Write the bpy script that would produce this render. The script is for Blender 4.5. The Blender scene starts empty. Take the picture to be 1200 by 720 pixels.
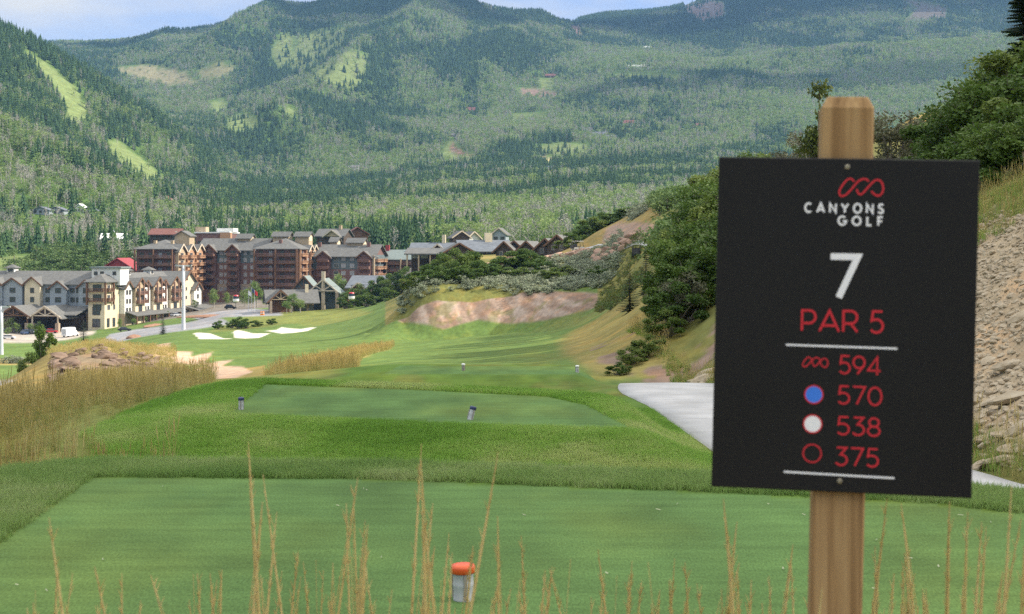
import bpy, bmesh, math, random
import numpy as np
from mathutils import Vector, Matrix, Euler

random.seed(7)
RNG = np.random.default_rng(11)
SC = bpy.context.scene
COL = SC.collection
EYE = 1.6          # camera height above the front tee
FPX = 1750.0       # focal length in pixels of a 1200 wide picture
HZ = 290.0         # height of the horizon in that picture

# ------------------------------------------------------------------ camera
cam = bpy.data.cameras.new('camera')
cam.sensor_width = 36.0
cam.lens = 36.0 * FPX / 1200.0
cam.shift_y = -(360.0 - HZ) / 1200.0
cam.clip_start = 0.1
cam.clip_end = 30000.0
cam.dof.use_dof = True
cam.dof.focus_distance = 60.0
cam.dof.aperture_fstop = 10.0
camo = bpy.data.objects.new('camera', cam)
COL.objects.link(camo)
camo.location = (0, 0, EYE)
camo.rotation_euler = (math.radians(90), 0, 0)
SC.camera = camo

# ------------------------------------------------------------------ world, sun, exposure
SUN_EL, SUN_AZ = math.radians(33.0), math.radians(88.0)
SUN = Vector((math.sin(SUN_AZ) * math.cos(SUN_EL), math.cos(SUN_AZ) * math.cos(SUN_EL), math.sin(SUN_EL)))
world = bpy.data.worlds.new('World')
SC.world = world
world.use_nodes = True
wt = world.node_tree
bg = wt.nodes['Background']
sky = wt.nodes.new('ShaderNodeTexSky')
sky.sky_type = 'NISHITA'
sky.sun_disc = False
sky.sun_elevation = SUN_EL
sky.sun_rotation = SUN_AZ
sky.altitude = 2000
sky.air_density = 1.0
sky.dust_density = 1.0
sky.ozone_density = 1.5
tc = wt.nodes.new('ShaderNodeTexCoord')
mp = wt.nodes.new('ShaderNodeMapping')
mp.inputs['Scale'].default_value = (2.2, 2.2, 7.0)
mp.inputs['Rotation'].default_value = (0, math.radians(12), 0)
nz = wt.nodes.new('ShaderNodeTexNoise')
nz.inputs['Scale'].default_value = 1.6
nz.inputs['Detail'].default_value = 7
nz.inputs['Roughness'].default_value = 0.52
cr = wt.nodes.new('ShaderNodeValToRGB')
cr.color_ramp.elements[0].position = 0.41
cr.color_ramp.elements[1].position = 0.64
mx = wt.nodes.new('ShaderNodeMix')
mx.data_type = 'RGBA'
mx.inputs['B'].default_value = (7.6, 7.35, 6.9, 1)     # sunlit thin cloud
wt.links.new(tc.outputs['Generated'], mp.inputs['Vector'])
wt.links.new(mp.outputs['Vector'], nz.inputs['Vector'])
wt.links.new(nz.outputs['Fac'], cr.inputs['Fac'])
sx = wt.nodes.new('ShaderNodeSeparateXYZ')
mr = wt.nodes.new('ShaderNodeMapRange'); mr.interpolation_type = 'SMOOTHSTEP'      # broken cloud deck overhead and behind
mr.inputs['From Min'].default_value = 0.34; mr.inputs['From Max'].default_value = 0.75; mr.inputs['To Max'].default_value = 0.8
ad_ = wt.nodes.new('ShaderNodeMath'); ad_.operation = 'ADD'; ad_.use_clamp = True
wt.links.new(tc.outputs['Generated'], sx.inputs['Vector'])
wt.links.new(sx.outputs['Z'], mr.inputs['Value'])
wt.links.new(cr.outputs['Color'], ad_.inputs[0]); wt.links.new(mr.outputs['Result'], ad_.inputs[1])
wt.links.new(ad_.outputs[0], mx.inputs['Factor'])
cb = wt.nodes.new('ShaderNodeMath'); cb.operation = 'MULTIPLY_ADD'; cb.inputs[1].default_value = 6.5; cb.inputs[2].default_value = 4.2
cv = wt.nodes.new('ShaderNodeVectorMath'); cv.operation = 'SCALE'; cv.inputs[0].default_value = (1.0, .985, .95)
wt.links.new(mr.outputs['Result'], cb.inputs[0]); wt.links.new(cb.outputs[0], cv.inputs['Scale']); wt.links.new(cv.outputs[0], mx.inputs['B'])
tint = wt.nodes.new('ShaderNodeMix'); tint.data_type = 'RGBA'; tint.blend_type = 'MULTIPLY'; tint.inputs['Factor'].default_value = 1.0
tint.inputs['B'].default_value = (.52, .66, .92, 1)      # dry mountain air, deeper blue
wt.links.new(sky.outputs['Color'], tint.inputs['A'])
wt.links.new(tint.outputs['Result'], mx.inputs['A'])
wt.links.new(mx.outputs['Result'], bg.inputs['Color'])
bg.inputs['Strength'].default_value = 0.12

sl = bpy.data.lights.new('sun', 'SUN')
sl.energy = 4.0
sl.angle = math.radians(0.5)
sl.color = (1.0, 0.90, 0.76)
so = bpy.data.objects.new('sun', sl)
COL.objects.link(so)
so.rotation_euler = (-SUN).to_track_quat('-Z', 'Y').to_euler()

SC.view_settings.view_transform = 'Standard'
SC.view_settings.look = 'None'
SC.view_settings.gamma = 1.0
SC.view_settings.exposure = 0.84
SC.render.engine = 'CYCLES'
SC.cycles.use_denoising = False
SC.cycles.max_bounces = 5
SC.cycles.diffuse_bounces = 2
SC.cycles.glossy_bounces = 2
SC.cycles.volume_bounces = 0
SC.cycles.transparent_max_bounces = 8
SC.cycles.use_adaptive_sampling = True
SC.cycles.adaptive_threshold = 0.008

# ------------------------------------------------------------------ helpers
def tag(o, label=None, cat=None, group=None, kind=None):
    if label: o['label'] = label
    if cat: o['category'] = cat
    if group: o['group'] = group
    if kind: o['kind'] = kind
    return o

def link(name, me, mat=None, parent=None):
    o = bpy.data.objects.new(name, me)
    COL.objects.link(o)
    if mat is not None and me is not None and not me.materials:
        me.materials.append(mat)
    if parent is not None:
        o.parent = parent
    return o

def empty(name, loc=(0, 0, 0), rz=0.0):
    o = bpy.data.objects.new(name, None)
    COL.objects.link(o)
    o.location = loc
    o.rotation_euler = (0, 0, rz)
    o.empty_display_size = 0.2
    return o

def copy_tree(o, parent=None):
    c = o.copy()
    COL.objects.link(c)
    c.parent = parent
    for ch in list(o.children):
        copy_tree(ch, c)
    return c

class MB:
    """collects polygons, builds one mesh"""
    def __init__(self):
        self.v, self.f, self.m = [], [], []
    def poly(self, pts, mi=0):
        n = len(self.v)
        self.v.extend([tuple(p) for p in pts])
        self.f.append(list(range(n, n + len(pts))))
        self.m.append(mi)
    def box(self, x0, y0, z0, x1, y1, z1, mi=0, M=None):
        c = [(x0, y0, z0), (x1, y0, z0), (x1, y1, z0), (x0, y1, z0), (x0, y0, z1), (x1, y0, z1), (x1, y1, z1), (x0, y1, z1)]
        if M is not None:
            c = [tuple(M @ Vector(p)) for p in c]
        n = len(self.v)
        self.v.extend(c)
        for q in ((0, 3, 2, 1), (4, 5, 6, 7), (0, 1, 5, 4), (1, 2, 6, 5), (2, 3, 7, 6), (3, 0, 4, 7)):
            self.f.append([n + i for i in q]); self.m.append(mi)
    def bar(self, a, b, w, h=None, mi=0):
        """a square bar from a to b"""
        a, b = Vector(a), Vector(b)
        h = h or w
        d = (b - a).normalized()
        up = Vector((0, 0, 1)) if abs(d.z) < 0.95 else Vector((0, 1, 0))
        s = d.cross(up).normalized() * (w / 2)
        u = s.cross(d).normalized() * (h / 2)
        n = len(self.v)
        for p in (a, b):
            for k in ((-1, -1), (1, -1), (1, 1), (-1, 1)):
                self.v.append(tuple(p + s * k[0] + u * k[1]))
        for q in ((0, 1, 2, 3), (7, 6, 5, 4), (0, 4, 5, 1), (1, 5, 6, 2), (2, 6, 7, 3), (3, 7, 4, 0)):
            self.f.append([n + i for i in q]); self.m.append(mi)
    def tube(self, pts, rads, seg=6, mi=0, cap=True):
        pts = [Vector(p) for p in pts]
        rings = []
        for i, p in enumerate(pts):
            d = (pts[min(i + 1, len(pts) - 1)] - pts[max(i - 1, 0)])
            d = d.normalized() if d.length > 1e-9 else Vector((0, 0, 1))
            a = d.cross(Vector((0.31, 0.17, 0.93)) if abs(d.z) < 0.9 else Vector((1, 0.1, 0))).normalized()
            b = d.cross(a).normalized()
            n = len(self.v)
            for k in range(seg):
                t = 2 * math.pi * k / seg
                self.v.append(tuple(p + (a * math.cos(t) + b * math.sin(t)) * rads[i]))
            rings.append(n)
        for i in range(len(rings) - 1):
            for k in range(seg):
                k2 = (k + 1) % seg
                self.f.append([rings[i] + k, rings[i] + k2, rings[i + 1] + k2, rings[i + 1] + k]); self.m.append(mi)
        if cap:
            self.f.append([rings[0] + k for k in range(seg)][::-1]); self.m.append(mi)
            self.f.append([rings[-1] + k for k in range(seg)]); self.m.append(mi)
    def lathe(self, prof, seg=16, mi=0, c=(0, 0, 0)):
        rings = []
        for r, z in prof:
            n = len(self.v)
            for k in range(seg):
                t = 2 * math.pi * k / seg
                self.v.append((c[0] + r * math.cos(t), c[1] + r * math.sin(t), c[2] + z))
            rings.append(n)
        for i in range(len(rings) - 1):
            for k in range(seg):
                k2 = (k + 1) % seg
                self.f.append([rings[i] + k, rings[i] + k2, rings[i + 1] + k2, rings[i + 1] + k]); self.m.append(mi)
        self.f.append([rings[0] + k for k in range(seg)][::-1]); self.m.append(mi)
        self.f.append([rings[-1] + k for k in range(seg)]); self.m.append(mi)
    def mesh(self, name, mats=(), smooth=False):
        me = bpy.data.meshes.new(name)
        me.from_pydata(self.v, [], self.f)
        for m in mats:
            me.materials.append(m)
        if mats and len(mats) > 1:
            me.polygons.foreach_set('material_index', self.m)
        if smooth:
            me.polygons.foreach_set('use_smooth', [True] * len(self.f))
        me.update()
        return me
    def build(self, name, mats, parent=None, smooth=False):
        if not isinstance(mats, (list, tuple)):
            mats = (mats,)
        return link(name, self.mesh(name, mats, smooth), None, parent)

# ------------------------------------------------------------------ materials
def base_mat(name, col, rough=0.8, spec=0.3):
    m = bpy.data.materials.new(name)
    m.use_nodes = True
    b = m.node_tree.nodes['Principled BSDF']
    b.inputs['Base Color'].default_value = (*col, 1)
    b.inputs['Roughness'].default_value = rough
    b.inputs['Specular IOR Level'].default_value = spec
    return m, m.node_tree, b

def noisy(name, c1, c2, scale=5.0, rough=0.85, stretch=(1, 1, 1), bump=0.0, detail=5, spec=0.25, coord='Object', lo=0.3, hi=0.7):
    m, nt, b = base_mat(name, c1, rough, spec)
    t = nt.nodes.new('ShaderNodeTexCoord')
    p = nt.nodes.new('ShaderNodeMapping')
    p.inputs['Scale'].default_value = stretch
    n = nt.nodes.new('ShaderNodeTexNoise')
    n.inputs['Scale'].default_value = scale
    n.inputs['Detail'].default_value = detail
    r = nt.nodes.new('ShaderNodeValToRGB')
    r.color_ramp.elements[0].position = lo
    r.color_ramp.elements[1].position = hi
    r.color_ramp.elements[0].color = (*c1, 1)
    r.color_ramp.elements[1].color = (*c2, 1)
    nt.links.new(t.outputs[coord], p.inputs['Vector'])
    nt.links.new(p.outputs['Vector'], n.inputs['Vector'])
    nt.links.new(n.outputs['Fac'], r.inputs['Fac'])
    nt.links.new(r.outputs['Color'], b.inputs['Base Color'])
    if bump:
        bp = nt.nodes.new('ShaderNodeBump')
        bp.inputs['Strength'].default_value = bump
        bp.inputs['Distance'].default_value = 0.02
        nt.links.new(n.outputs['Fac'], bp.inputs['Height'])
        nt.links.new(bp.outputs['Normal'], b.inputs['Normal'])
    return m

def leafy(name, c1, c2, c3=None, rough=0.6, transl=0.25, patch=None):
    """foliage: colour varies from plant to plant and from leaf clump to leaf clump; a little light passes through"""
    m = bpy.data.materials.new(name)
    m.use_nodes = True
    nt = m.node_tree
    b = nt.nodes['Principled BSDF']
    out = nt.nodes['Material Output']
    b.inputs['Roughness'].default_value = rough
    b.inputs['Specular IOR Level'].default_value = 0.25
    oi = nt.nodes.new('ShaderNodeObjectInfo')
    t = nt.nodes.new('ShaderNodeTexCoord')
    n = nt.nodes.new('ShaderNodeTexNoise')
    n.inputs['Scale'].default_value = 3.0
    n.inputs['Detail'].default_value = 3
    ad = nt.nodes.new('ShaderNodeMath'); ad.operation = 'MULTIPLY_ADD'
    ad.inputs[1].default_value = 0.6
    nt.links.new(t.outputs['Object'], n.inputs['Vector'])
    nt.links.new(oi.outputs['Random'], ad.inputs[0])
    sb = nt.nodes.new('ShaderNodeMath'); sb.operation = 'MULTIPLY_ADD'
    sb.inputs[1].default_value = 0.9; sb.inputs[2].default_value = -0.25
    nt.links.new(n.outputs['Fac'], sb.inputs[0])
    nt.links.new(sb.outputs[0], ad.inputs[2])
    fac = ad.outputs[0]
    if patch:      # neighbouring plants share a tint
        n2 = nt.nodes.new('ShaderNodeTexNoise'); n2.inputs['Scale'].default_value = patch; n2.inputs['Detail'].default_value = 4
        nt.links.new(oi.outputs['Location'], n2.inputs['Vector'])
        q = nt.nodes.new('ShaderNodeMath'); q.operation = 'MULTIPLY_ADD'; q.inputs[1].default_value = 2.6; q.inputs[2].default_value = -1.3
        nt.links.new(n2.outputs['Fac'], q.inputs[0])
        q2 = nt.nodes.new('ShaderNodeMath'); q2.operation = 'MULTIPLY_ADD'; q2.inputs[1].default_value = .55
        nt.links.new(ad.outputs[0], q2.inputs[0]); nt.links.new(q.outputs[0], q2.inputs[2])
        q3 = nt.nodes.new('ShaderNodeMath'); q3.operation = 'ADD'; q3.inputs[1].default_value = .2
        nt.links.new(q2.outputs[0], q3.inputs[0]); fac = q3.outputs[0]
    r = nt.nodes.new('ShaderNodeValToRGB')
    e = r.color_ramp.elements
    e[0].position = 0.1; e[0].color = (*c1, 1)
    e[1].position = 0.9; e[1].color = (*(c3 or c2), 1)
    if c3:
        k = e.new(0.5); k.color = (*c2, 1)
    nt.links.new(fac, r.inputs['Fac'])
    nt.links.new(r.outputs['Color'], b.inputs['Base Color'])
    tr = nt.nodes.new('ShaderNodeBsdfTranslucent')
    nt.links.new(r.outputs['Color'], tr.inputs['Color'])
    mixs = nt.nodes.new('ShaderNodeMixShader')
    mixs.inputs['Fac'].default_value = transl
    nt.links.new(b.outputs['BSDF'], mixs.inputs[1])
    nt.links.new(tr.outputs['BSDF'], mixs.inputs[2])
    nt.links.new(mixs.outputs['Shader'], out.inputs['Surface'])
    return m

# ------------------------------------------------------------------ numpy noise
def _hash(ix, iy, s):
    h = (ix.astype(np.int64) * 374761393 + iy.astype(np.int64) * 668265263 + s * 1442695041) & 0xFFFFFFFF
    h = ((h ^ (h >> 13)) * 1274126177) & 0xFFFFFFFF
    h = h ^ (h >> 16)
    return (h & 0xFFFFFF) / float(0xFFFFFF)

def vnoise(x, y, s=0):
    x = np.asarray(x, float); y = np.asarray(y, float)
    ix, iy = np.floor(x), np.floor(y)
    fx, fy = x - ix, y - iy
    fx = fx * fx * (3 - 2 * fx); fy = fy * fy * (3 - 2 * fy)
    a = _hash(ix, iy, s); b = _hash(ix + 1, iy, s); c = _hash(ix, iy + 1, s); d = _hash(ix + 1, iy + 1, s)
    return (a * (1 - fx) + b * fx) * (1 - fy) + (c * (1 - fx) + d * fx) * fy

def fbm(x, y, s=0, o=4):
    t, a, n = 0.0, 1.0, 0.0
    for k in range(o):
        t = t + a * vnoise(x * 2 ** k, y * 2 ** k, s + 17 * k); n += a; a *= 0.5
    return t / n          # 0..1

def sstep(a, b, x):
    t = np.clip((np.asarray(x, float) - a) / (b - a), 0, 1)
    return t * t * (3 - 2 * t)

def sdf_poly(x, y, P):
    """signed distance to a polygon, negative inside"""
    x = np.asarray(x, float); y = np.asarray(y, float)
    d = np.full(x.shape, 1e18); ins = np.zeros(x.shape, bool)
    n = len(P)
    for i in range(n):
        ax, ay = P[i]; bx, by = P[(i + 1) % n]
        ex, ey = bx - ax, by - ay
        t = np.clip(((x - ax) * ex + (y - ay) * ey) / (ex * ex + ey * ey), 0, 1)
        d = np.minimum(d, (x - ax - t * ex) ** 2 + (y - ay - t * ey) ** 2)
        c = ((ay > y) != (by > y)) & (x < ex * (y - ay) / (ey if ey != 0 else 1e-12) + ax)
        ins ^= c
    return np.where(ins, -1, 1) * np.sqrt(d)

def at(px, py, d):
    """the point at picture position (px, py) and forward distance d"""
    return Vector(((px - 600.0) / FPX * d, d, EYE - (py - HZ) / FPX * d))
# ================================================================== TERRAIN
TEE1 = [(-2.92, 10.4), (-1.0, 10.3), (1.3, 9.75), (2.6, 9.35), (3.1, 8.95), (4.3, 8.3), (5.4, 7.4), (5.8, 6.4), (5.8, 4.4), (-2.5, 4.6), (-2.78, 8.1)]
TEE2 = [(-3.80, 19.9), (-4.05, 24.4), (-1.6, 23.5), (0.55, 22.4), (1.05, 21.2), (1.52, 18.3), (-0.6, 18.75)]
TEE3 = [(-3.3, 38.6), (-3.1, 41.2), (2.4, 41.0), (3.35, 39.6), (3.1, 38.3)]

def z_path(d):
    return np.where(d < 37, -0.70 - 0.045 * (d - 13.0), -1.78 - 0.11 * (d - 37.0))

def path_l(d):
    return np.interp(d, [0, 10, 11, 12, 13, 15, 17, 19, 22.4, 28.4, 31, 33, 35.5, 37.3, 42, 50, 60], [14, 10, 7, 5.2, 3.9, 3.0, 2.65, 2.54, 2.58, 2.60, 2.52, 2.42, 2.5, 2.72, 2.9, 3.0, 3.1])

def path_r(d):
    return np.interp(d, [0, 10, 11, 12, 13, 14, 15, 25, 37, 42, 50, 60], [24, 19, 14, 10, 7.5, 5.9, 5.08, 4.98, 5.15, 5.2, 5.2, 5.2])

def hill(x, d):
    x = x - (path_r(np.minimum(d, 15.0)) - 5.08)
    t = np.maximum(x - 5.5, 0)
    h = np.where(t < 6, 0.74 * t, np.where(t < 19, 4.44 + 0.46 * (t - 6), 10.4 + 0.30 * (t - 19)))
    return np.minimum(h, 42)

def smax(a, b, k):
    h = np.clip(0.5 + 0.5 * (b - a) / k, 0, 1)
    return a * (1 - h) + b * h + k * h * (1 - h)

def z_near(x, d):
    base = np.interp(d, [0, 3, 5.2, 11, 13, 16, 20, 26, 31, 36, 45, 60], [-0.08, -0.08, -0.12, -0.4, -1.15, -1.4, -1.5, -1.8, -2.0, -2.1, -2.6, -3.4])
    base = base - 0.11 * np.maximum(0, -x - 4) * sstep(11.5, 16, d)
    z = base
    for P, h, w, s, k in ((TEE1, 0.0, 0.75, 0.36, 0.15), (TEE2, -0.64, 0.55, 0.17, 0.25), (TEE3, -1.67, 0.6, 0.11, 0.25)):
        sd = sdf_poly(x, d, P)
        p = h - s * np.maximum(0, sd - w)
        p = np.where(sd < w, h, p)
        z = smax(z, p, k) if h < 0 else np.where(d > 6, smax(z, p, k), np.maximum(z, p))
    # the mound left of the second tee
    # cart path bed
    xl, xr = path_l(d), path_r(d)
    inp = sstep(-1.2, -0.15, x - xl)
    zp = z_path(d)
    z = z * (1 - inp) + (zp - 0.03) * inp
    z = np.where(x > xr + 0.3, zp + hill(x, d) + 0.05, z)
    return z

# --- scattered control points further out: (px, py, distance)
CP = """
-300 520 60 -300 480 110 -300 440 260 -300 402 470 -300 386 550 -300 365 660 -300 303 740
0 478 80 0 464 160 0 446 250 0 426 330 0 414 410 0 402 470 0 392 510 0 386 545 0 366 650 0 303 740
60 472 80 60 448 105 60 416 120 60 412 132 60 440 190 60 426 320 60 411 420 60 401 480 60 390 520 60 386 545 60 366 650 60 303 740
120 470 80 120 442 105 120 408 122 120 402 134 120 424 190 120 412 340 120 399 440 120 390 510 120 384 540 120 366 650 120 303 740
200 462 85 200 438 115 200 411 145 200 406 170 200 402 250 200 396 330 200 391 400 200 384 470 200 375 540 200 352 650 200 302 740
260 456 70 260 446 90 260 430 120 260 416 150 260 405 220 260 396 350 260 387 410 260 378 450 260 368 510 260 350 640 260 302 740
330 449 68 330 426 110 330 410 170 330 397 280 330 389 380 330 380 420 330 370 480 330 358 560 330 346 640 330 300 740
400 442 62 400 426 95 400 409 150 400 397 230 400 388 320 400 379 380 400 371 440 400 360 520 400 345 640 400 298 740
440 429 80 440 413 130 440 399 200 440 388 270 440 374 330 440 364 420 440 350 540 440 335 640 440 296 740
470 425 80 470 410 130 470 397 190 470 372 224 470 349 230 470 348 240 470 362 320 470 345 500 470 300 740
510 424 80 510 410 120 510 399 160 510 383 216 510 338 226 510 334 245 510 345 300 510 325 420 510 300 560 510 294 740
550 423 80 550 408 120 550 395 170 550 376 222 550 338 230 550 322 246 550 317 260 550 330 330 550 306 430 550 292 740
600 417 80 600 402 120 600 390 170 600 378 218 600 343 227 600 322 245 600 308 262 600 305 275 600 316 330 600 306 430 600 291 740
650 431 56 650 412 80 650 400 110 650 387 150 650 371 208 650 345 220 650 318 245 650 306 258 650 300 270 650 299 290 650 308 400 650 290 740
700 428 56 700 405 76 700 384 110 700 368 160 700 356 204 700 343 212 700 318 236 700 299 254 700 289 262 700 287 269 700 279 276 700 272 296 700 285 420 700 288 740
760 396 60 760 356 84 760 320 130 760 292 195 760 287 202 760 286 211 760 268 219 760 242 285 760 240 300 760 262 420 760 284 740
850 351 60 850 297 85 850 250 140 850 228 200 850 222 260 850 250 420 850 280 740
950 302 60 950 247 85 950 210 120 950 204 170 950 206 250 950 240 420 950 275 740
1080 238 60 1080 181 85 1080 160 110 1080 146 140 1080 134 172 1080 150 240 1080 210 450 1080 265 740
1200 176 60 1200 139 80 1200 122 120 1200 118 170 1200 130 260 1200 190 450 1200 258 740
1500 30 60 1500 10 100 1500 0 160 1500 20 300 1500 100 500 1500 230 740
1900 -150 60 1900 -160 100 1900 -140 160 1900 -60 300 1900 60 500 1900 200 740
"""
_c = np.array([float(t) for t in CP.split()]).reshape(-1, 3)
# the eroded bank: its foot, lip and the ground behind the lip run on smoothly between those columns
_c = _c[~((_c[:, 0] > 465) & (_c[:, 0] < 705) & (_c[:, 2] > 203) & (_c[:, 2] < 250))]
_bx = np.arange(466, 712, 8.0)
_kx = [466, 478, 490, 510, 550, 600, 650, 690, 712]
def _line(py, dd): return np.stack([_bx, np.interp(_bx, _kx, py), np.interp(_bx, _kx, dd)], -1)
_c = np.vstack([_c, _line([374, 380, 383, 384, 378, 379, 372, 359, 353], [226, 224, 222, 220, 222, 219, 210, 205, 203]),
                _line([362, 350, 342, 338, 339, 342, 344, 343, 342], [232, 231, 230, 229, 230, 228, 221, 214, 211]),
                _line([362, 349, 340, 335, 331, 332, 332, 330, 328], [240, 240, 240, 240, 239, 237, 231, 225, 222])])
_e = []
for px in (-300, -120, 0, 60, 120, 200, 260, 330, 400, 440, 470, 510, 550, 600, 650, 700, 730, 760, 800, 850, 900, 950, 1080, 1200, 1350, 1500, 1700, 1900):
    for d in (42.0, 48.0):
        z = float(z_near(np.array([(px - 600) / FPX * d]), np.array([d]))[0])
        _e.append((px, HZ - (z - EYE) * FPX / d, d))
_c = np.vstack([_c, np.array(_e)])
_U = lambda px, d: np.stack([np.asarray(px) / 62.0, np.log(d) * 5.0], -1)
_cu = _U(_c[:, 0], _c[:, 2])
_phi = lambda r2: np.sqrt(r2 + 0.006)
_A = _phi(((_cu[:, None] - _cu[None]) ** 2).sum(-1))
_n = len(_c)
_K = np.zeros((_n + 1, _n + 1)); _K[:_n, :_n] = _A; _K[:_n, _n] = 1; _K[_n, :_n] = 1
_w = np.linalg.solve(_K, np.append(_c[:, 1], 0))

def y_mid(px, d):
    u = _U(np.clip(px, -300, 1900), np.clip(d, 42, 740))
    out = np.empty(u.shape[:-1])
    for i in range(u.shape[0]):
        out[i] = _phi(((u[i][:, None] - _cu[None]) ** 2).sum(-1)) @ _w[:_n] + _w[_n]
    return out

# --- the mountains: lines at a fixed distance, (px, py) along each
FL = [
 (740, [(-300, 303), (0, 303), (200, 302), (400, 298), (550, 292), (700, 288), (850, 280), (1080, 265), (1200, 258), (1900, 200)]),
 (900, [(-300, 285), (0, 286), (100, 287), (200, 284), (300, 282), (450, 276), (600, 270), (800, 262), (1000, 250), (1200, 235), (1900, 150)]),
 (1250, [(-300, 60), (0, 138), (60, 160), (110, 189), (160, 217), (200, 236), (240, 248), (300, 256), (400, 256), (600, 248), (800, 238), (1000, 225), (1200, 210), (1900, 80)]),
 (1420, [(-300, 75), (0, 158), (60, 180), (110, 204), (160, 226), (200, 240), (240, 246), (300, 250), (400, 250), (600, 238), (800, 228), (1000, 215), (1200, 200), (1900, 60)]),
 (1750, [(-300, 0), (0, 95), (60, 125), (130, 165), (200, 200), (250, 220), (300, 230), (400, 235), (600, 218), (800, 208), (1000, 195), (1200, 180), (1900, 60)]),
 (2050, [(-300, -90), (0, 30), (60, 60), (130, 103), (200, 150), (250, 190), (290, 211), (330, 222), (400, 220), (500, 208), (600, 198), (800, 188), (1000, 175), (1200, 165), (1900, 40)]),
 (2300, [(-300, -70), (0, 60), (60, 92), (130, 130), (200, 165), (250, 196), (290, 207), (330, 208), (400, 202), (500, 190), (600, 180), (800, 168), (1000, 155), (1200, 145), (1900, 30)]),
 (2900, [(-300, 0), (0, 95), (100, 125), (200, 148), (260, 158), (330, 160), (400, 152), (500, 142), (600, 132), (800, 118), (900, 105), (1000, 98), (1200, 85), (1900, 0)]),
 (3400, [(-300, 20), (0, 80), (100, 95), (200, 110), (300, 112), (350, 100), (400, 98), (450, 104), (500, 92), (560, 88), (640, 84), (700, 78), (800, 72), (900, 60), (1000, 48), (1100, 40), (1180, 32), (1300, 15), (1900, -60)]),
 (3750, [(-300, 0), (0, 66), (100, 74), (200, 80), (270, 72), (330, 56), (400, 58), (450, 60), (500, 52), (560, 56), (620, 62), (700, 72), (800, 74), (900, 66), (1000, 58), (1100, 52), (1200, 46), (1900, -40)]),
 (4700, [(-300, 40), (0, 57), (60, 50), (100, 48), (170, 46), (215, 38), (270, 28), (300, 22), (330, 17), (360, 8), (385, -4), (420, -16), (480, -18), (530, 1), (560, 13), (600, 22), (640, 26), (680, 26), (720, 24), (760, 20), (800, 14), (850, 2), (900, -10), (1000, -20), (1100, -15), (1200, -5), (1300, -20), (1900, -90)]),
 (5500, [(-300, 70), (0, 90), (200, 80), (400, 40), (480, 30), (560, 50), (640, 30), (680, 22), (720, 16), (745, 12), (770, 7), (800, 0), (850, -20), (1000, -45), (1200, -30), (1900, -100)]),
 (7500, [(-300, 150), (400, 140), (800, 110), (1200, 110), (1900, 100)]),
]
_fd = np.log([f[0] for f in FL])

# --- the grid
_th_in = np.arctan((np.arange(-36, 1240, 3.0) - 600) / FPX)
_pl = np.arange(-700, -36, 16.0); _pr = np.arange(1246, 1920, 14.0)
_tl = np.arctan((_pl - 600) / FPX); _tr = np.arctan((_pr - 600) / FPX)
TH = np.concatenate([np.radians(np.linspace(-180, math.degrees(_tl[0]) - 2, 26)), _tl, _th_in, _tr, np.radians(np.linspace(math.degrees(_tr[-1]) + 2, 180, 26))])
DD = np.concatenate([np.geomspace(0.5, 7.6, 16), np.linspace(7.8, 46, 230), np.geomspace(46.5, 205, 170), np.linspace(206, 236, 90), np.geomspace(238, 760, 140), np.geomspace(768, 7500, 230)])
W60 = np.abs(TH) < math.radians(60)
PXc = np.where(W60, 600 + FPX * np.tan(np.clip(TH, -1.2, 1.2)), np.where(TH < 0, -700, 1900))
PXc = np.clip(PXc, -700, 1900)
RR = DD[:, None] / np.where(W60, np.cos(TH), 0.5)[None]
GX = RR * np.sin(TH)[None]
GY = RR * np.cos(TH)[None]
PXg = np.broadcast_to(PXc[None], GX.shape)
Dg = np.broadcast_to(DD[:, None], GX.shape)

ZN = z_near(np.where(W60[None], GX, (PXg - 600) / FPX * Dg), Dg)
YM = np.full(GX.shape, HZ)
_mi = (DD > 34) & (DD < 800)
YM[_mi] = y_mid(PXg[_mi], Dg[_mi])
ZM = EYE - (YM - HZ) / FPX * Dg
YF = np.zeros(GX.shape)
_rows = np.stack([np.interp(PXc, [p[0] for p in f[1]], [p[1] for p in f[1]]) for f in FL])
for j in range(GX.shape[1]):
    YF[:, j] = np.interp(np.log(DD), _fd, _rows[:, j])
ZF = EYE - (YF - HZ) / FPX * Dg
w1 = sstep(40, 48, Dg)
w2 = sstep(640, 760, Dg)
ZG = ZN * (1 - w1) + ZM * w1
ZG = ZG * (1 - w2) + ZF * w2
# smooth the mountain folds a little, then add gullies and knolls
_m = DD > 700
for _ in range(5):
    S = ZG.copy()
    S[1:-1, 1:-1] = (ZG[1:-1, 1:-1] * 4 + ZG[:-2, 1:-1] + ZG[2:, 1:-1] + ZG[1:-1, :-2] + ZG[1:-1, 2:]) / 8
    ZG[_m] = S[_m]
amp = sstep(800, 2600, Dg) * 40
fade = 1 - 0.55 * np.exp(-((Dg - 4700) / 500) ** 2) - 0.5 * np.exp(-((Dg - 2050) / 180) ** 2)
ZG = ZG + amp * fade * ((fbm(GX / 330.0, GY / 800.0, 5, 4) - 0.5) * 2)
def spur(pts, hgt, wid):
    """a rocky rib running down the mountain"""
    P = [((px - 600) / FPX * d, d) for px, d in pts]
    x = GX; y = GY; best = np.full(GX.shape, 1e9)
    for (ax, ay), (bx, by) in zip(P[:-1], P[1:]):
        ex, ey = bx - ax, by - ay
        t = np.clip(((x - ax) * ex + (y - ay) * ey) / (ex * ex + ey * ey), 0, 1)
        best = np.minimum(best, np.hypot(x - ax - t * ex, y - ay - t * ey))
    best = best + 50 * (fbm(GX / 120.0, GY / 200.0, 77, 3) - .5)
    return hgt * np.exp(-np.abs(best) / wid) * sstep(1200, 1600, Dg) * (1 - sstep(4300, 4650, Dg))
ZG = ZG + spur([(524, 4800), (520, 4300), (505, 3900), (455, 3500), (380, 3000), (320, 2600)], 95, 150)
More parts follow.
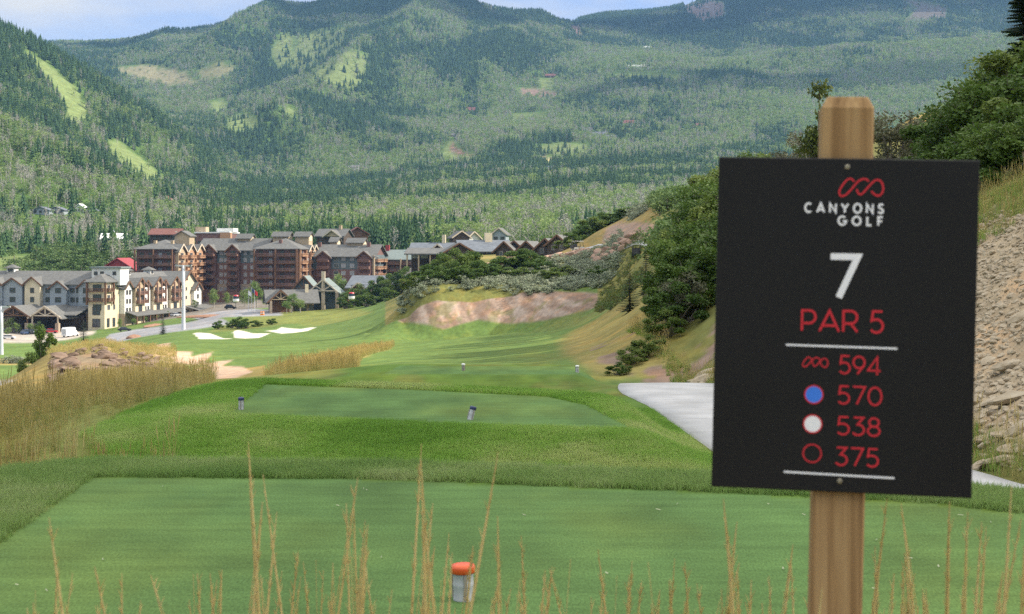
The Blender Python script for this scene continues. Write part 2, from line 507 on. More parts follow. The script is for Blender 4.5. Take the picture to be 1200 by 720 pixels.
ZG = ZG + spur([(325, 4800), (318, 4300), (300, 3900), (250, 3600)], 70, 120)
ZG = ZG + spur([(430, 4700), (425, 4200), (400, 3800)], 40, 80)
ZG = ZG + spur([(620, 4700), (640, 4200), (600, 3700), (560, 3200)], 45, 110)
ZG = ZG + spur([(180, 4700), (200, 4200), (170, 3700)], 40, 110)
a2 = sstep(46, 120, Dg) * (1 - sstep(500, 900, Dg)) * np.where((Dg > 205) & (Dg < 300), .3, 1)
ZG = ZG + a2 * 0.7 * (fbm(GX / 18.0, GY / 26.0, 9, 3) - 0.5)
_hm = ((PXg > 430) & (Dg > 208) & (Dg < 232) & (PXg < 720))
ZG = ZG + np.where(_hm, 1.0, 0) * (fbm(GX / 3.5, GY / 9.0, 3, 3) - 0.5) * .7      # the eroded bank
a3 = sstep(5.6, 7, GX - (path_r(np.minimum(Dg, 15.0)) - 5.08)) * sstep(8, 12, Dg) * (1 - sstep(80, 130, Dg)) * W60[None]
ZG = ZG + a3 * 0.35 * (fbm(GX / 1.1, GY / 1.4, 21, 4) - 0.5)
SLOPEG = (ZG - EYE) / Dg
YPX = HZ - FPX * SLOPEG          # where a ground point appears if nothing hides it

def ground(x, y):
    """height of the terrain sheet"""
    th = math.atan2(x, y)
    d = y if abs(th) < math.radians(60) else math.hypot(x, y) * 0.5
    j = float(np.interp(th, TH, np.arange(len(TH)))); i = float(np.interp(d, DD, np.arange(len(DD))))
    i0, j0 = min(int(i), len(DD) - 2), min(int(j), len(TH) - 2)
    a, b = i - i0, j - j0
    return float(ZG[i0, j0] * (1 - a) * (1 - b) + ZG[i0 + 1, j0] * a * (1 - b) + ZG[i0, j0 + 1] * (1 - a) * b + ZG[i0 + 1, j0 + 1] * a * b)

def ground_v(x, y):
    x = np.asarray(x, float); y = np.asarray(y, float)
    th = np.arctan2(x, y)
    j = np.interp(th, TH, np.arange(len(TH))); i = np.interp(y, DD, np.arange(len(DD)))
    i0 = np.clip(i.astype(int), 0, len(DD) - 2); j0 = np.clip(j.astype(int), 0, len(TH) - 2)
    a, b = i - i0, j - j0
    return ZG[i0, j0] * (1 - a) * (1 - b) + ZG[i0 + 1, j0] * a * (1 - b) + ZG[i0, j0 + 1] * (1 - a) * b + ZG[i0 + 1, j0 + 1] * a * b

def on_ground(px, d, dz=0.0):
    x = (px - 600.0) / FPX * d
    return Vector((x, d, ground(x, d) + dz))

# --- ground colours by zone (each the colour the ground itself has there)
G_TEE = np.array([.096, .172, .052]); G_FAIR = np.array([.110, .172, .045]); G_ROUGH = np.array([.095, .165, .030])
G_DRY = np.array([.30, .235, .085]); G_OLIVE = np.array([.145, .150, .045]); G_DIRT = np.array([.29, .21, .16])
G_SCREE = np.array([.40, .315, .205]); G_SAND = np.array([.74, .70, .62]); G_BSAND = np.array([.46, .33, .235])
G_FOREST = np.array([.075, .135, .032]); G_MEADOW = np.array([.155, .205, .072]); G_ASPH = np.array([.16, .165, .175]); G_LOT = np.array([.40, .37, .32])
G_SOIL = np.array([.20, .17, .10])

def zones(px, py, d, x, y):
    """ground colour; regions given by outlines on the ground"""
    C = np.empty(px.shape + (3,)); C[:] = G_ROUGH
    def put(mask, col):
        m = np.clip(mask, 0, 1)[..., None]
        C[:] = C * (1 - m) + col * m
    def reg(P, soft=2.0, wob=0.0, dr=(0, 1e9)):
        s = sdf_poly(px, py, P)
        if wob: s = s + wob * (fbm(x / 6.0, y / 9.0, 31, 3) - 0.5) * 2
        return (1 - sstep(-soft, soft, s)) * ((d > dr[0]) & (d < dr[1]))
    n1 = fbm(x / 7.0, y / 12.0, 41, 4); n2 = fbm(x / 1.3, y / 2.2, 43, 4); n3 = fbm(x / 30.0, y / 50.0, 45, 3)
    near = d < 46
    # near ground
    put(near * sstep(.52, .7, n2) * .55, G_OLIVE)
    left = near * (1 - sstep(-5.2, -4.2, x + 0.9 * (n1 - .5) - 0.10 * np.maximum(0, d - 11.5) * 0.0)) * (d > 11.3)
    put(left, G_DRY * .35 + G_ROUGH * .65)
    put(near * (d < 5.2), G_SOIL)
    for P in (TEE1, TEE2, TEE3):
        put(near * (sdf_poly(x, y, P) < 0), G_TEE)
    hx = x - (path_r(np.minimum(d, 15.0)) - 5.08)
    hb = near * sstep(5.1, 5.35, hx)
    put(hb, G_SCREE)
    put(near * sstep(10.2, 11.4, hx + 2.0 * (n2 - .5)), G_OLIVE)
    put(near * sstep(5.0, 5.2, hx) * (1 - sstep(5.7, 6.0, hx + .5 * (n2 - .5))), G_OLIVE * .9)
    # middle distance
    far = (d >= 46)
    mid = far & (d < 760)
    put(mid * 1.0, G_FAIR)
    put(reg([(697, 442), (676, 424), (655, 404), (672, 388), (700, 372), (716, 352), (728, 330), (740, 300), (900, 290), (900, 442)], 9, 9, (46, 235)), G_DRY * .62 + G_OLIVE * .42)
    put(reg([(712, 350), (728, 318), (742, 292), (762, 292), (758, 330), (738, 360)], 4, 4, (100, 235)), G_OLIVE * 1.1)
    put(mid * (px > 450) * (d > 46) * (d < 210) * sstep(.50, .66, n1) * sstep(560, 700, px) * .6, G_OLIVE)
    put(mid * (px > 780), G_OLIVE)
    put(mid * (px > 690) * (d > 46) * (d < 75) * sstep(.55, .68, n2), G_DIRT * .8)
    put(mid * (d < 110) * (px < 310), G_DRY * .7 + G_OLIVE * .2)
    put(mid * (d < 200) * (px < 200) * 1.0, G_DRY * .8)
    put(reg([(-700, 438), (38, 440), (60, 418), (60, 400), (-700, 400)], 2, 0, (200, 520)), G_FAIR * 1.1)
    put(reg([(-700, 470), (50, 470), (45, 446), (-700, 444)], 2, 0, (110, 260)), G_LOT * .7)
    put(reg([(-700, 426), (48, 428), (52, 421), (-700, 419)], 1.5, 0, (200, 420)), G_DRY)
    # rocky mound with golden top
    put(reg([(48, 440), (60, 406), (130, 398), (190, 404), (215, 430), (200, 448)], 3, 4, (95, 175)), G_DRY * .8)
    put(reg([(55, 442), (62, 410), (130, 408), (186, 412), (196, 432), (186, 446)], 2, 3, (95, 121)), np.array([.20, .155, .10]))
    # golden tongue between fairways
    put(reg([(300, 458), (335, 432), (415, 412), (462, 405), (456, 409), (424, 418), (415, 440), (400, 458)], 2, 3, (46, 175)), G_DRY)
    # brown waste bunkers
    for P in ([(166, 404), (200, 402), (196, 412), (225, 412), (222, 420), (250, 412), (240, 424), (255, 428), (225, 428), (190, 424), (178, 412)],
              [(228, 434), (252, 424), (275, 421), (262, 429), (285, 430), (294, 436), (270, 446), (262, 456), (238, 456), (248, 440)]):
        put(reg(P, 1.5, 2, (60, 260)), G_BSAND)
    # foot of the far green
    put(reg([(240, 393), (300, 385), (340, 380), (420, 386), (460, 380), (470, 372), (400, 358), (330, 362), (260, 380)], 2, 3, (390, 560)), G_OLIVE * .9 + G_ROUGH * .3)
    # white bunkers round the far green
    for P in ([(227, 391), (232, 390), (246, 391), (262, 397), (272, 397), (250, 399), (236, 399)],
              [(273, 390), (277, 387), (284, 388), (296, 391), (316, 391), (304, 396), (288, 397), (276, 396)],
              [(312, 388), (324, 387), (330, 384), (338, 385), (352, 386), (364, 384), (370, 384), (360, 388), (345, 390), (330, 391), (318, 389)]):
        put(reg(P, 0.7, 0, (310, 460)), G_SAND)
    # eroded bank, hill above it, rock cuts
    put(reg([(452, 366), (476, 338), (520, 333), (600, 340), (655, 342), (712, 344), (706, 358), (640, 374), (600, 380), (560, 374), (520, 386), (500, 380), (470, 376)], 2, 3, (200, 236)), G_DIRT)
    st = fbm(x / 1.2 + d / 4.0, d / 5.0, 61, 4)
    bankm = reg([(452, 366), (476, 338), (520, 333), (600, 340), (655, 342), (712, 344), (706, 358), (640, 374), (600, 380), (560, 374), (520, 386), (500, 380), (470, 376)], 2, 3, (200, 236))
    put(bankm * sstep(.50, .62, st) * .75, np.array([.38, .305, .25]))
    put(bankm * sstep(.50, .60, 1 - st) * .6, np.array([.20, .14, .105]))
    put(bankm * sstep(.60, .68, n2) * .5, G_OLIVE)
    put(mid * (px > 700) * (py < 356) * (d > 100) * (d < 236), G_OLIVE * 1.05 + G_DRY * .15)
    hillm = mid * (px > 450) * (d > 226)
    put(hillm * 1.0, G_OLIVE)
    put(hillm * sstep(.45, .6, n3 * .4 + n1 * .6), G_DRY * .7 + G_OLIVE * .3)
    put(reg([(640, 302), (655, 284), (700, 262), (760, 234), (790, 225), (800, 260), (760, 292), (700, 300)], 3, 3, (240, 330)), G_DRY * .85)
    put(reg([(706, 283), (712, 268), (730, 262), (760, 262), (800, 266), (800, 286), (740, 287)], 2, 4, (196, 290)), G_DIRT)
    put(reg([(1060, 150), (1066, 132), (1110, 128), (1150, 140), (1150, 160)], 3, 0, (140, 240)), G_DRY * 1.25)
    # village streets
    put(reg([(-700, 404), (50, 402), (82, 398), (110, 392), (112, 388), (40, 386), (-700, 386)], 1.5, 0, (440, 560)), G_LOT)
    put(reg([(120, 401), (128, 392), (160, 386), (210, 380), (240, 374), (262, 374), (270, 380), (230, 386), (190, 391), (160, 396), (140, 401)], 1, 0, (380, 600)), G_ASPH * 1.6)
    put(reg([(240, 378), (262, 372), (330, 370), (330, 364), (260, 360), (220, 364), (225, 372)], 1, 0, (420, 620)), G_ASPH * 1.6)
    put(mid * (d > 545) * (px < 520), G_LOT * .5)
    put(mid * (d > 640) * (px > 280), G_FOREST)
    put(mid * (d > 690), G_FOREST)
    # ---- the mountains
    put(far * sstep(700, 760, d), G_FOREST)
    mt = far * (d > 720)
    put(mt * sstep(.55, .75, n3) * .4, G_MEADOW * .6)
    put(reg([(-700, 318), (-700, 300), (60, 300), (130, 306), (110, 316), (50, 320)], 3, 0, (640, 860)), G_MEADOW)
    for P, dr, f in RUNS:
        put(reg(P, 2.0, 3.0, dr), G_MEADOW * f if not isinstance(f, np.ndarray) else f)
    return C

RUNS = [  # ski runs, meadows, tracks on the mountains: outline, distances, brightness or colour
 ([(26, 62), (36, 62), (60, 78), (88, 104), (101, 124), (101, 146), (80, 146), (74, 120), (58, 94), (38, 74)], (1500, 2060), 1.05),
 ([(126, 164), (140, 166), (156, 178), (190, 206), (196, 222), (172, 218), (142, 200), (132, 184)], (1300, 2060), 1.05),
 ([(338, 72), (352, 45), (376, 34), (404, 34), (402, 56), (432, 66), (422, 102), (385, 110), (362, 104), (345, 98)], (2900, 4700), .85),
 ([(318, 60), (330, 40), (345, 42), (340, 75), (326, 80)], (3000, 4700), .8),
 ([(266, 142), (280, 134), (300, 137), (302, 150), (284, 157), (268, 154)], (2300, 3700), 1.05),
 ([(246, 120), (262, 116), (268, 130), (252, 134)], (2300, 3700), .95),
 ([(332, 128), (345, 126), (346, 138), (334, 136)], (2300, 3700), .9),
 ([(516, 186), (522, 168), (530, 164), (540, 176), (560, 186), (562, 194), (545, 188), (530, 194)], (1800, 2900), 1.0),
 ([(526, 176), (530, 166), (536, 174), (552, 183), (548, 187)], (1800, 2900), np.array([.22, .13, .10])),
 ([(620, 172), (660, 168), (690, 170), (690, 184), (640, 182)], (1900, 3000), .8),
 ([(632, 184), (660, 186), (674, 188), (670, 192), (634, 190)], (1900, 3000), np.array([.42, .37, .18])),
 ([(605, 104), (640, 105), (660, 112), (640, 116), (612, 112)], (2500, 3500), np.array([.19, .135, .11])),
 ([(632, 94), (650, 92), (648, 104), (634, 104)], (2500, 3500), .9),
 ([(600, 134), (640, 132), (640, 140), (604, 142)], (2300, 3300), .8),
 ([(720, 86), (780, 88), (800, 88), (796, 92), (724, 92)], (2700, 3700), .85),
 ([(130, 82), (170, 76), (215, 84), (232, 98), (200, 102), (160, 92)], (2900, 4700), np.array([.21, .20, .115])),
 ([(232, 84), (262, 72), (278, 80), (262, 92), (236, 94)], (2900, 4700), np.array([.17, .17, .085])),
 ([(668, 24), (676, 26), (684, 44), (678, 46), (670, 34)], (3800, 5600), np.array([.18, .12, .10])),
 ([(802, 6), (828, 0), (848, 4), (848, 20), (824, 26), (806, 16)], (3800, 5600), np.array([.145, .115, .105])),
 ([(1046, -6), (1110, 8), (1108, 22), (1060, 26), (1074, 10)], (3800, 5600), np.array([.12, .11, .095])),
]
ZC = zones(PXg, YPX, Dg, GX, GY)
nr, nc = GX.shape
me = bpy.data.meshes.new('ground')
me.vertices.add(nr * nc)
me.vertices.foreach_set('co', np.stack([GX, GY, ZG], -1).reshape(-1).astype(np.float32))
ii, jj = np.meshgrid(np.arange(nr - 1), np.arange(nc - 1), indexing='ij')
q = np.stack([ii * nc + jj, ii * nc + jj + 1, (ii + 1) * nc + jj + 1, (ii + 1) * nc + jj], -1).reshape(-1, 4)
nq = len(q)
me.loops.add(nq * 4)
me.loops.foreach_set('vertex_index', q.reshape(-1).astype(np.int32))
me.polygons.add(nq)
me.polygons.foreach_set('loop_start', (np.arange(nq) * 4).astype(np.int32))
me.polygons.foreach_set('use_smooth', np.ones(nq, bool))
me.update(calc_edges=True)
ca = me.color_attributes.new('soil_colour', 'FLOAT_COLOR', 'POINT')
ca.data.foreach_set('color', np.concatenate([ZC, np.ones(ZC.shape[:2] + (1,))], -1).reshape(-1).astype(np.float32))

m, nt, b = base_mat('ground_cover', (.1, .15, .04), 0.95, 0.1)
at_ = nt.nodes.new('ShaderNodeAttribute'); at_.attribute_name = 'soil_colour'
tcg = nt.nodes.new('ShaderNodeTexCoord')
def _noise(scale, detail, st=(1, 1, 1)):
    p = nt.nodes.new('ShaderNodeMapping'); p.inputs['Scale'].default_value = st
    n = nt.nodes.new('ShaderNodeTexNoise'); n.inputs['Scale'].default_value = scale; n.inputs['Detail'].default_value = detail
    nt.links.new(tcg.outputs['Object'], p.inputs['Vector']); nt.links.new(p.outputs['Vector'], n.inputs['Vector'])
    return n
def _mul(a, n, lo, hi):
    r = nt.nodes.new('ShaderNodeMapRange'); r.inputs['From Min'].default_value = 0.28; r.inputs['From Max'].default_value = 0.72
    r.inputs['To Min'].default_value = lo; r.inputs['To Max'].default_value = hi
    x = nt.nodes.new('ShaderNodeVectorMath'); x.operation = 'SCALE'
    nt.links.new(n.outputs['Fac'], r.inputs['Value']); nt.links.new(a, x.inputs[0]); nt.links.new(r.outputs['Result'], x.inputs['Scale'])
    return x.outputs[0]
nA, nB, nC = _noise(0.12, 5, (1, .5, 1)), _noise(1.6, 6, (1, .45, 1)), _noise(95.0, 4, (1, .30, 1))
c_ = _mul(at_.outputs['Color'], nA, .78, 1.22)
c_ = _mul(c_, nB, .78, 1.22)
c_ = _mul(c_, nC, .72, 1.28)
c_ = _mul(c_, _noise(3.0, 6, (.35, 2.4, 1)), .86, 1.14)
# patches of paler, yellower turf
hs = nt.nodes.new('ShaderNodeMix'); hs.data_type = 'RGBA'; hs.blend_type = 'MULTIPLY'
hs.inputs['B'].default_value = (1.35, 1.12, .95, 1)
nD = _noise(0.55, 5, (1, .6, 1))
rD = nt.nodes.new('ShaderNodeMapRange'); rD.inputs['From Min'].default_value = .48; rD.inputs['From Max'].default_value = .7
nt.links.new(nD.outputs['Fac'], rD.inputs['Value']); nt.links.new(rD.outputs['Result'], hs.inputs['Factor']); nt.links.new(c_, hs.inputs['A'])
nt.links.new(hs.outputs['Result'], b.inputs['Base Color'])
bp = nt.nodes.new('ShaderNodeBump'); bp.inputs['Strength'].default_value = .25; bp.inputs['Distance'].default_value = .008
nt.links.new(nC.outputs['Fac'], bp.inputs['Height']); nt.links.new(bp.outputs['Normal'], b.inputs['Normal'])
go = link('ground', me, m)
tag(go, 'golf course turf, hillsides and mountain slopes running to the horizon', 'ground', kind='structure')
# ================================================================== SCATTERED GROWTH (stuff): one object each, geometry nodes copies
M_BARK = noisy('pale_bark', (.30, .28, .24), (.46, .44, .38), 8, .9)
M_DBARK = noisy('dark_bark', (.12, .105, .085), (.21, .185, .155), 8, .9)
M_CONIF = leafy('conifer_needles', (.036, .090, .034), (.066, .140, .050), (.125, .21, .07), .7, .3)
M_ASPEN = leafy('aspen_leaves', (.13, .215, .055), (.205, .30, .085), (.30, .37, .14), .6, .45)
M_GREYT = leafy('bare_twigs', (.24, .235, .20), (.32, .315, .27), (.22, .26, .15), .9, .1)
M_SCRUB = leafy('scrub_leaves', (.075, .135, .035), (.11, .18, .05), (.16, .225, .07), .6, .25)

def proto(name, mb, mats):
    o = bpy.data.objects.new(name, mb.mesh(name, mats))
    return o

def conifer_mb(seed, tiers=7, seg=8, wid=0.17):
    r = random.Random(seed); mb = MB()
    mb.tube([(0, 0, 0), (0, 0, .5)], [.018, .008], 4, 1, False)
    for t in range(tiers):
        f = t / (tiers - 1)
        z0 = .07 + .78 * f
        rad = wid * (1 - f) ** .85 + .018
        top = z0 + .24 * (1 - f * .5)
        n = len(mb.v); ph = r.random() * 6
        ring = []
        for k in range(seg * 2):
            a = ph + math.pi * k / seg
            rr = rad * (r.uniform(.85, 1.2) if k % 2 == 0 else r.uniform(.45, .65))
            mb.v.append((rr * math.cos(a), rr * math.sin(a), z0 + r.uniform(-.03, .02) + (.02 if k % 2 else -.02)))
            ring.append(n + k)
        mb.v.append((r.uniform(-.01, .01), r.uniform(-.01, .01), min(top, 1.0)))
        for k in range(seg * 2):
            mb.f.append([ring[k], ring[(k + 1) % (seg * 2)], n + seg * 2]); mb.m.append(0)
    return mb

def leaf_quad(mb, r, c, s, mi=0):
    a = Vector((r.gauss(0, 1), r.gauss(0, 1), r.gauss(0, .8))).normalized()
    b_ = a.cross(Vector((r.gauss(0, 1), r.gauss(0, 1), r.gauss(0, 1)))).normalized()
    c = Vector(c)
    mb.poly([c - a * s, c - b_ * s * .6, c + a * s, c + b_ * s * .6], mi)

def broad_mb(seed, n=110, w=.26, z0=.3, z1=1.0, s=.05, trunk=.012, shape=1.0):
    r = random.Random(seed); mb = MB()
    mb.tube([(0, 0, 0), (r.uniform(-.02, .02), r.uniform(-.02, .02), .5), (0, 0, .85)], [trunk * 1.3, trunk, trunk * .4], 5, 1, False)
    cl = [(r.gauss(0, w * .45), r.gauss(0, w * .45), z0 + (z1 - z0) * r.random() ** .9) for _ in range(9)]
    for i in range(n):
        c = r.choice(cl)
        p = (c[0] + r.gauss(0, w * .28), c[1] + r.gauss(0, w * .28), c[2] + r.gauss(0, .075))
        if z0 * .8 < p[2] < z1 * 1.02:
            leaf_quad(mb, r, p, s * r.uniform(.6, 1.3))
    return mb

def bare_mb(seed):
    r = random.Random(seed); mb = MB()
    mb.tube([(0, 0, 0), (0, 0, .95)], [.016, .004], 4, 1, False)
    for k in range(26):
        z = r.uniform(.3, .92); a = r.random() * 6.28; l = .14 * (1.1 - z) + .05
        p = Vector((0, 0, z)); e = p + Vector((math.cos(a) * l, math.sin(a) * l, l * 1.1))
        mb.tube([p, e], [.006, .003], 3, 1, False)
        for _ in range(2):
            leaf_quad(mb, r, e + Vector((r.gauss(0, .03), r.gauss(0, .03), r.gauss(0, .04))), .03)
    return mb

PR_CON = [proto('conifer_form', conifer_mb(i, 7, 7, .13 + .02 * (i % 3)), (M_CONIF, M_DBARK)) for i in range(4)]
PR_ASP = [proto('aspen_form', broad_mb(20 + i, 95, .20 + .03 * i, .30, 1.0, .052), (M_ASPEN, M_BARK)) for i in range(4)]
PR_BARE = [proto('bare_form', bare_mb(40 + i), (M_GREYT, M_BARK)) for i in range(2)]
PR_SCR = [proto('scrub_form', broad_mb(60 + i, 120, .42, .10, .9, .075, .02), (M_SCRUB, M_DBARK)) for i in range(3)]

def scatter(name, pts, rot, scl, idx, protos, label, cat, kind='stuff', group=None):
    n = len(pts)
    me = bpy.data.meshes.new(name)
    me.vertices.add(n)
    me.vertices.foreach_set('co', np.asarray(pts, np.float32).reshape(-1))
    a = me.attributes.new('turn', 'FLOAT_VECTOR', 'POINT'); a.data.foreach_set('vector', np.asarray(rot, np.float32).reshape(-1))
    a = me.attributes.new('size', 'FLOAT_VECTOR', 'POINT'); a.data.foreach_set('vector', np.asarray(scl, np.float32).reshape(-1))
    a = me.attributes.new('form', 'INT', 'POINT'); a.data.foreach_set('value', np.asarray(idx, np.int32))
    o = link(name, me)
    g = bpy.data.node_groups.new(name, 'GeometryNodeTree')
    g.interface.new_socket('Geometry', in_out='INPUT', socket_type='NodeSocketGeometry')
    g.interface.new_socket('Geometry', in_out='OUTPUT', socket_type='NodeSocketGeometry')
    N = g.nodes.new
    gi, go_ = N('NodeGroupInput'), N('NodeGroupOutput')
    c = bpy.data.collections.new(name + '_forms')
    for k, p in enumerate(protos):
        c.objects.link(p)
        p.name = '%s_%02d' % (p.name.split('.')[0].rstrip('0123456789_'), k)
    names = sorted(range(len(protos)), key=lambda k: protos[k].name)
    ci = N('GeometryNodeCollectionInfo')
    ci.inputs['Collection'].default_value = c
    ci.inputs['Separate Children'].default_value = True
    ci.inputs['Reset Children'].default_value = True
    ip = N('GeometryNodeInstanceOnPoints')
    ip.inputs['Pick Instance'].default_value = True
    def attr(nm, ty):
        k = N('GeometryNodeInputNamedAttribute'); k.data_type = ty; k.inputs['Name'].default_value = nm
        return next(s for s in k.outputs if s.name == 'Attribute' and s.enabled)
    g.links.new(gi.outputs[0], ip.inputs['Points'])
    g.links.new(ci.outputs[0], ip.inputs['Instance'])
    g.links.new(attr('form', 'INT'), ip.inputs['Instance Index'])
    e2r = N('FunctionNodeEulerToRotation')
    g.links.new(attr('turn', 'FLOAT_VECTOR'), e2r.inputs[0])
    g.links.new(e2r.outputs[0], ip.inputs['Rotation'])
    g.links.new(attr('size', 'FLOAT_VECTOR'), ip.inputs['Scale'])
    g.links.new(ip.outputs[0], go_.inputs[0])
    md = o.modifiers.new('copies', 'NODES'); md.node_group = g
    tag(o, label, cat, group, kind)
    return o

# --- which ground can be seen: running skyline per column of the terrain sheet
SKY = np.maximum.accumulate(np.where(Dg > 6, SLOPEG, -9), axis=0)

def visible(x, y, z, h, tol=0.0):
    th = np.arctan2(x, y)
    j = np.clip(np.round(np.interp(th, TH, np.arange(len(TH)))).astype(int), 0, len(TH) - 1)
    i = np.clip(np.interp(y, DD, np.arange(len(DD))).astype(int) - 1, 0, len(DD) - 1)
    return (z + h - EYE) / y > SKY[i, j] - tol

def in_runs(px, py, d):
    m = np.zeros(px.shape, bool)
    for P, dr, f in RUNS:
        m |= (sdf_poly(px, py, P) < 1.5) & (d > dr[0]) & (d < dr[1])
    return m

HOUSE_SPOTS = []   # filled by the buildings: (x, y, radius) kept clear of trees

def sample(N, d0, d1, p0, p1):
    px = RNG.uniform(p0, p1, N)
    d = np.sqrt(RNG.uniform(0, 1, N) * (d1 * d1 - d0 * d0) + d0 * d0)
    x = (px - 600) / FPX * d
    return px, d, x

def plant_forest():
    px, d, x = sample(300000, 690, 5650, -60, 1260)
    z = ground_v(x, d)
    py = HZ - (z - EYE) * FPX / d
    keep = visible(x, d, z, 16) & (py > -60)
    # thinner in the meadows
    keep &= ~in_runs(px, py, d) | (RNG.random(len(px)) < np.where((d > 2900) & (px > 330) & (px < 440), .16, .04))
    keep &= ~((px < 128) & (d < 790) & (RNG.random(len(px)) < .85))
    keep &= ~((d < 735) & (px < 110))
    for hx, hy, hr in HOUSE_SPOTS:
        # clear the house plot and the view of it from the valley
        along = (x * hx + d * hy) / math.hypot(hx, hy); side = np.abs(x * hy - d * hx) / math.hypot(hx, hy)
        R = math.hypot(hx, hy)
        keep &= ~((side < hr) & (along > R - hr * 2.6) & (along < R + hr))
    px, d, x, z, py = px[keep], d[keep], x[keep], z[keep], py[keep]
    n = len(px)
    big = fbm(x / 260.0, d / 380.0, 71, 3); mid = fbm(x / 70.0, d / 110.0, 73, 3)
    m = big * .55 + mid * .45 + RNG.normal(0, .05, n)
    con = .535 * np.ones(n)                                # threshold: conifer where m > con
    con = np.where((px < 330) & (d > 1430) & (d < 2200), .41, con)       # left mountain: mostly conifers
    con = np.where((px < 250) & (d < 1350), .66, con)                    # left front hill: mostly aspens
    con = np.where((px > 180) & (d > 760) & (d < 1500), .525, con)
    con = np.where((d < 1000) & (px > 230), .575, con)
    con = np.where((d < 1150) & (px < 235), .70, con)
    con = np.where((d > 3900) & (px > 660), .43, con)
    con = np.where((d > 2900) & (px < 560), .50, con)
    con = np.where((d > 2500) & (d < 3700) & (px > 560), .60, con)
    isc = m > con
    bare = (~isc) & (RNG.random(n) < np.where(mid < .5, .42, .2))
    scrub = (~isc) & (~bare) & (((px < 260) & (d < 1330) & (RNG.random(n) < .55)) | (RNG.random(n) < .16))
    asp = ~(isc | bare | scrub)
    form = np.where(isc, RNG.integers(0, 4, n), np.where(asp, 4 + RNG.integers(0, 4, n), np.where(bare, 8 + RNG.integers(0, 2, n), 10 + RNG.integers(0, 3, n))))
    h = np.where(isc, RNG.uniform(9, 22, n), np.where(scrub, RNG.uniform(4, 7, n), RNG.uniform(10, 17, n)))
    h = np.where(d < 1100, h * .88, h * .92)
    wd = h * RNG.uniform(.85, 1.3, n) * np.where(isc, 1.25, np.where(scrub, 1.5, 1.05))
    keep2 = visible(x, d, z, h)
    sel = lambda a: a[keep2]
    pts = np.stack([x, d, z - .3], -1)[keep2]
    rot = np.stack([RNG.normal(0, .03, n), RNG.normal(0, .03, n), RNG.uniform(0, 6.28, n)], -1)[keep2]
    scl = np.stack([wd, wd, h], -1)[keep2]
    isc, form = sel(isc), sel(form)
    print('forest', len(pts), 'conifers', int(isc.sum()))
    for nm, msk, off, pr, lb in (('conifer_forest', isc, 0, PR_CON, 'dark conifers clothing the mountains behind the village'),
                                 ('aspen_forest', ~isc, 4, PR_ASP + PR_BARE + PR_SCR, 'pale green aspens and bare grey trunks between the conifers')):
        scatter(nm, pts[msk], rot[msk], scl[msk], form[msk] - off, pr, lb, 'forest')
# ================================================================== NEAR GROUND: path, sign, markers, grass
M_CONC = noisy('pale_concrete', (.37, .37, .365), (.52, .515, .505), 1.3, .9, (1, .5, 1), .15, 8)
def path_joints():
    nt = M_CONC.node_tree; b = nt.nodes['Principled BSDF']
    src = b.inputs['Base Color'].links[0].from_socket
    t = nt.nodes.new('ShaderNodeTexCoord'); sp = nt.nodes.new('ShaderNodeSeparateXYZ'); mo = nt.nodes.new('ShaderNodeMath'); mo.operation = 'PINGPONG'; mo.inputs[1].default_value = 1.35
    lt = nt.nodes.new('ShaderNodeMath'); lt.operation = 'LESS_THAN'; lt.inputs[1].default_value = .014
    mx_ = nt.nodes.new('ShaderNodeMix'); mx_.data_type = 'RGBA'; mx_.inputs['B'].default_value = (.16, .155, .14, 1)
    n2 = nt.nodes.new('ShaderNodeTexNoise'); n2.inputs['Scale'].default_value = .8; n2.inputs['Detail'].default_value = 6
    r2 = nt.nodes.new('ShaderNodeMapRange'); r2.inputs['From Min'].default_value = .52; r2.inputs['From Max'].default_value = .75; r2.inputs['To Max'].default_value = .35
    m2 = nt.nodes.new('ShaderNodeMix'); m2.data_type = 'RGBA'; m2.inputs['B'].default_value = (.24, .215, .17, 1)
    nt.links.new(t.outputs['Object'], sp.inputs[0]); nt.links.new(sp.outputs['Y'], mo.inputs[0]); nt.links.new(mo.outputs[0], lt.inputs[0])
    nt.links.new(t.outputs['Object'], n2.inputs['Vector']); nt.links.new(n2.outputs['Fac'], r2.inputs['Value']); nt.links.new(r2.outputs['Result'], m2.inputs['Factor'])
    nt.links.new(src, m2.inputs['A']); nt.links.new(m2.outputs['Result'], mx_.inputs['A']); nt.links.new(lt.outputs[0], mx_.inputs['Factor']); nt.links.new(mx_.outputs['Result'], b.inputs['Base Color'])
path_joints()
def cart_path():
    mb = MB()
    ds = np.concatenate([np.linspace(6, 38.4, 84)])
    L, R = path_l(ds), path_r(ds)
    K = 7
    rows = []
    for i, d in enumerate(ds):
        row = []
        for k in range(K):
            t = k / (K - 1)
            x = L[i] * (1 - t) + R[i] * t + (0.05 * (vnoise(d * .9, k, 3) - .5) if k in (0, K - 1) else 0)
            z = float(z_path(d)) + .012 + .02 * math.sin(t * math.pi)
            if d > 38: z = max(z, ground(x, d) + .02)
            row.append(len(mb.v)); mb.v.append((x, d, z))
        a = len(mb.v); mb.v.append((L[i] - .002, d, float(z_path(d)) - .25)); row.insert(0, a)
        a = len(mb.v); mb.v.append((R[i] + .002, d, float(z_path(d)) - .25)); row.append(a)
        rows.append(row)
    for i in range(len(rows) - 1):
        for k in range(len(rows[0]) - 1):
            mb.f.append([rows[i][k], rows[i][k + 1], rows[i + 1][k + 1], rows[i + 1][k]]); mb.m.append(0)
    o = mb.build('cart_path', M_CONC, None, True)
    tag(o, 'pale concrete cart path curving past the tees below the rocky bank', 'path', kind='structure')
cart_path()

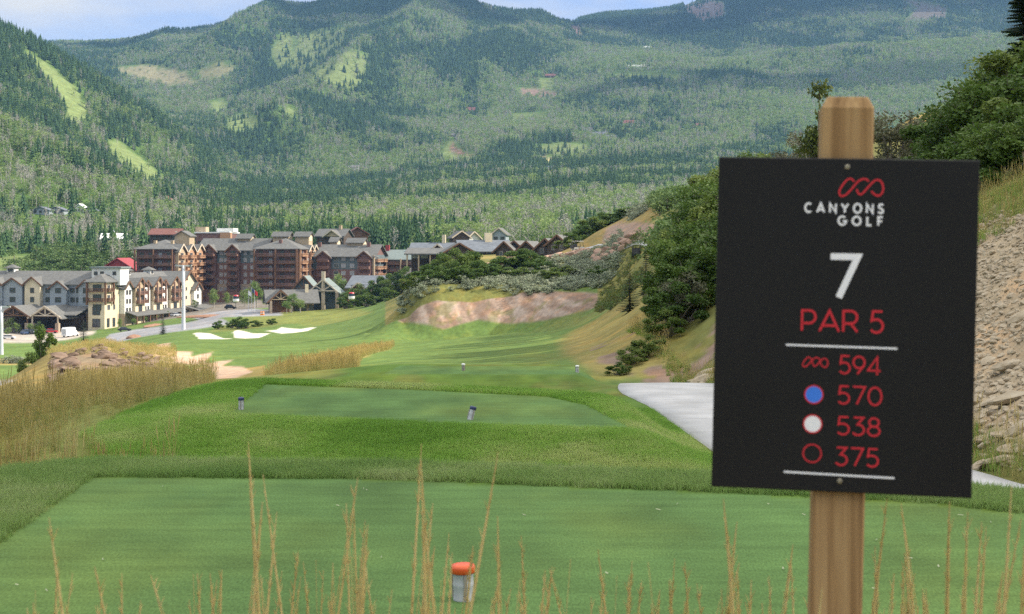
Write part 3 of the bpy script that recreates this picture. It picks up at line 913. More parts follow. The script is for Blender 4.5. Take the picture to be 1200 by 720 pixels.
# ------------------------------------------------------------------ the hole sign
def homography(src, dst):
    A = []
    for (x, y), (u, v) in zip(src, dst):
        A.append([x, y, 1, 0, 0, 0, -u * x, -u * y]); A.append([0, 0, 0, x, y, 1, -v * x, -v * y])
    h = np.linalg.solve(np.array(A), np.array(dst).reshape(-1))
    return np.append(h, 1).reshape(3, 3)

GL = {}   # letter strokes in a unit-high cell, x to the right, y up
def _arc(cx, cy, rx, ry, a0, a1, n=14):
    return [(cx + rx * math.cos(math.radians(a0 + (a1 - a0) * i / n)), cy + ry * math.sin(math.radians(a0 + (a1 - a0) * i / n))) for i in range(n + 1)]
GL['C'] = (.86, [_arc(.47, .5, .47, .5, 48, 312, 22)])
GL['A'] = (.96, [[(0, 0), (.48, 1), (.96, 0)], [(.19, .28), (.77, .28)]])
GL['N'] = (.80, [[(0, 0), (0, 1), (.80, 0), (.80, 1)]])
GL['Y'] = (.90, [[(0, 1), (.45, .46), (.90, 1)], [(.45, .46), (.45, 0)]])
GL['O'] = (1.0, [_arc(.5, .5, .5, .5, 0, 360, 28)])
GL['S'] = (.64, [_arc(.32, .75, .29, .25, 38, 200, 10)[0:] + _arc(.32, .25, .32, .27, 90, -140, 14)[0:]])
GL['S'] = (.64, [[(.60, .86), (.50, .96), (.32, 1.0), (.14, .95), (.05, .80), (.08, .66), (.20, .57), (.44, .47), (.58, .37), (.63, .23), (.56, .08), (.40, 0), (.22, .01), (.08, .08), (0, .17)]])
GL['G'] = (.94, [_arc(.48, .5, .48, .5, 45, 345, 24) + [(.96, .46), (.54, .46)]])
GL['L'] = (.54, [[(0, 1), (0, 0), (.54, 0)]])
GL['F'] = (.56, [[(0, 0), (0, 1), (.56, 1)], [(0, .5), (.48, .5)]])
GL['P'] = (.66, [[(0, 0), (0, 1), (.34, 1)] + _arc(.36, .69, .30, .31, 90, -90, 12) + [(0, .38)]])
GL['R'] = (.70, [[(0, 0), (0, 1), (.34, 1)] + _arc(.36, .70, .31, .30, 90, -90, 12) + [(0, .40)], [(.36, .40), (.70, 0)]])
GL['7'] = (.66, [[(0, 1), (.66, 1), (.22, 0)]])
GL['5'] = (.62, [[(.58, 1), (.12, 1), (.07, .56), (.2, .62)] + _arc(.30, .31, .32, .31, 88, -145, 16)])
GL['9'] = (.66, [_arc(.33, .67, .33, .33, 0, 360, 22), [(.66, .66), (.60, .46), (.24, 0)]])
GL['4'] = (.74, [[(.54, 0), (.54, 1), (0, .24), (.74, .24)]])
GL['0'] = (.72, [_arc(.36, .5, .36, .5, 0, 360, 26)])
GL['3'] = (.60, [[(.04, 1), (.56, 1), (.24, .60)] + _arc(.28, .30, .32, .30, 90, -148, 16)])
GL['8'] = (.62, [_arc(.31, .76, .25, .24, 0, 360, 20), _arc(.31, .27, .31, .27, 0, 360, 22)])

def hole_sign():
    root = empty('hole_sign', (0.574, 2.64, ground(.574, 2.64)))
    tag(root, 'black golf hole sign for hole seven on a square wooden post', 'sign')
    bpy.context.view_layer.update()
    base = root.location.copy()
    # board plane from the four corners of the board
    d0, yaw = 2.585, math.radians(8.24)
    roll = math.radians(1.33)
    W, H = .4418, .5785
    nrm = Vector((-math.sin(yaw), -math.cos(yaw), 0))
    ex = Vector((math.cos(yaw), -math.sin(yaw), 0)); ez = Vector((0, 0, 1))
    bx = ex * math.cos(roll) - ez * math.sin(roll)
    bz = ex * math.sin(roll) + ez * math.cos(roll)
    cen = at(988.9, 381.75, d0)
    def T(u, v, w=0.0):       # board coordinates: u right, v up, w out of the board towards the viewer
        return cen + bx * u + bz * v + nrm * w - base
    def proj(p):
        p = p + base
        return (600 + FPX * p.x / p.y, HZ - FPX * (p.z - EYE) / p.y)
    cor = [(-W / 2, H / 2), (W / 2, H / 2), (W / 2, -H / 2), (-W / 2, -H / 2)]
    Hm = homography([proj(T(*c)) for c in cor], cor)
    def uv(px, py):
        q = Hm @ np.array([px, py, 1.0]); return q[0] / q[2], q[1] / q[2]
    print('sign corners', [tuple(round(t, 1) for t in proj(T(*c))) for c in cor])
    # materials
    mblack = noisy('black_sign_panel', (.0085, .0085, .010), (.011, .011, .013), 3.0, .45, (1, 1, 1), 0, 4, .3)
    mwhite, _, _ = base_mat('white_sign_vinyl', (.90, .91, .93), .5)
    mred, _, _ = base_mat('red_sign_vinyl', (.62, .030, .045), .5)
    mblue, _, _ = base_mat('blue_sign_vinyl', (.055, .22, .80), .5)
    msteel, _, bs = base_mat('dull_screw', (.32, .29, .22), .4)
    bs.inputs['Metallic'].default_value = .7
    # board with softened edges
    t = .009; e = .0016
    bm = bmesh.new()
    prof = [(-W / 2, -H / 2), (W / 2, -H / 2), (W / 2, H / 2), (-W / 2, H / 2)]
    rings = []
    for w_, ins in ((-t, e), (-t + e, 0), (-e, 0), (0, e)):
        rings.append([bm.verts.new(T(u - math.copysign(ins, u), v - math.copysign(ins, v), w_)) for u, v in prof])
    for a, b_ in zip(rings[:-1], rings[1:]):
        for k in range(4):
            bm.faces.new((a[k], a[(k + 1) % 4], b_[(k + 1) % 4], b_[k]))
    bm.faces.new(rings[0][::-1]); bm.faces.new(rings[-1])
    bmesh.ops.recalc_face_normals(bm, faces=bm.faces)
    me = bpy.data.meshes.new('board'); bm.to_mesh(me); bm.free()
    link('board', me, mblack, root)
    # post: leans with the board, chamfered top
    pw = .0890
    mpost, nt, b = base_mat('cedar_post', (.3, .2, .1), .75, .2)
    tcx = nt.nodes.new('ShaderNodeTexCoord'); mp_ = nt.nodes.new('ShaderNodeMapping')
    mp_.inputs['Scale'].default_value = (52, 52, 1.3); mp_.inputs['Rotation'].default_value = (0, .05, 0)
    n1 = nt.nodes.new('ShaderNodeTexNoise'); n1.inputs['Scale'].default_value = 1.0; n1.inputs['Detail'].default_value = 9; n1.inputs['Roughness'].default_value = .62; n1.inputs['Distortion'].default_value = .5
    n2 = nt.nodes.new('ShaderNodeTexNoise'); n2.inputs['Scale'].default_value = 5; n2.inputs['Detail'].default_value = 3
    rp = nt.nodes.new('ShaderNodeValToRGB'); E_ = rp.color_ramp.elements
    E_[0].position = .30; E_[0].color = (.17, .095, .040, 1); E_[1].position = .72; E_[1].color = (.47, .32, .155, 1)
    k_ = E_.new(.5); k_.color = (.34, .21, .095, 1)
    mm = nt.nodes.new('ShaderNodeMix'); mm.data_type = 'RGBA'; mm.blend_type = 'MULTIPLY'; mm.inputs['Factor'].default_value = .5
    nt.links.new(tcx.outputs['Object'], mp_.inputs['Vector']); nt.links.new(mp_.outputs['Vector'], n1.inputs['Vector']); nt.links.new(tcx.outputs['Object'], n2.inputs['Vector'])
    nt.links.new(n1.outputs['Fac'], rp.inputs['Fac']); nt.links.new(rp.outputs['Color'], mm.inputs['A']); nt.links.new(n2.outputs['Color'], mm.inputs['B'])
    nt.links.new(rp.outputs['Color'], b.inputs['Base Color'])
    bq = nt.nodes.new('ShaderNodeBump'); bq.inputs['Strength'].default_value = .25; bq.inputs['Distance'].default_value = .002
    nt.links.new(n1.outputs['Fac'], bq.inputs['Height']); nt.links.new(bq.outputs['Normal'], b.inputs['Normal'])
    lean = bz.normalized()
    face = -nrm
    ex2 = bx
    ctop = at(994.0, 125.0, d0 + .012)          # front top edge, where the chamfer starts
    def Pp(u, w_, zz):      # u right, w_ back from the front face, zz along the post from the chamfer line
        return ctop + ex2 * u + face * w_ + lean * zz - base
    bm = bmesh.new()
    hgt = (ctop.z - base.z) + .25
    c_ = .0035
    def ring(ins, zz, cc=c_):
        a, f0, f1 = pw / 2 - ins, ins * 1.0, pw - ins
        pts = [(-a + cc, f0), (a - cc, f0), (a, f0 + cc), (a, f1 - cc), (a - cc, f1), (-a + cc, f1), (-a, f1 - cc), (-a, f0 + cc)]
        return [bm.verts.new(Pp(u, w_, zz)) for u, w_ in pts]
    R = [ring(0, -hgt), ring(0, -.5), ring(0, -.002), ring(.001, 0), ring(.009, .0165), ring(.0105, .0178)]
    for a, b_ in zip(R[:-1], R[1:]):
        for k in range(8):
            bm.faces.new((a[k], a[(k + 1) % 8], b_[(k + 1) % 8], b_[k]))
    bm.faces.new(R[0][::-1]); bm.faces.new(R[-1])
    bmesh.ops.recalc_face_normals(bm, faces=bm.faces)
    me = bpy.data.meshes.new('post'); bm.to_mesh(me); bm.free()
    link('post', me, mpost, root)
    # screws
    for px, py in ((993, 196), (984, 564)):
        u, v = uv(px, py); mb = MB()
        seg = 12; rr = []
        for r_, w_ in ((.0045, 0.0), (.0045, .0012), (.003, .0022)):
            rr.append([len(mb.v) + k for k in range(seg)])
            for k in range(seg):
                mb.v.append(tuple(T(u + r_ * math.cos(6.2832 * k / seg), v + r_ * math.sin(6.2832 * k / seg), w_)))
        for a, b_ in zip(rr[:-1], rr[1:]):
            for k in range(seg):
                mb.f.append([a[k], a[(k + 1) % seg], b_[(k + 1) % seg], b_[k]]); mb.m.append(0)
        mb.f.append(rr[-1]); mb.m.append(0)
        mb.build('screw', msteel, root)
    # strokes -> thin raised ribbons
    layer = [0.0006]
    def ribbon(mb, pts, w, closed=False, roundcap=False):
        P = [np.array(p, float) for p in pts]
        Q = [P[0]]
        for p in P[1:]:
            if np.hypot(*(p - Q[-1])) > 1e-6: Q.append(p)
        if closed and np.hypot(*(Q[0] - Q[-1])) < 1e-6: Q.pop()
        n = len(Q); Lf, Rt = [], []
        for i in range(n):
            a = Q[(i - 1) % n] if (closed or i > 0) else None
            c = Q[(i + 1) % n] if (closed or i < n - 1) else None
            t1 = (Q[i] - a) / np.hypot(*(Q[i] - a)) if a is not None else None
            t2 = (c - Q[i]) / np.hypot(*(c - Q[i])) if c is not None else None
            if t1 is None: t1 = t2
            if t2 is None: t2 = t1
            n1_, n2_ = np.array([-t1[1], t1[0]]), np.array([-t2[1], t2[0]])
            m_ = n1_ + n2_; m_ = m_ / max(np.hypot(*m_), 1e-6)
            k = 1 / max(np.dot(m_, n1_), .38)
            Lf.append(Q[i] + m_ * w / 2 * k); Rt.append(Q[i] - m_ * w / 2 * k)
        layer[0] += .00002
        if layer[0] > .0009: layer[0] = .0006
        z = layer[0]
        v0 = len(mb.v)
        for a, b_ in zip(Lf, Rt):
            mb.v.append(tuple(T(a[0], a[1], z))); mb.v.append(tuple(T(b_[0], b_[1], z)))
        for i in range(n if closed else n - 1):
            j = (i + 1) % n
            mb.f.append([v0 + 2 * i, v0 + 2 * i + 1, v0 + 2 * j + 1, v0 + 2 * j]); mb.m.append(0)
        # a skirt so that the letter has a thickness
        for i in range(n if closed else n - 1):
            j = (i + 1) % n
            for o_, (s_) in ((0, Lf), (1, Rt)):
                k0 = len(mb.v)
                mb.v.append(tuple(T(s_[i][0], s_[i][1], .0001))); mb.v.append(tuple(T(s_[j][0], s_[j][1], .0001)))
                mb.f.append([v0 + 2 * i + o_, v0 + 2 * j + o_, k0 + 1, k0]); mb.m.append(0)
    pxm = 1.0 / 676.0
    def text(name, s, x0, x1, ytl, ybl, ytr, ybr, wpx, mat, track, space=.6):
        """letters between x0 and x1; cap line and base line given at both ends (picture pixels, measured to the outer edges)"""
        mb = MB()
        adv, tot = [], 0.0
        for i, ch in enumerate(s):
            if ch == ' ': adv.append((tot, 0)); tot += space; continue
            adv.append((tot, GL[ch][0])); tot += GL[ch][0] + track
        tot -= track
        xa, xb = x0 + wpx / 2, x1 - wpx / 2
        for (a, wd), ch in zip(adv, s):
            if ch == ' ': continue
            for st in GL[ch][1]:
                pts = []
                for gx, gy in st:
                    f = (a + gx) / tot
                    px = xa + (xb - xa) * f
                    yt = ytl + (ytr - ytl) * f + wpx / 2; yb = ybl + (ybr - ybl) * f - wpx / 2
                    py = yb + (yt - yb) * gy
                    px -= (gy - .5) * (yt - yb) * .025      # the board leans
                    pts.append(uv(px, py))
                cl = math.hypot(st[0][0] - st[-1][0], st[0][1] - st[-1][1]) < 1e-4 and len(st) > 8
                ribbon(mb, pts, wpx * pxm, cl)
        mb.build(name, mat, root)
    text('lettering', 'CANYONS', 942.5, 1036, 237.3, 249.7, 238.5, 251.2, 2.25, mwhite, .78)
    text('lettering', 'GOLF', 981.5, 1035.5, 252.6, 264.8, 253.6, 265.6, 2.25, mwhite, .86)
    text('numeral', '7', 969.0, 1008.5, 297.0, 352.5, 297.5, 353.0, 7.6, mwhite, .3)
    text('lettering', 'PAR 5', 938.5, 1036, 362.5, 389.0, 364.0, 391.5, 2.7, mred, .21, .42)
    for s, x0, x1, y in (('594', 982.5, 1033, 416.0), ('570', 981, 1034, 451.5), ('538', 980, 1032, 487.5), ('375', 978.5, 1030, 523.5)):
        text('numeral', s, x0, x1, y, y + 22.5, y + 2.2, y + 25.0, 2.1, mred, .20)
    for (xa, ya), (xb, yb) in (((921, 404.2), (1051.5, 408.8)), ((918.5, 553.0), (1048, 560.6))):
        mb = MB(); ribbon(mb, [uv(xa, ya), uv(xb, yb)], 2.1 * pxm); mb.build('rule_line', mwhite, root)
    # dots
    def disc(mb, px, py, r, z):
        u, v = uv(px, py); n = 40
        mb.poly([T(u + r * pxm * math.cos(6.28319 * k / n), v + r * pxm * math.sin(6.28319 * k / n), z) for k in range(n)])
    for px, py, mat in ((953.7, 462.5, mblue), (952.3, 497.0, mwhite), (951.7, 531.5, None)):
        if mat:
            mb = MB(); disc(mb, px, py, 9.9, .0005); dot = mb.build('colour_dot', mat, root)
        mb = MB(); u, v = uv(px, py)
        ribbon(mb, [(u + 10.4 * pxm * math.cos(6.28319 * k / 40), v + 10.4 * pxm * math.sin(6.28319 * k / 40)) for k in range(40)], 1.6 * pxm, True)
        mb.build('dot_ring', mred, root)
    # the looping emblem
    S1 = [(345, 125), (325, 100), (300, 91), (275, 96), (240, 130), (205, 178), (180, 222), (176, 255), (188, 285), (215, 290), (250, 276), (290, 238), (340, 180), (385, 125), (425, 100), (460, 93), (490, 102), (507, 125)]
    S2 = [(374, 212), (384, 245), (400, 266), (420, 272), (445, 255), (480, 214), (525, 162), (565, 120), (600, 104), (632, 108), (660, 140), (674, 185), (670, 230), (650, 270), (615, 288), (580, 274), (552, 250), (540, 230)]
    def smooth(P, k=3):
        P = [np.array(p, float) for p in P]
        for _ in range(k):
            Q = [P[0]]
            for a, b_ in zip(P[:-1], P[1:]): Q += [a * .75 + b_ * .25, a * .25 + b_ * .75]
            P = Q + [P[-1]]
        return P
    mb = MB()
    for S in (S1, S2):
        ribbon(mb, [uv(965 + p[0] / 9.6, 200 + p[1] / 9.6) for p in smooth(S)], 2.1 * pxm)
    mb.build('emblem', mred, root)
    mb = MB()
    links = [[(345, 125), (362, 170), (374, 212)], [(507, 125), (526, 180), (540, 230)]]
    for S in (S1, S2, links[0], links[1]):
        pts = []
        for p in smooth(S, 2):
            fx, fy = (p[0] - 176) / (674 - 176), (p[1] - 91) / (290 - 91)
            pts.append(uv(940.6 + 29.6 * fx, 418.4 + 11.6 * fy + 1.2 * fx))
        ribbon(mb, pts, 1.35 * pxm)
    mb.build('emblem', mred, root)
hole_sign()

# ------------------------------------------------------------------ tee markers
def tee_marker(px, py, d, h, capmat, bodymat, label, group, tilt=(0, 0), slim=.30):
    p = on_ground(px, d)
    root = empty('tee_marker', p)
    root.rotation_euler = (tilt[0], tilt[1], random.random())
    tag(root, label, 'tee marker', group)
    r = h * slim
    mb = MB()
    mb.lathe([(r * .96, -.02), (r * .96, h * .06), (r * .93, h * .10), (r * .93, h * .36), (r * .97, h * .40), (r * .97, h * .46), (r * .93, h * .50), (r * .93, h * .70), (r, h * .745)], 24)
    mb.build('body', bodymat, root, True)
    mb = MB()
    mb.lathe([(r * 1.05, h * .745), (r * 1.12, h * .77), (r * 1.13, h * .90), (r * 1.05, h * .965), (r * .6, h * .995), (r * .02, h)], 24)
    mb.build('cap', capmat, root, True)
    for k in range(3):
        mb = MB(); a = 2.1 * k + .4
        c, s_ = math.cos(a), math.sin(a)
        mb.bar((c * r * .95, s_ * r * .95, h * .06), (c * r * .95, s_ * r * .95, h * .72), h * .09, h * .05)
        mb.build('stripe', M_MKD, root)
M_MKO, _, _ = base_mat('orange_plastic', (.72, .105, .022), .35, .5)
M_MKB, _, _ = base_mat('navy_plastic', (.035, .045, .12), .35, .5)
M_MKW, _, _ = base_mat('white_plastic', (.80, .80, .78), .4, .5)
M_MKG = noisy('grey_plastic', (.42, .42, .43), (.55, .55, .56), 14, .45, (1, 1, .4))
M_MKD, _, _ = base_mat('dull_plastic', (.30, .27, .24), .5)
tee_marker(543.5, 703, 6.78, .166, M_MKO, M_MKG, 'orange capped grey tee marker on the nearest tee', None, (0.02, -.03))
tee_marker(282.5, 482, 20.6, .175, M_MKB, M_MKG, 'navy capped tee marker standing straight near the left edge of the second tee', 'navy capped tee markers', (0, 0), .21)
tee_marker(551.0, 492, 19.4, .18, M_MKB, M_MKG, 'navy capped tee marker leaning over, right of the tall grass stalk tips', 'navy capped tee markers', (.05, .27), .22)
tee_marker(543.0, 431, 39.6, .19, M_MKW, M_MKD, 'white capped tee marker at the middle of the third tee', 'white capped tee markers', (0, 0), .24)
tee_marker(676.5, 435, 39.2, .19, M_MKW, M_MKG, 'white capped tee marker at the right end of the third tee, nearest the path', 'white capped tee markers', (0, 0), .24)

# ------------------------------------------------------------------ grasses
M_TURF = leafy('rough_turf_blades', (.18, .34, .05), (.27, .44, .08), (.44, .51, .18), .6, .5, .55)
M_COLLAR = leafy('collar_turf_blades', (.17, .28, .07), (.25, .36, .105), (.38, .44, .19), .6, .5, .7)
M_GOLD = leafy('golden_grass_blades', (.27, .28, .085), (.45, .40, .145), (.64, .55, .26), .7, .45, .35)
M_STALK = leafy('dry_stalks', (.42, .33, .115), (.58, .47, .18), (.72, .61, .29), .7, .4)
M_GREENG = leafy('green_grass_blades', (.15, .20, .05), (.22, .26, .07), (.32, .30, .11), .6, .4)

def blade(mb, r, x, y, h, w, lean, ang, mi=0, segs=2, curl=1.6):
    ca_, sa_ = math.cos(ang), math.sin(ang)
    wa = ang + math.pi / 2 + r.uniform(-.6, .6)
    wx, wy = math.cos(wa) * w / 2, math.sin(wa) * w / 2
    prev = None
    for i in range(segs + 1):
        t = i / segs
        l = lean * t ** curl * h
        p = (x + ca_ * l, y + sa_ * l, h * t * (1 - .12 * lean * t))
        k = (1 - t) ** .8
        n = len(mb.v)
        if i < segs:
            mb.v.append((p[0] - wx * k, p[1] - wy * k, p[2])); mb.v.append((p[0] + wx * k, p[1] + wy * k, p[2]))
        else:
            mb.v.append(p)
        if prev is not None:
            mb.f.append([prev, prev + 1, n + 1, n] if i < segs else [prev, prev + 1, n]); mb.m.append(mi)
        prev = n

def turf_mb(seed, n=22, rad=.07, h=.07, w=.006):
    r = random.Random(seed); mb = MB()
    for _ in range(n):
        a, q = r.random() * 6.28, rad * math.sqrt(r.random())
        blade(mb, r, q * math.cos(a), q * math.sin(a), h * r.uniform(.55, 1.15), w * r.uniform(.7, 1.2), r.uniform(.15, .9), r.random() * 6.28)
    return mb

def tall_mb(seed, n=40, rad=.20, h=.8, w=.0065, heads=7):
    r = random.Random(seed); mb = MB()
    for _ in range(n):
        a, q = r.random() * 6.28, rad * math.sqrt(r.random())
        blade(mb, r, q * math.cos(a), q * math.sin(a), h * r.uniform(.4, .95), w * r.uniform(.6, 1.2), r.uniform(.05, .6), r.random() * 6.28, 0 if r.random() < .5 else 1, 3)
    for _ in range(heads):
        a, q = r.random() * 6.28, rad * .7 * math.sqrt(r.random())
        x, y = q * math.cos(a), q * math.sin(a); hh = h * r.uniform(.85, 1.3); l = r.uniform(.02, .22); aa = r.random() * 6.28
        e = Vector((x + math.cos(aa) * l, y + math.sin(aa) * l, hh)); s_ = Vector((x, y, 0)); m_ = s_.lerp(e, .72)
        mb.tube([s_, m_, e], [.0028, .0024, .0016], 3, 2, False)
        mb.tube([m_, m_.lerp(e, .45), e], [.004, .008, .002], 4, 2, False)
    return mb

PR_TURF = [proto('turf_form', turf_mb(100 + i, 24, .075, .052, .006), (M_TURF,)) for i in range(4)]
PR_COLL = [proto('collar_form', turf_mb(110 + i, 26, .06, .05, .0045), (M_COLLAR,)) for i in range(3)]
PR_TALL = [proto('tall_form', tall_mb(120 + i), (M_GOLD, M_GREENG, M_STALK)) for i in range(5)]
PR_WEED = [proto('weed_form', tall_mb(130 + i, 30, .18, .45, .014, 2), (M_GREENG, M_TURF, M_STALK)) for i in range(3)]

def put_scatter(name, x, y, size, jit, protos, label, cat='grass', sink=.0):
    n = len(x); z = ground_v(x, y) - sink
    s = size * RNG.uniform(1 - jit, 1 + jit, n)
    return scatter(name, np.stack([x, y, z], -1), np.stack([RNG.normal(0, .06, n), RNG.normal(0, .06, n), RNG.uniform(0, 6.28, n)], -1),
                   np.stack([s, s, s * RNG.uniform(.85, 1.2, n)], -1), RNG.integers(0, len(protos), n), protos, label, cat)

def edge_line(y):
    return np.interp(y, [10.9, 14, 17, 19.5, 22.8, 24.6, 30, 45, 112], [-2.4, -3.1, -4.4, -5.4, -5.4, -5.0, -5.2, -7.0, -17.5])

def near_grass():
    # fringe round the front tee
    N = 60000
    x = RNG.uniform(-5.2, 4.2, N); y = RNG.uniform(6.0, 11.8, N)
    s = sdf_poly(x, y, TEE1)
    k = (s > 0.015) & (s < .85) & (RNG.random(N) < np.where(s < .3, 1, .75)) & (x < path_l(y) - .15)
    put_scatter('fringe_grass', x[k], y[k], 1.0, .3, PR_COLL, 'short thick fringe of grass round the nearest tee')
    # rough on the banks
    N = 150000
    px = RNG.uniform(60, 860, N); y = np.sqrt(RNG.uniform(0, 1, N) * (27.0 ** 2 - 11 ** 2) + 11 ** 2); x = (px - 600) / FPX * y
    s1, s2 = sdf_poly(x, y, TEE1), sdf_poly(x, y, TEE2)
    k = (s1 > .75) & (s2 > .04) & (x < path_l(y) - .12) & visible(x, y, ground_v(x, y), .10, .001)
    k &= (RNG.random(N) < .8) & ((x > edge_line(y) - .2) | (y < 11.8))
    put_scatter('rough_grass', x[k], y[k], 1.0 + .012 * (y[k] - 14), .35, PR_TURF, 'lush green rough on the banks between the tees')
    # tall golden grass falling away on the left
    N = 60000
    px = RNG.uniform(-60, 330, N); y = np.sqrt(RNG.uniform(0, 1, N) * (112.0 ** 2 - 10.9 ** 2) + 10.9 ** 2); x = (px - 600) / FPX * y
    z = ground_v(x, y); py = HZ - (z - EYE) * FPX / y
    edge = edge_line(y) + .7 * (fbm(x / .9, y / 1.6, 51, 3) - .5)
    clump = fbm(x / 1.1, y / 1.6, 61, 3)
    dens = np.interp(y, [11, 14, 30, 60, 112], [.35, .65, .6, .4, .25]) * (.3 + .7 * sstep(.36, .58, clump)) * np.interp(y, [16, 30], [1.1, .85]) * (.3 + .7 * sstep(-.1, .9, edge - x))
    k = (x < edge) & (y > 11.6) & (RNG.random(N) < dens) & visible(x, y, z, .9)
    k &= ~((y > 80) & (py < 436)) & ~((px > 170) & (y > 58)) & (px < 252 - 40 * RNG.random(N) ** 2) & ~((px < 75) & (y > 40) & (py < 478))
    put_scatter('tall_grass', x[k], y[k], np.clip((-.38 - .03 * (y[k] - 12) - z[k]) * .9, .38, np.interp(y[k], [20, 45, 60], [.85, .64, .5])) * RNG.uniform(.75, 1.15, int(k.sum())), .30, PR_TALL, 'tall golden grass falling away left of the tees')
    # the golden tongue between the fairways
    N = 16000
    px = RNG.uniform(290, 470, N); y = np.sqrt(RNG.uniform(0, 1, N) * (175.0 ** 2 - 46 ** 2) + 46 ** 2); x = (px - 600) / FPX * y
    z = ground_v(x, y); py = HZ - (z - EYE) * FPX / y
    k = (sdf_poly(px, py, [(300, 458), (335, 432), (415, 412), (462, 405), (456, 409), (424, 418), (415, 440), (400, 458)]) < 1) & (RNG.random(N) < .6)
    put_scatter('golden_grass', x[k], y[k], .62, .3, PR_TALL, 'strip of golden grass between the fairways')
    # weeds along the foot of the rocky bank and on the hill
    N = 26000
    px = RNG.uniform(690, 1290, N); y = np.sqrt(RNG.uniform(0, 1, N) * (70.0 ** 2 - 13 ** 2) + 13 ** 2); x = (px - 600) / FPX * y
    xr = path_r(y)
    band = (x > xr + .15) & (x < xr + .75 + .5 * (fbm(x, y / 2, 55, 3) - .5))
    up = (x > 10.4 + 1.6 * (fbm(x / 1.2, y / 1.5, 57, 3) - .5))
    mixd = (y > 30) & (x > xr + .2) & (fbm(x / 2.5, y / 4, 59, 3) > .47)
    k = ((band & (RNG.random(N) < .8)) | (up & (RNG.random(N) < .8)) | (mixd & (RNG.random(N) < .6)))
    put_scatter('hillside_weeds', x[k], y[k], .5, .45, PR_WEED + PR_TALL[:1], 'weeds and dry grass on the bank above the path')
    # clippings on the front tee
    mb = MB(); r = random.Random(5)
    for _ in range(46):
        x, y = r.uniform(-2.6, 3.0), r.uniform(6.4, 10.0)
        if sdf_poly(np.array([x]), np.array([y]), TEE1)[0] < -.1:
            a = r.random() * 3.14; l = r.uniform(.006, .018); w = r.uniform(.0015, .004)
            c, s_ = math.cos(a), math.sin(a); z = ground(x, y) + .006
            mb.poly([(x - c * l - s_ * w, y - s_ * l + c * w, z), (x + c * l - s_ * w, y + s_ * l + c * w, z + .004), (x + c * l + s_ * w, y + s_ * l - c * w, z + .006), (x - c * l + s_ * w, y - s_ * l - c * w, z + .003)])
    mm, _, _ = base_mat('dry_clippings', (.36, .38, .24), .8)
    tag(mb.build('grass_clippings', mm), 'pale dry clippings and broken tees lying on the nearest tee', 'clippings', kind='stuff')
near_grass()

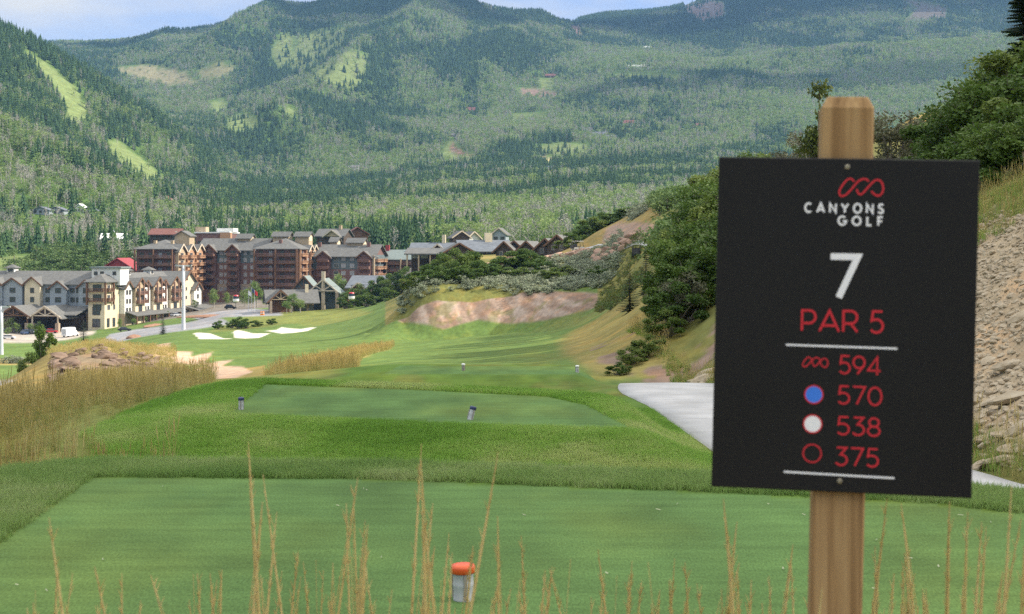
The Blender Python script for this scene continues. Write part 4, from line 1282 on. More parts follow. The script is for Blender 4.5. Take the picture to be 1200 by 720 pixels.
def foreground_stalks():
    """tall dry stalks that stand between the camera and the tee: tip (picture position), distance, lean of the foot"""
    r = random.Random(3)
    tips = [(297, 518, 3.4, 12), (310, 556, 3.2, 14), (303, 588, 3.0, 10), (318, 600, 3.3, 8), (347, 645, 3.4, 3), (62, 607, 2.5, 55), (118, 664, 3.0, 6), (70, 682, 3.2, 4), (140, 672, 3.1, 8), (32, 706, 3.0, 3), (172, 674, 3.0, 70),
            (248, 672, 3.3, 6), (266, 668, 3.3, 10), (170, 704, 3.1, 2), (390, 695, 3.4, 2), (413, 560, 3.0, -2), (400, 590, 3.1, 6), (428, 610, 3.0, -8), (420, 590, 3.3, 18), (436, 630, 3.2, -10), (432, 615, 2.8, -6),
            (489, 520, 3.3, -14), (487, 545, 3.0, 4), (495, 632, 3.1, 2), (500, 600, 3.0, 8), (514, 590, 3.1, -5), (512, 640, 3.2, -3), (526, 648, 3.0, -10), (520, 625, 3.4, -4), (580, 530, 3.0, -42), (586, 605, 3.1, -16), (561, 640, 3.3, -8),
            (615, 628, 3.2, -14), (584, 673, 3.0, -8), (592, 690, 3.1, 2), (642, 664, 3.2, -20), (640, 668, 3.0, 2), (615, 693, 3.1, 4), (706, 644, 3.4, 5), (737, 674, 3.2, 8), (785, 655, 3.2, 4), (778, 680, 3.1, 8), (692, 700, 3.2, 2),
            (853, 585, 3.0, -16), (870, 612, 3.1, -22), (868, 660, 3.1, -22), (925, 638, 3.2, 2), (943, 668, 3.0, -12), (878, 680, 3.3, -8), (905, 675, 3.2, -6), (852, 690, 3.1, -3), (820, 684, 3.2, 3), (805, 688, 3.2, 2), (955, 690, 2.45, -20),
            (1035, 585, 2.9, -12), (1058, 590, 3.2, 8), (1120, 588, 2.8, -4), (1140, 600, 2.6, -16), (1184, 570, 2.5, -60), (1144, 612, 3.0, -10), (1190, 608, 2.7, -16), (1060, 648, 3.0, 25), (1078, 672, 3.0, -34), (1054, 672, 3.1, -8), (1176, 670, 2.6, -3),
            (1150, 618, 2.9, -22), (1164, 690, 2.9, -10), (1198, 640, 2.6, -30), (1030, 640, 3.1, -4), (1088, 690, 3.0, 10)]
    extra = [(r.uniform(20, 1195), r.uniform(655, 716), r.uniform(2.7, 3.6), r.uniform(-34, 34)) for _ in range(60)]
    mb = MB()
    for i, (px, py, d, lean) in enumerate(tips + extra):
        tip = at(px, py, d)
        foot = Vector((tip.x + lean * d / FPX * 2.3, d + r.uniform(-.12, .12), ground(tip.x, d) - .03))
        P = []
        n = 9
        bow = r.uniform(-.06, .06)
        for k in range(n + 1):
            t = k / n
            p = foot.lerp(tip, t); p.x += bow * math.sin(t * math.pi) + .012 * math.sin(t * 5 + i)
            P.append(p)
        th = r.uniform(.6, .95) * (1 if i < len(tips) else .7)
        mb.tube(P, [.0023 * th * (1 - .55 * k / n) for k in range(n + 1)], 5, 0, False)
        # narrow seed head over the top third
        if i < len(tips) or r.random() < .6:
            L = int(n * .66)
            hd = [P[L].lerp(P[n], q / 6) for q in range(7)]
            mb.tube(hd, [.002 * th, .0036 * th, .0044 * th, .0044 * th, .0037 * th, .0025 * th, .0008], 6, 0, False)
            for q in range(34):
                t = r.uniform(.02, .95); c = P[L].lerp(P[n], t); a = r.random() * 6.28; l = r.uniform(.010, .026)
                e = c + Vector((math.cos(a) * l * .42, math.sin(a) * l * .42, l))
                mb.tube([c, e], [.0014, .0005], 3, 0, False)
        for q in range(2):
            t = r.uniform(.1, .55); c = foot.lerp(tip, t); a = r.random() * 6.28; l = r.uniform(.15, .35)
            e = c + Vector((math.cos(a) * l * .3, math.sin(a) * l * .3, l * .9)); m_ = c.lerp(e, .5) + Vector((0, 0, .02))
            mb.tube([c, m_, e], [.0016, .0014, .0004], 3, 0, False)
    o = mb.build('tall_grass_stalks', M_STALK)
    tag(o, 'tall dry seed stalks rising in front of the nearest tee and round the sign', 'grass', kind='stuff')
    # low leaves round their feet
    N = 500
    x = RNG.uniform(-2.2, 2.2, N); y = RNG.uniform(2.2, 4.6, N)
    put_scatter('foreground_grass', x, y, .42, .3, PR_TALL, 'low dry grass round the foot of the sign')
foreground_stalks()
# ================================================================== CLOUDS (out of view, casting shade on the land, above the air box)
def cloud(tx, ty, tz, sx, sy, seed, label, alt=1150.0, mat=None):
    """a cloud whose shadow falls on the ground about (tx, ty, tz)"""
    k = (alt - tz) / SUN.z
    c = Vector((tx, ty, tz)) + SUN * k
    r = random.Random(seed); mb = MB()
    bm = bmesh.new()
    n = 16
    for i in range(n):
        a = r.random() * 6.28; q = math.sqrt(r.random()) * .74
        s = r.uniform(.30, .5)
        M = Matrix.Translation((math.cos(a) * q * sx, math.sin(a) * q * sy, r.uniform(0, .12) * sx)) @ Matrix.Diagonal((sx * s, sy * s, min(sx, sy) * s * .34, 1))
        bmesh.ops.create_icosphere(bm, subdivisions=3, radius=1.0, matrix=M)
    for v in bm.verts:
        f = .12 * sx * (float(vnoise(np.array([v.co.x / (sx * .14)]), np.array([v.co.y / (sx * .14) + v.co.z / (sx * .1)]), seed)[0]) - .5)
        v.co += v.normal * f
    for f in bm.faces: f.smooth = True
    me = bpy.data.meshes.new('cloud'); bm.to_mesh(me); bm.free()
    o = link('cloud', me, mat or M_CLOUD); o.location = c
    tag(o, label, 'cloud', kind='stuff')
M_CLOUD = bpy.data.materials.new('thin_shade_cloud'); M_CLOUD.use_nodes = True
_nt = M_CLOUD.node_tree; _nt.nodes.clear()
_o = _nt.nodes.new('ShaderNodeOutputMaterial'); _d = _nt.nodes.new('ShaderNodeBsdfDiffuse'); _t = _nt.nodes.new('ShaderNodeBsdfTransparent'); _mx = _nt.nodes.new('ShaderNodeMixShader')
_d.inputs['Color'].default_value = (.9, .9, .92, 1); _mx.inputs['Fac'].default_value = .27
_nt.links.new(_t.outputs[0], _mx.inputs[1]); _nt.links.new(_d.outputs[0], _mx.inputs[2]); _nt.links.new(_mx.outputs[0], _o.inputs['Surface'])
M_CLOUD2 = M_CLOUD.copy(); M_CLOUD2.name = 'thick_cloud_vapour'
next(n for n in M_CLOUD2.node_tree.nodes if n.type == 'MIX_SHADER').inputs['Fac'].default_value = .72
cloud(30, 22, 2, 95, 52, 1, 'unseen cloud added to shade the tees')  # unseen thin cloud, added only to soften the sun on the tees
cloud(-420, 4150, 560, 330, 420, 2, 'cloud over the middle mountain', mat=M_CLOUD2)
cloud(700, 4700, 640, 760, 420, 3, 'cloud over the far right mountain', mat=M_CLOUD2)
cloud(480, 3050, 300, 420, 150, 4, 'cloud over the right slope', mat=M_CLOUD2)
cloud(-1000, 4300, 560, 260, 260, 5, 'cloud over the left saddle', mat=M_CLOUD2)

# ================================================================== TREES AND SHRUBS THAT STAND ALONE
M_OAK = leafy('oak_leaves', (.056, .108, .018), (.098, .165, .030), (.185, .235, .055), .55, .3)
M_OAKY = leafy('pale_oak_leaves', (.075, .105, .020), (.115, .140, .030), (.19, .185, .05), .55, .3)
M_GREYB = leafy('grey_mahogany_leaves', (.085, .095, .05), (.135, .14, .08), (.20, .20, .125), .7, .2)
M_SAGE = leafy('sagebrush_leaves', (.20, .235, .15), (.28, .32, .215), (.37, .40, .28), .8, .2)
M_SPRUCE = leafy('spruce_needles', (.016, .036, .018), (.030, .060, .032), (.055, .09, .05), .7, .1)

def oak_meshes(seed, mat, n=11000, leaf=.0185, wid=.5, squat=.95, holes=24):
    """trunk with limbs and a crown of leaves gathered in uneven clumps; 1 unit high"""
    r = random.Random(seed)
    tr, cr_ = MB(), MB()
    lobes = []
    for i in range(holes):
        a = r.random() * 6.28; q = math.sqrt(r.random()) * wid * .72
        z = r.uniform(.22, .84) - q * .25
        lobes.append((Vector((q * math.cos(a), q * math.sin(a), z)), r.uniform(.09, .18)))
    lobes.append((Vector((r.uniform(-.1, .1), r.uniform(-.1, .1), .84)), .15))
    for s_ in range(4):
        a = r.random() * 6.28; f = Vector((.06 * math.cos(a), .06 * math.sin(a), -.03))
        for c, rad in r.sample(lobes, 4):
            m_ = f.lerp(c, .5) + Vector((r.uniform(-.05, .05), r.uniform(-.05, .05), .06))
            tr.tube([f, f.lerp(m_, .5) + Vector((0, 0, .02)), m_, c], [.018, .014, .010, .003], 5, 0, False)
    for c, rad in lobes:       # twigs that run out through the leaves
        for _ in range(4):
            e = c + Vector((r.gauss(0, 1), r.gauss(0, 1), r.gauss(.4, .8))).normalized() * rad * r.uniform(.8, 1.3)
            tr.tube([c - Vector((0, 0, rad * .6)), c, e], [.006, .004, .0015], 3, 0, False)
    for i in range(n):
        c, rad = r.choice(lobes)
        d = Vector((r.gauss(0, 1), r.gauss(0, 1), r.gauss(0, 1))).normalized()
        q = rad * (r.random() ** .4) * r.uniform(.85, 1.18)
        p = c + Vector((d.x * q, d.y * q, d.z * q * squat))
        if p.z > .02:
            leaf_quad(cr_, r, p, leaf * r.uniform(.55, 1.35))
    return tr.mesh('trunk', (M_DBARK,)), cr_.mesh('crown', (mat,))

def spruce_meshes(seed, n_tier=26, wid=.24, mat=None):
    r = random.Random(seed); tr, cr_ = MB(), MB()
    tr.tube([(0, 0, -.02), (0, 0, .5), (0, 0, .97)], [.02, .012, .003], 6, 0, False)
    for t in range(n_tier):
        f = t / n_tier
        z = .06 + .90 * f
        L = wid * (1 - f) ** .9 + .012
        nb = 9 if f < .6 else 6
        for k in range(nb):
            a = r.random() * 6.28; l = L * r.uniform(.65, 1.12)
            dr = -.22 * l * (1 - f) + .2 * l * f
            for q in range(7):
                s_ = (q + .6) / 7
                p = Vector((math.cos(a) * l * s_, math.sin(a) * l * s_, z + dr * s_))
                sz = .030 * (1.15 - s_ * .6) * (1.1 - .5 * f)
                side = Vector((-math.sin(a), math.cos(a), 0))
                for sg in (-1, 1):
                    e = p + side * sg * sz * 1.5 + Vector((math.cos(a), math.sin(a), -.45)) * sz
                    cr_.poly([p, p + Vector((math.cos(a), math.sin(a), .1)) * sz * .9, e, p - Vector((math.cos(a), math.sin(a), .6)) * sz * .5])
            tr.tube([(0, 0, z), (math.cos(a) * l * .9, math.sin(a) * l * .9, z + dr * .9)], [.005, .002], 3, 0, False)
    return tr.mesh('trunk', (M_DBARK,)), cr_.mesh('crown', (mat or M_SPRUCE,))

def sage_meshes(seed, mat):
    r = random.Random(seed); tr, cr_ = MB(), MB()
    for k in range(7):
        a = r.random() * 6.28
        tr.tube([(0, 0, -.05), (math.cos(a) * .12, math.sin(a) * .12, .25), (math.cos(a) * .3, math.sin(a) * .3, .6)], [.03, .02, .006], 4, 0, False)
    for i in range(900):
        a = r.random() * 6.28; e = math.acos(r.random()); q = r.uniform(.55, 1.0)
        p = (math.cos(a) * math.sin(e) * .6 * q, math.sin(a) * math.sin(e) * .6 * q, .08 + .85 * math.cos(e) * q * r.uniform(.7, 1.08))
        leaf_quad(cr_, r, p, .05 * r.uniform(.5, 1.3))
    return tr.mesh('trunk', (M_DBARK,)), cr_.mesh('crown', (mat,))

def aspen_meshes(seed, mat, n=1500, w=.20):
    r = random.Random(seed); tr, cr_ = MB(), MB()
    tr.tube([(0, 0, -.03), (.01, 0, .4), (0, 0, .95)], [.022, .015, .004], 6, 0, False)
    cl = []
    for k in range(15):
        z = r.uniform(.25, .93); a = r.random() * 6.28; q = w * math.sqrt(r.random()) * (1.15 - abs(z - .5))
        c = Vector((q * math.cos(a), q * math.sin(a), z)); cl.append(c)
        tr.tube([(0, 0, z - .12), c], [.006, .002], 4, 0, False)
    for i in range(n):
        c = r.choice(cl)
        leaf_quad(cr_, r, (c.x + r.gauss(0, w * .26), c.y + r.gauss(0, w * .26), c.z + r.gauss(0, .05)), .022 * r.uniform(.6, 1.4))
    return tr.mesh('trunk', (M_BARK,)), cr_.mesh('crown', (mat,))

BANK = {
 'oak': [oak_meshes(200 + i, M_OAK) for i in range(5)],
 'bush': [oak_meshes(220 + i, M_OAK, 6000, .025, .62, .85, 18) for i in range(4)],
 'paleoak': [oak_meshes(240 + i, M_OAKY, 1500, .03, .26, .7, 10) for i in range(2)],
 'grey': [oak_meshes(250 + i, M_GREYB, 2300, .022, .55, .75, 16) for i in range(3)],
 'spruce': [spruce_meshes(260 + i) for i in range(3)],
 'sage': [sage_meshes(270 + i, M_SAGE) for i in range(3)],
 'aspen': [aspen_meshes(280 + i, M_ASPEN) for i in range(3)],
}
NAMES = {'oak': ('oak_tree', 'tree'), 'bush': ('oak_bush', 'bush'), 'paleoak': ('slender_tree', 'tree'), 'grey': ('grey_bush', 'bush'), 'spruce': ('spruce_tree', 'tree'), 'sage': ('sagebrush_bush', 'bush'), 'aspen': ('aspen_tree', 'tree')}
_tn = [0]
def tree(kind, px, d, h, w, label, group=None, z=None):
    nm, cat = NAMES[kind]
    x = (px - 600.0) / FPX * d
    r = random.Random(1000 + _tn[0]); _tn[0] += 1
    root = empty(nm, (x, d, (ground(x, d) if z is None else z) - .02 * h), r.random() * 6.28)
    root.scale = (w, w, h)
    tag(root, label, cat, group)
    t, c = r.choice(BANK[kind])
    link('trunk', t, None, root); link('crown', c, None, root)
    return root

# --- scrub oaks on the slope between the path and the sign
LOW = 'scrub oaks on the slope left of the sign'
for px, d, h, w in [(782, 59, 1.2, 1.5), (798, 60, 1.9, 2.2), (816, 62, 2.4, 2.6), (842, 63, 2.8, 3.2)]:
    tree('bush', px, d, h, w * 1.25, 'low dark oak bush at the lower edge of the thicket left of the sign', LOW)
for px, d, h, w in [(783, 70, 3.0, 3.2), (810, 72, 3.6, 3.8), (838, 74, 4.2, 4.4), (862, 76, 4.4, 4.6), (770, 82, 3.2, 3.4), (796, 86, 4.2, 4.4), (826, 90, 5.0, 5.0), (852, 94, 5.2, 5.2), (878, 98, 5.2, 5.4)]:
    tree('oak', px + (26 if px < 812 else 6), d, h * .95, w * 1.12, 'dark green scrub oak inside the thicket left of the sign', LOW)
for px, d, h, w in [(776, 112, 3.8, 4.2), (806, 118, 5.0, 5.2), (838, 124, 5.6, 6.0), (870, 130, 5.6, 6.0)]:
    tree('oak', px + (30 if px < 812 else 6), d, h * .9, w * 1.12, 'scrub oak at the top of the thicket left of the sign, against the far slope', LOW)
for px, d, h, w in [(776, 64, 1.8, 2.4), (800, 66, 2.4, 2.8), (824, 67, 2.6, 3), (846, 68, 3, 3.2), (772, 66, 1.4, 2.0), (788, 74, 2.4, 3), (815, 78, 3, 3.4), (780, 76, 2.0, 2.6)]:
    tree('bush', px + 8, d, h, w * 1.1, 'leafy oak bush filling the lower part of the thicket left of the sign', LOW)
for i, (px, d, h, w) in enumerate([(724, 53, .5, .8), (742, 55, .7, 1.1), (757, 56, .9, 1.2)]):
    tree('bush', px, d, h, w * 1.2, ['smallest dark shrub beside the far end of the cart path', 'low dark shrub between the two others near the cart path', 'dark shrub on the slope, highest of the three near the path'][i], 'small shrubs near the cart path')
# --- bushes showing over the top edge of the sign
for i, (px, d, h, w) in enumerate([(884, 140, 4.2, 5.4), (908, 150, 4.2, 5.5), (932, 155, 4.6, 5.0), (955, 150, 4.8, 5.0)]):
    tree('grey', px, d, h, w * 1.2, 'grey green bush showing over the top edge of the sign, left of the post', 'bushes over the sign left of its post')
tree('paleoak', 962, 118, 8.2, 6.0, 'slender tree with pale yellow leaf clusters rising just left of the post')
for i, (px, d, h, w) in enumerate([(1032, 84, 3.6, 3.6), (1046, 74, 4.0, 3.2), (1068, 78, 3.3, 3.8), (1056, 66, 2.2, 3.2), (1085, 72, 2.8, 3.4)]):
    tree('grey', px, d, h, w * 1.2, ['bare grey bush touching the right side of the post', 'tallest bare grey bush right of the post', 'grey bush below the golden hilltop', 'low grey bush just above the sign right of the post', 'grey bush beside the dark oaks'][i], 'grey bushes right of the post')
# --- the dark oaks at the right edge
RG = 'dark oaks on the bank at the right edge'
for px, d, h, w in [(1108, 62, 3.9, 3.6), (1138, 57, 4.3, 4.0), (1164, 60, 5.0, 4.4), (1192, 55, 5.0, 4.6), (1220, 58, 5.6, 5), (1128, 70, 4.6, 4.6), (1152, 76, 5.0, 5), (1184, 80, 5.4, 5.4), (1212, 76, 6, 5.4)]:
    tree('oak', px, d, h * (.80 if d < 70 else .66), w * 1.2, 'dark leafy oak among those right of the sign and above the rocky bank', RG)
for px, d, h, w in [(1152, 47, 2.2, 2.4), (1172, 49, 2.8, 3.0), (1196, 47, 2.6, 3.0), (1218, 48, 3, 3), (1100, 58, 2.4, 3), (1125, 50, 2.0, 2.6)]:
    tree('bush', px, d, h, w * 1.25, 'leafy oak bush at the foot of the oaks above the rocky bank', RG)
for px, d, h, w in [(1146, 41.5, 1.5, 2.0), (1163, 40, 1.7, 2.2), (1182, 41.5, 1.9, 2.4), (1201, 40, 1.9, 2.4)]:
    tree('bush', px, d, h, w * 1.2, 'lowest leafy bush of the oak bank, just above the gravel', RG)
BANK['bigspruce'] = [spruce_meshes(269, 54, .17)]; NAMES['bigspruce'] = ('spruce_tree', 'tree')
tree('bigspruce', 1207, 88, 11.5, 12, 'tall dark spruce cut off by the upper right corner of the photo')
# --- small conifers on the golden slope
for i, (px, d, h, w) in enumerate([(806, 61, 2.2, 2.6), (830, 64, 2.4, 2.8), (778, 67, 1.6, 2.0)]):
    tree('grey', px, d, h, w, ['bare grey bush in the lower middle of the thicket', 'bare grey bush in the thicket touching the sign edge', 'small bare grey bush at the lower left of the thicket'][i], LOW)
tree('spruce', 738, 92, 2.6, 3.6, 'small round dark spruce alone on the golden slope')
tree('spruce', 757, 98, 3.6, 2.9, 'narrow dark spruce at the left edge of the oak thicket')

# --- the ridge over the eroded bank
RB = 'dark bushes along the top of the eroded bank'
r_ = random.Random(12)
for px, d, h, w in [(484, 236, 2.6, 4.2), (497, 238, 3.8, 5), (510, 241, 4.6, 5.4), (524, 244, 5.6, 6), (538, 240, 6.0, 6), (551, 243, 5.2, 6), (562, 238, 3.8, 5), (532, 235, 3.6, 5), (515, 234, 2.8, 4), (548, 234, 3.0, 5), (500, 233, 2.2, 3.6), (565, 244, 3.4, 5)]:
    tree('bush', px, d, h, w * 1.15, 'dense dark bush on the left end of the eroded bank, nearest the village', RB)
for px, d, h, w in [(584, 247, 3.4, 6), (600, 250, 3.8, 6), (616, 252, 3.8, 6.4), (628, 250, 3.0, 5), (592, 242, 2.2, 5), (612, 240, 2.2, 5), (634, 244, 2.6, 4.6)]:
    tree('bush', px, d, h, w * 1.15, 'dark bush in the middle of the ridge, below the boulder wall', RB)
for px, d, h, w in [(664, 298, 2.6, 5), (674, 300, 3.2, 5), (685, 302, 3.6, 5.4), (697, 304, 3.6, 6), (710, 306, 3.4, 6), (722, 308, 3.0, 5.4), (733, 308, 2.4, 5)]:
    tree('bush', px, d, h, w * 1.15, 'dark bush along the crest of the golden hill above the cart', 'bushes on the golden hill')
for px, d, h, w in [(648, 232, 2.4, 4), (660, 236, 2.0, 4.4), (700, 226, 2.2, 3.6)]:
    tree('bush', px, d, h, w * 1.15, 'bright green bush among the pale sagebrush over the bank', RB)
N = 4200
px = RNG.uniform(468, 800, N); y = np.sqrt(RNG.uniform(0, 1, N) * (300.0 ** 2 - 213 ** 2) + 213 ** 2); x = (px - 600) / FPX * y
z = ground_v(x, y); py = HZ - (z - EYE) * FPX / y
k = (((px < 728) & (y < np.interp(px, [470, 560, 600], [240, 246, 258])) & (y > np.interp(px, [450, 470, 560, 650, 730], [229, 227, 229.5, 221, 213]))) | ((y > 270) & (px > 735) & (fbm(x / 9, y / 9, 81, 3) > .5))) & (RNG.random(N) < .8) & visible(x, y, z, 1.0)
N2 = int(k.sum()); s = RNG.uniform(1.0, 2.1, N2)
scatter('sagebrush', np.stack([x[k], y[k], z[k] - .1], -1), np.stack([np.zeros(N2), np.zeros(N2), RNG.uniform(0, 6, N2)], -1), np.stack([s, s, s * .75], -1), RNG.integers(0, 3, N2),
        [proto('sage_form', (lambda mb: mb)(broad_mb(290 + i, 150, .42, .12, .9, .085, .02)), (M_SAGE, M_DBARK)) for i in range(3)], 'pale grey green sagebrush covering the slope above the eroded bank', 'sagebrush')
# scrub on the right-hand hill, far off
N = 1500
px = RNG.uniform(770, 900, N); y = np.sqrt(RNG.uniform(0, 1, N) * (330.0 ** 2 - 135 ** 2) + 135 ** 2); x = (px - 600) / FPX * y
z = ground_v(x, y); py = HZ - (z - EYE) * FPX / y
k = (fbm(x / 12, y / 14, 83, 3) > .44) & (py > 232) & visible(x, y, z, 1.5) & ~((y > 192) & (y < 214) & (px < 800))
N2 = int(k.sum()); s = RNG.uniform(1.6, 3.6, N2)
scatter('hill_scrub', np.stack([x[k], y[k], z[k] - .1], -1), np.stack([np.zeros(N2), np.zeros(N2), RNG.uniform(0, 6, N2)], -1), np.stack([s * 1.2, s * 1.2, s * .8], -1), RNG.integers(0, 3, N2),
        [proto('hillscrub_form', broad_mb(295 + i, 260, .42, .10, .9, .06, .02), (M_SCRUB, M_DBARK)) for i in range(3)], 'low green scrub on the hill behind the oaks', 'scrub')

N = 900
px = RNG.uniform(702, 752, N); y = RNG.uniform(120, 236, N); x = (px - 600) / FPX * y
z = ground_v(x, y); py = HZ - (z - EYE) * FPX / y
k = (py < 372) & (fbm(x / 5, y / 7, 87, 3) > .45) & visible(x, y, z, .8)
N2 = int(k.sum()); s = RNG.uniform(.4, 1.0, N2)
scatter('slope_weeds', np.stack([x[k], y[k], z[k] - .05], -1), np.stack([np.zeros(N2), np.zeros(N2), RNG.uniform(0, 6, N2)], -1), np.stack([s * 1.3, s * 1.3, s * .8], -1), RNG.integers(0, 3, N2),
        [proto('slopeweed_form', broad_mb(370 + i, 200, .42, .06, .95, .055, .02), (M_OAKY if i < 2 else M_SCRUB, M_DBARK)) for i in range(3)], 'yellow green weeds on the slope beside the eroded bank', 'weeds')

# ================================================================== ROCKS
M_ROCK = noisy('buff_rock', (.30, .235, .155), (.50, .425, .31), 2.6, .9, (1, 1, 1.8), .5, 8)
M_BROCK = noisy('brown_rock', (.13, .09, .065), (.29, .21, .16), 1.6, .9, (1, 1, 1.8), .5, 6)
M_RROCK = noisy('pink_rock', (.30, .19, .135), (.47, .33, .25), 1.2, .9, (1, 1, 1.8), .4, 6)
def rock_mesh(seed, mat, flat=.55):
    r = random.Random(seed); bm = bmesh.new()
    bmesh.ops.create_icosphere(bm, subdivisions=2, radius=.5)
    pl = [(Vector((r.gauss(0, 1), r.gauss(0, 1), r.gauss(0, 1))).normalized(), r.uniform(.24, .42)) for _ in range(9)]
    for v in bm.verts:
        for n_, q in pl:
            e = v.co.dot(n_) - q
            if e > 0: v.co -= n_ * e
        v.co.z *= flat
        v.co += Vector((r.uniform(-.01, .01), r.uniform(-.01, .01), r.uniform(-.01, .01)))
    me = bpy.data.meshes.new('boulder'); bm.to_mesh(me); bm.free(); me.materials.append(mat)
    return me
RK = [rock_mesh(300 + i, M_ROCK, .34 + .08 * (i % 3)) for i in range(6)]
RP = [rock_mesh(310 + i, M_RROCK, .7) for i in range(4)]
def boulder(px, d, s, label, group, bank=RK, seed=0, tilt=.3, asp=1.0, dz=0.0):
    r = random.Random(seed * 7 + int(px * 3 + d))
    p = on_ground(px, d, s * .08 + dz)
    o = link('boulder', r.choice(bank)); o.location = p
    o.scale = (s * asp, s * r.uniform(.7, 1), s); o.rotation_euler = (r.uniform(-tilt, tilt), r.uniform(-.2, tilt + .25) - .35 if bank is RK else r.uniform(-tilt, tilt), r.uniform(-.5, .5))
    tag(o, label, 'boulder', group)
# slabs on the scree right of the sign
SB = 'rock slabs in the scree right of the sign'
for i, (px, d, s, a) in enumerate([(1186, 18.8, .50, 1.4), (1160, 19.4, .36, 1.4), (1196, 17.4, .36, 1.4), (1176, 17.6, .28, 1.4), (1152, 18.0, .25, 1.3), (1190, 16.8, .30, 1.4), (1168, 16.7, .34, 1.5), (1148, 16.9, .26, 1.3), (1182, 20.5, .4, 1.3), (1158, 21.5, .3, 1.2), (1196, 22.5, .36, 1.4), (1144, 20.0, .24, 1.2)]):
    boulder(px, d, s, ['large pale rock slab highest on the scree', 'yellowish slab beside the sign edge'][i] if i < 2 else 'broken rock slab lying in the scree between sign and photo edge', SB, RK, i, .2, a)
for i, (px, d, s) in enumerate([(812, 43.5, .7), (824, 43, .9), (832, 42.4, .8), (818, 45, .8), (830, 45, 1.0), (806, 46, .5), (820, 42.0, .5)]):
    boulder(px, d, s, 'pale broken rock on the slope at the left edge of the sign', 'rocks left of the sign', RK, 30 + i, .3)
# boulder walls along the ridge
for i in range(26):
    px = 566 + i * 4.9
    boulder(px, 262 - (i % 2) * 1.5 - max(0, px - 650) * .02, 1.5 + .9 * ((i * 37) % 10) / 10, 'pinkish boulder in the low wall below the row of cabins', 'boulders of the ridge wall', RP, 60 + i, .4, 1.3, .2)
for i in range(16):
    px = 697 + (i * 2.9)
    boulder(px, 250 - (i % 3) * 3.0 - (px - 700) * .35, 1.6 + 1.2 * ((i * 53) % 10) / 10, 'orange boulder in the heap below the hill path', 'boulders of the heap below the hill path', RP, 90 + i, .4, 1.2, .2)
# rocky face of the mound on the left
RB_ = [rock_mesh(320 + i, M_BROCK, .6) for i in range(5)]
rr_ = random.Random(77)
for i in range(90):
    px = rr_.uniform(60, 192); t = rr_.random() ** 1.3
    boulder(px, 103 + t * 16 + (px - 62) * .05, rr_.uniform(.4, 1.0), 'brown rock in the ragged face of the grassy mound left of the sandy hollows', 'rocks in the mound face', RB_, 120 + i, .5, 1.5, .04)
N = 700
px = RNG.uniform(58, 206, N); y = RNG.uniform(117, 150, N); x = (px - 600) / FPX * y
N2 = N; s_ = RNG.uniform(.45, .8, N2)
scatter('mound_grass', np.stack([x, y, ground_v(x, y)], -1), np.stack([RNG.normal(0, .1, N2), RNG.normal(0, .1, N2), RNG.uniform(0, 6, N2)], -1), np.stack([s_ * 1.6, s_ * 1.6, s_], -1), RNG.integers(0, 3, N2),
        [proto('mound_form', tall_mb(360 + i, 46, .3, .7, .012, 6), (M_GOLD, M_GOLD, M_STALK)) for i in range(3)], 'golden grass on top of the rocky mound', 'grass')
# small rubble
PR_RUB = [proto('rubble_form', (lambda m_: m_)(MB()), (M_ROCK,)) for i in range(0)]
for i in range(4):
    o = bpy.data.objects.new('rubble_form', rock_mesh(330 + i, M_ROCK, .6)); PR_RUB.append(o)
N = 30000
px = RNG.uniform(1090, 1300, N); y = np.sqrt(RNG.uniform(0, 1, N) * (44.0 ** 2 - 13.5 ** 2) + 13.5 ** 2); x = (px - 600) / FPX * y
k = (x > path_r(y) + .35) & (x < 10.8) & (RNG.random(N) < .45 + .5 * (fbm(x / .8, y / 1.2, 91, 3) > .5))
N2 = int(k.sum()); s = .03 + .14 * RNG.random(N2) ** 4
z = ground_v(x[k], y[k])
scatter('scree_rubble', np.stack([x[k], y[k], z], -1), RNG.uniform(-.5, .5, (N2, 3)) * np.array([1, 1, 6]), np.stack([s * 1.3, s, s], -1), RNG.integers(0, 4, N2), PR_RUB, 'loose rubble covering the bank beside the path', 'rubble')
# ================================================================== BUILDINGS
M_CREAM = noisy('cream_stucco', (.62, .53, .37), (.72, .63, .46), .35, .9)
M_WHITEW = noisy('white_siding', (.66, .66, .62), (.76, .76, .72), .35, .9, (1, 1, 6))
M_BLUEG = noisy('blue_grey_siding', (.27, .31, .34), (.34, .38, .41), .35, .9, (1, 1, 6))
M_STONE = noisy('tan_stone', (.30, .24, .17), (.44, .36, .27), 1.6, .9, (1, 1, 1.6))
M_SHING = noisy('grey_shingles', (.115, .115, .11), (.175, .175, .165), .9, .9, (1, 1, 3))
M_GREENR = noisy('green_grey_roof', (.16, .20, .19), (.22, .26, .25), .9, .8, (1, 1, 3))
M_BLUER = noisy('blue_grey_roof', (.115, .13, .15), (.175, .195, .22), .7, .8, (1, 1, 3))
M_REDR = noisy('red_metal_roof', (.27, .045, .05), (.34, .065, .065), .8, .6, (4, 4, 1))
M_RUST = noisy('rust_roof', (.17, .075, .06), (.23, .105, .085), .8, .8)
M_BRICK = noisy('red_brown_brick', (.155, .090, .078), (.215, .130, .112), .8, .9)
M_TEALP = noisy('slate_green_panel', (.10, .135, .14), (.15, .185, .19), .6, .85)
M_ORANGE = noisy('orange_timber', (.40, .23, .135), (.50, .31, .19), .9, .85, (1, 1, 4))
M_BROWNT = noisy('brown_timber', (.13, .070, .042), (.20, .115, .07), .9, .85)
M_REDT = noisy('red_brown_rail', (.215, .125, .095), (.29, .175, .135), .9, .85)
M_TAN = noisy('tan_siding', (.40, .31, .20), (.50, .40, .27), .5, .9, (1, 1, 5))
M_WHITER = noisy('white_flat_roof', (.70, .70, .68), (.80, .80, .78), .3, .8)
M_PALET = noisy('pale_timber', (.52, .44, .33), (.64, .56, .44), .9, .85)
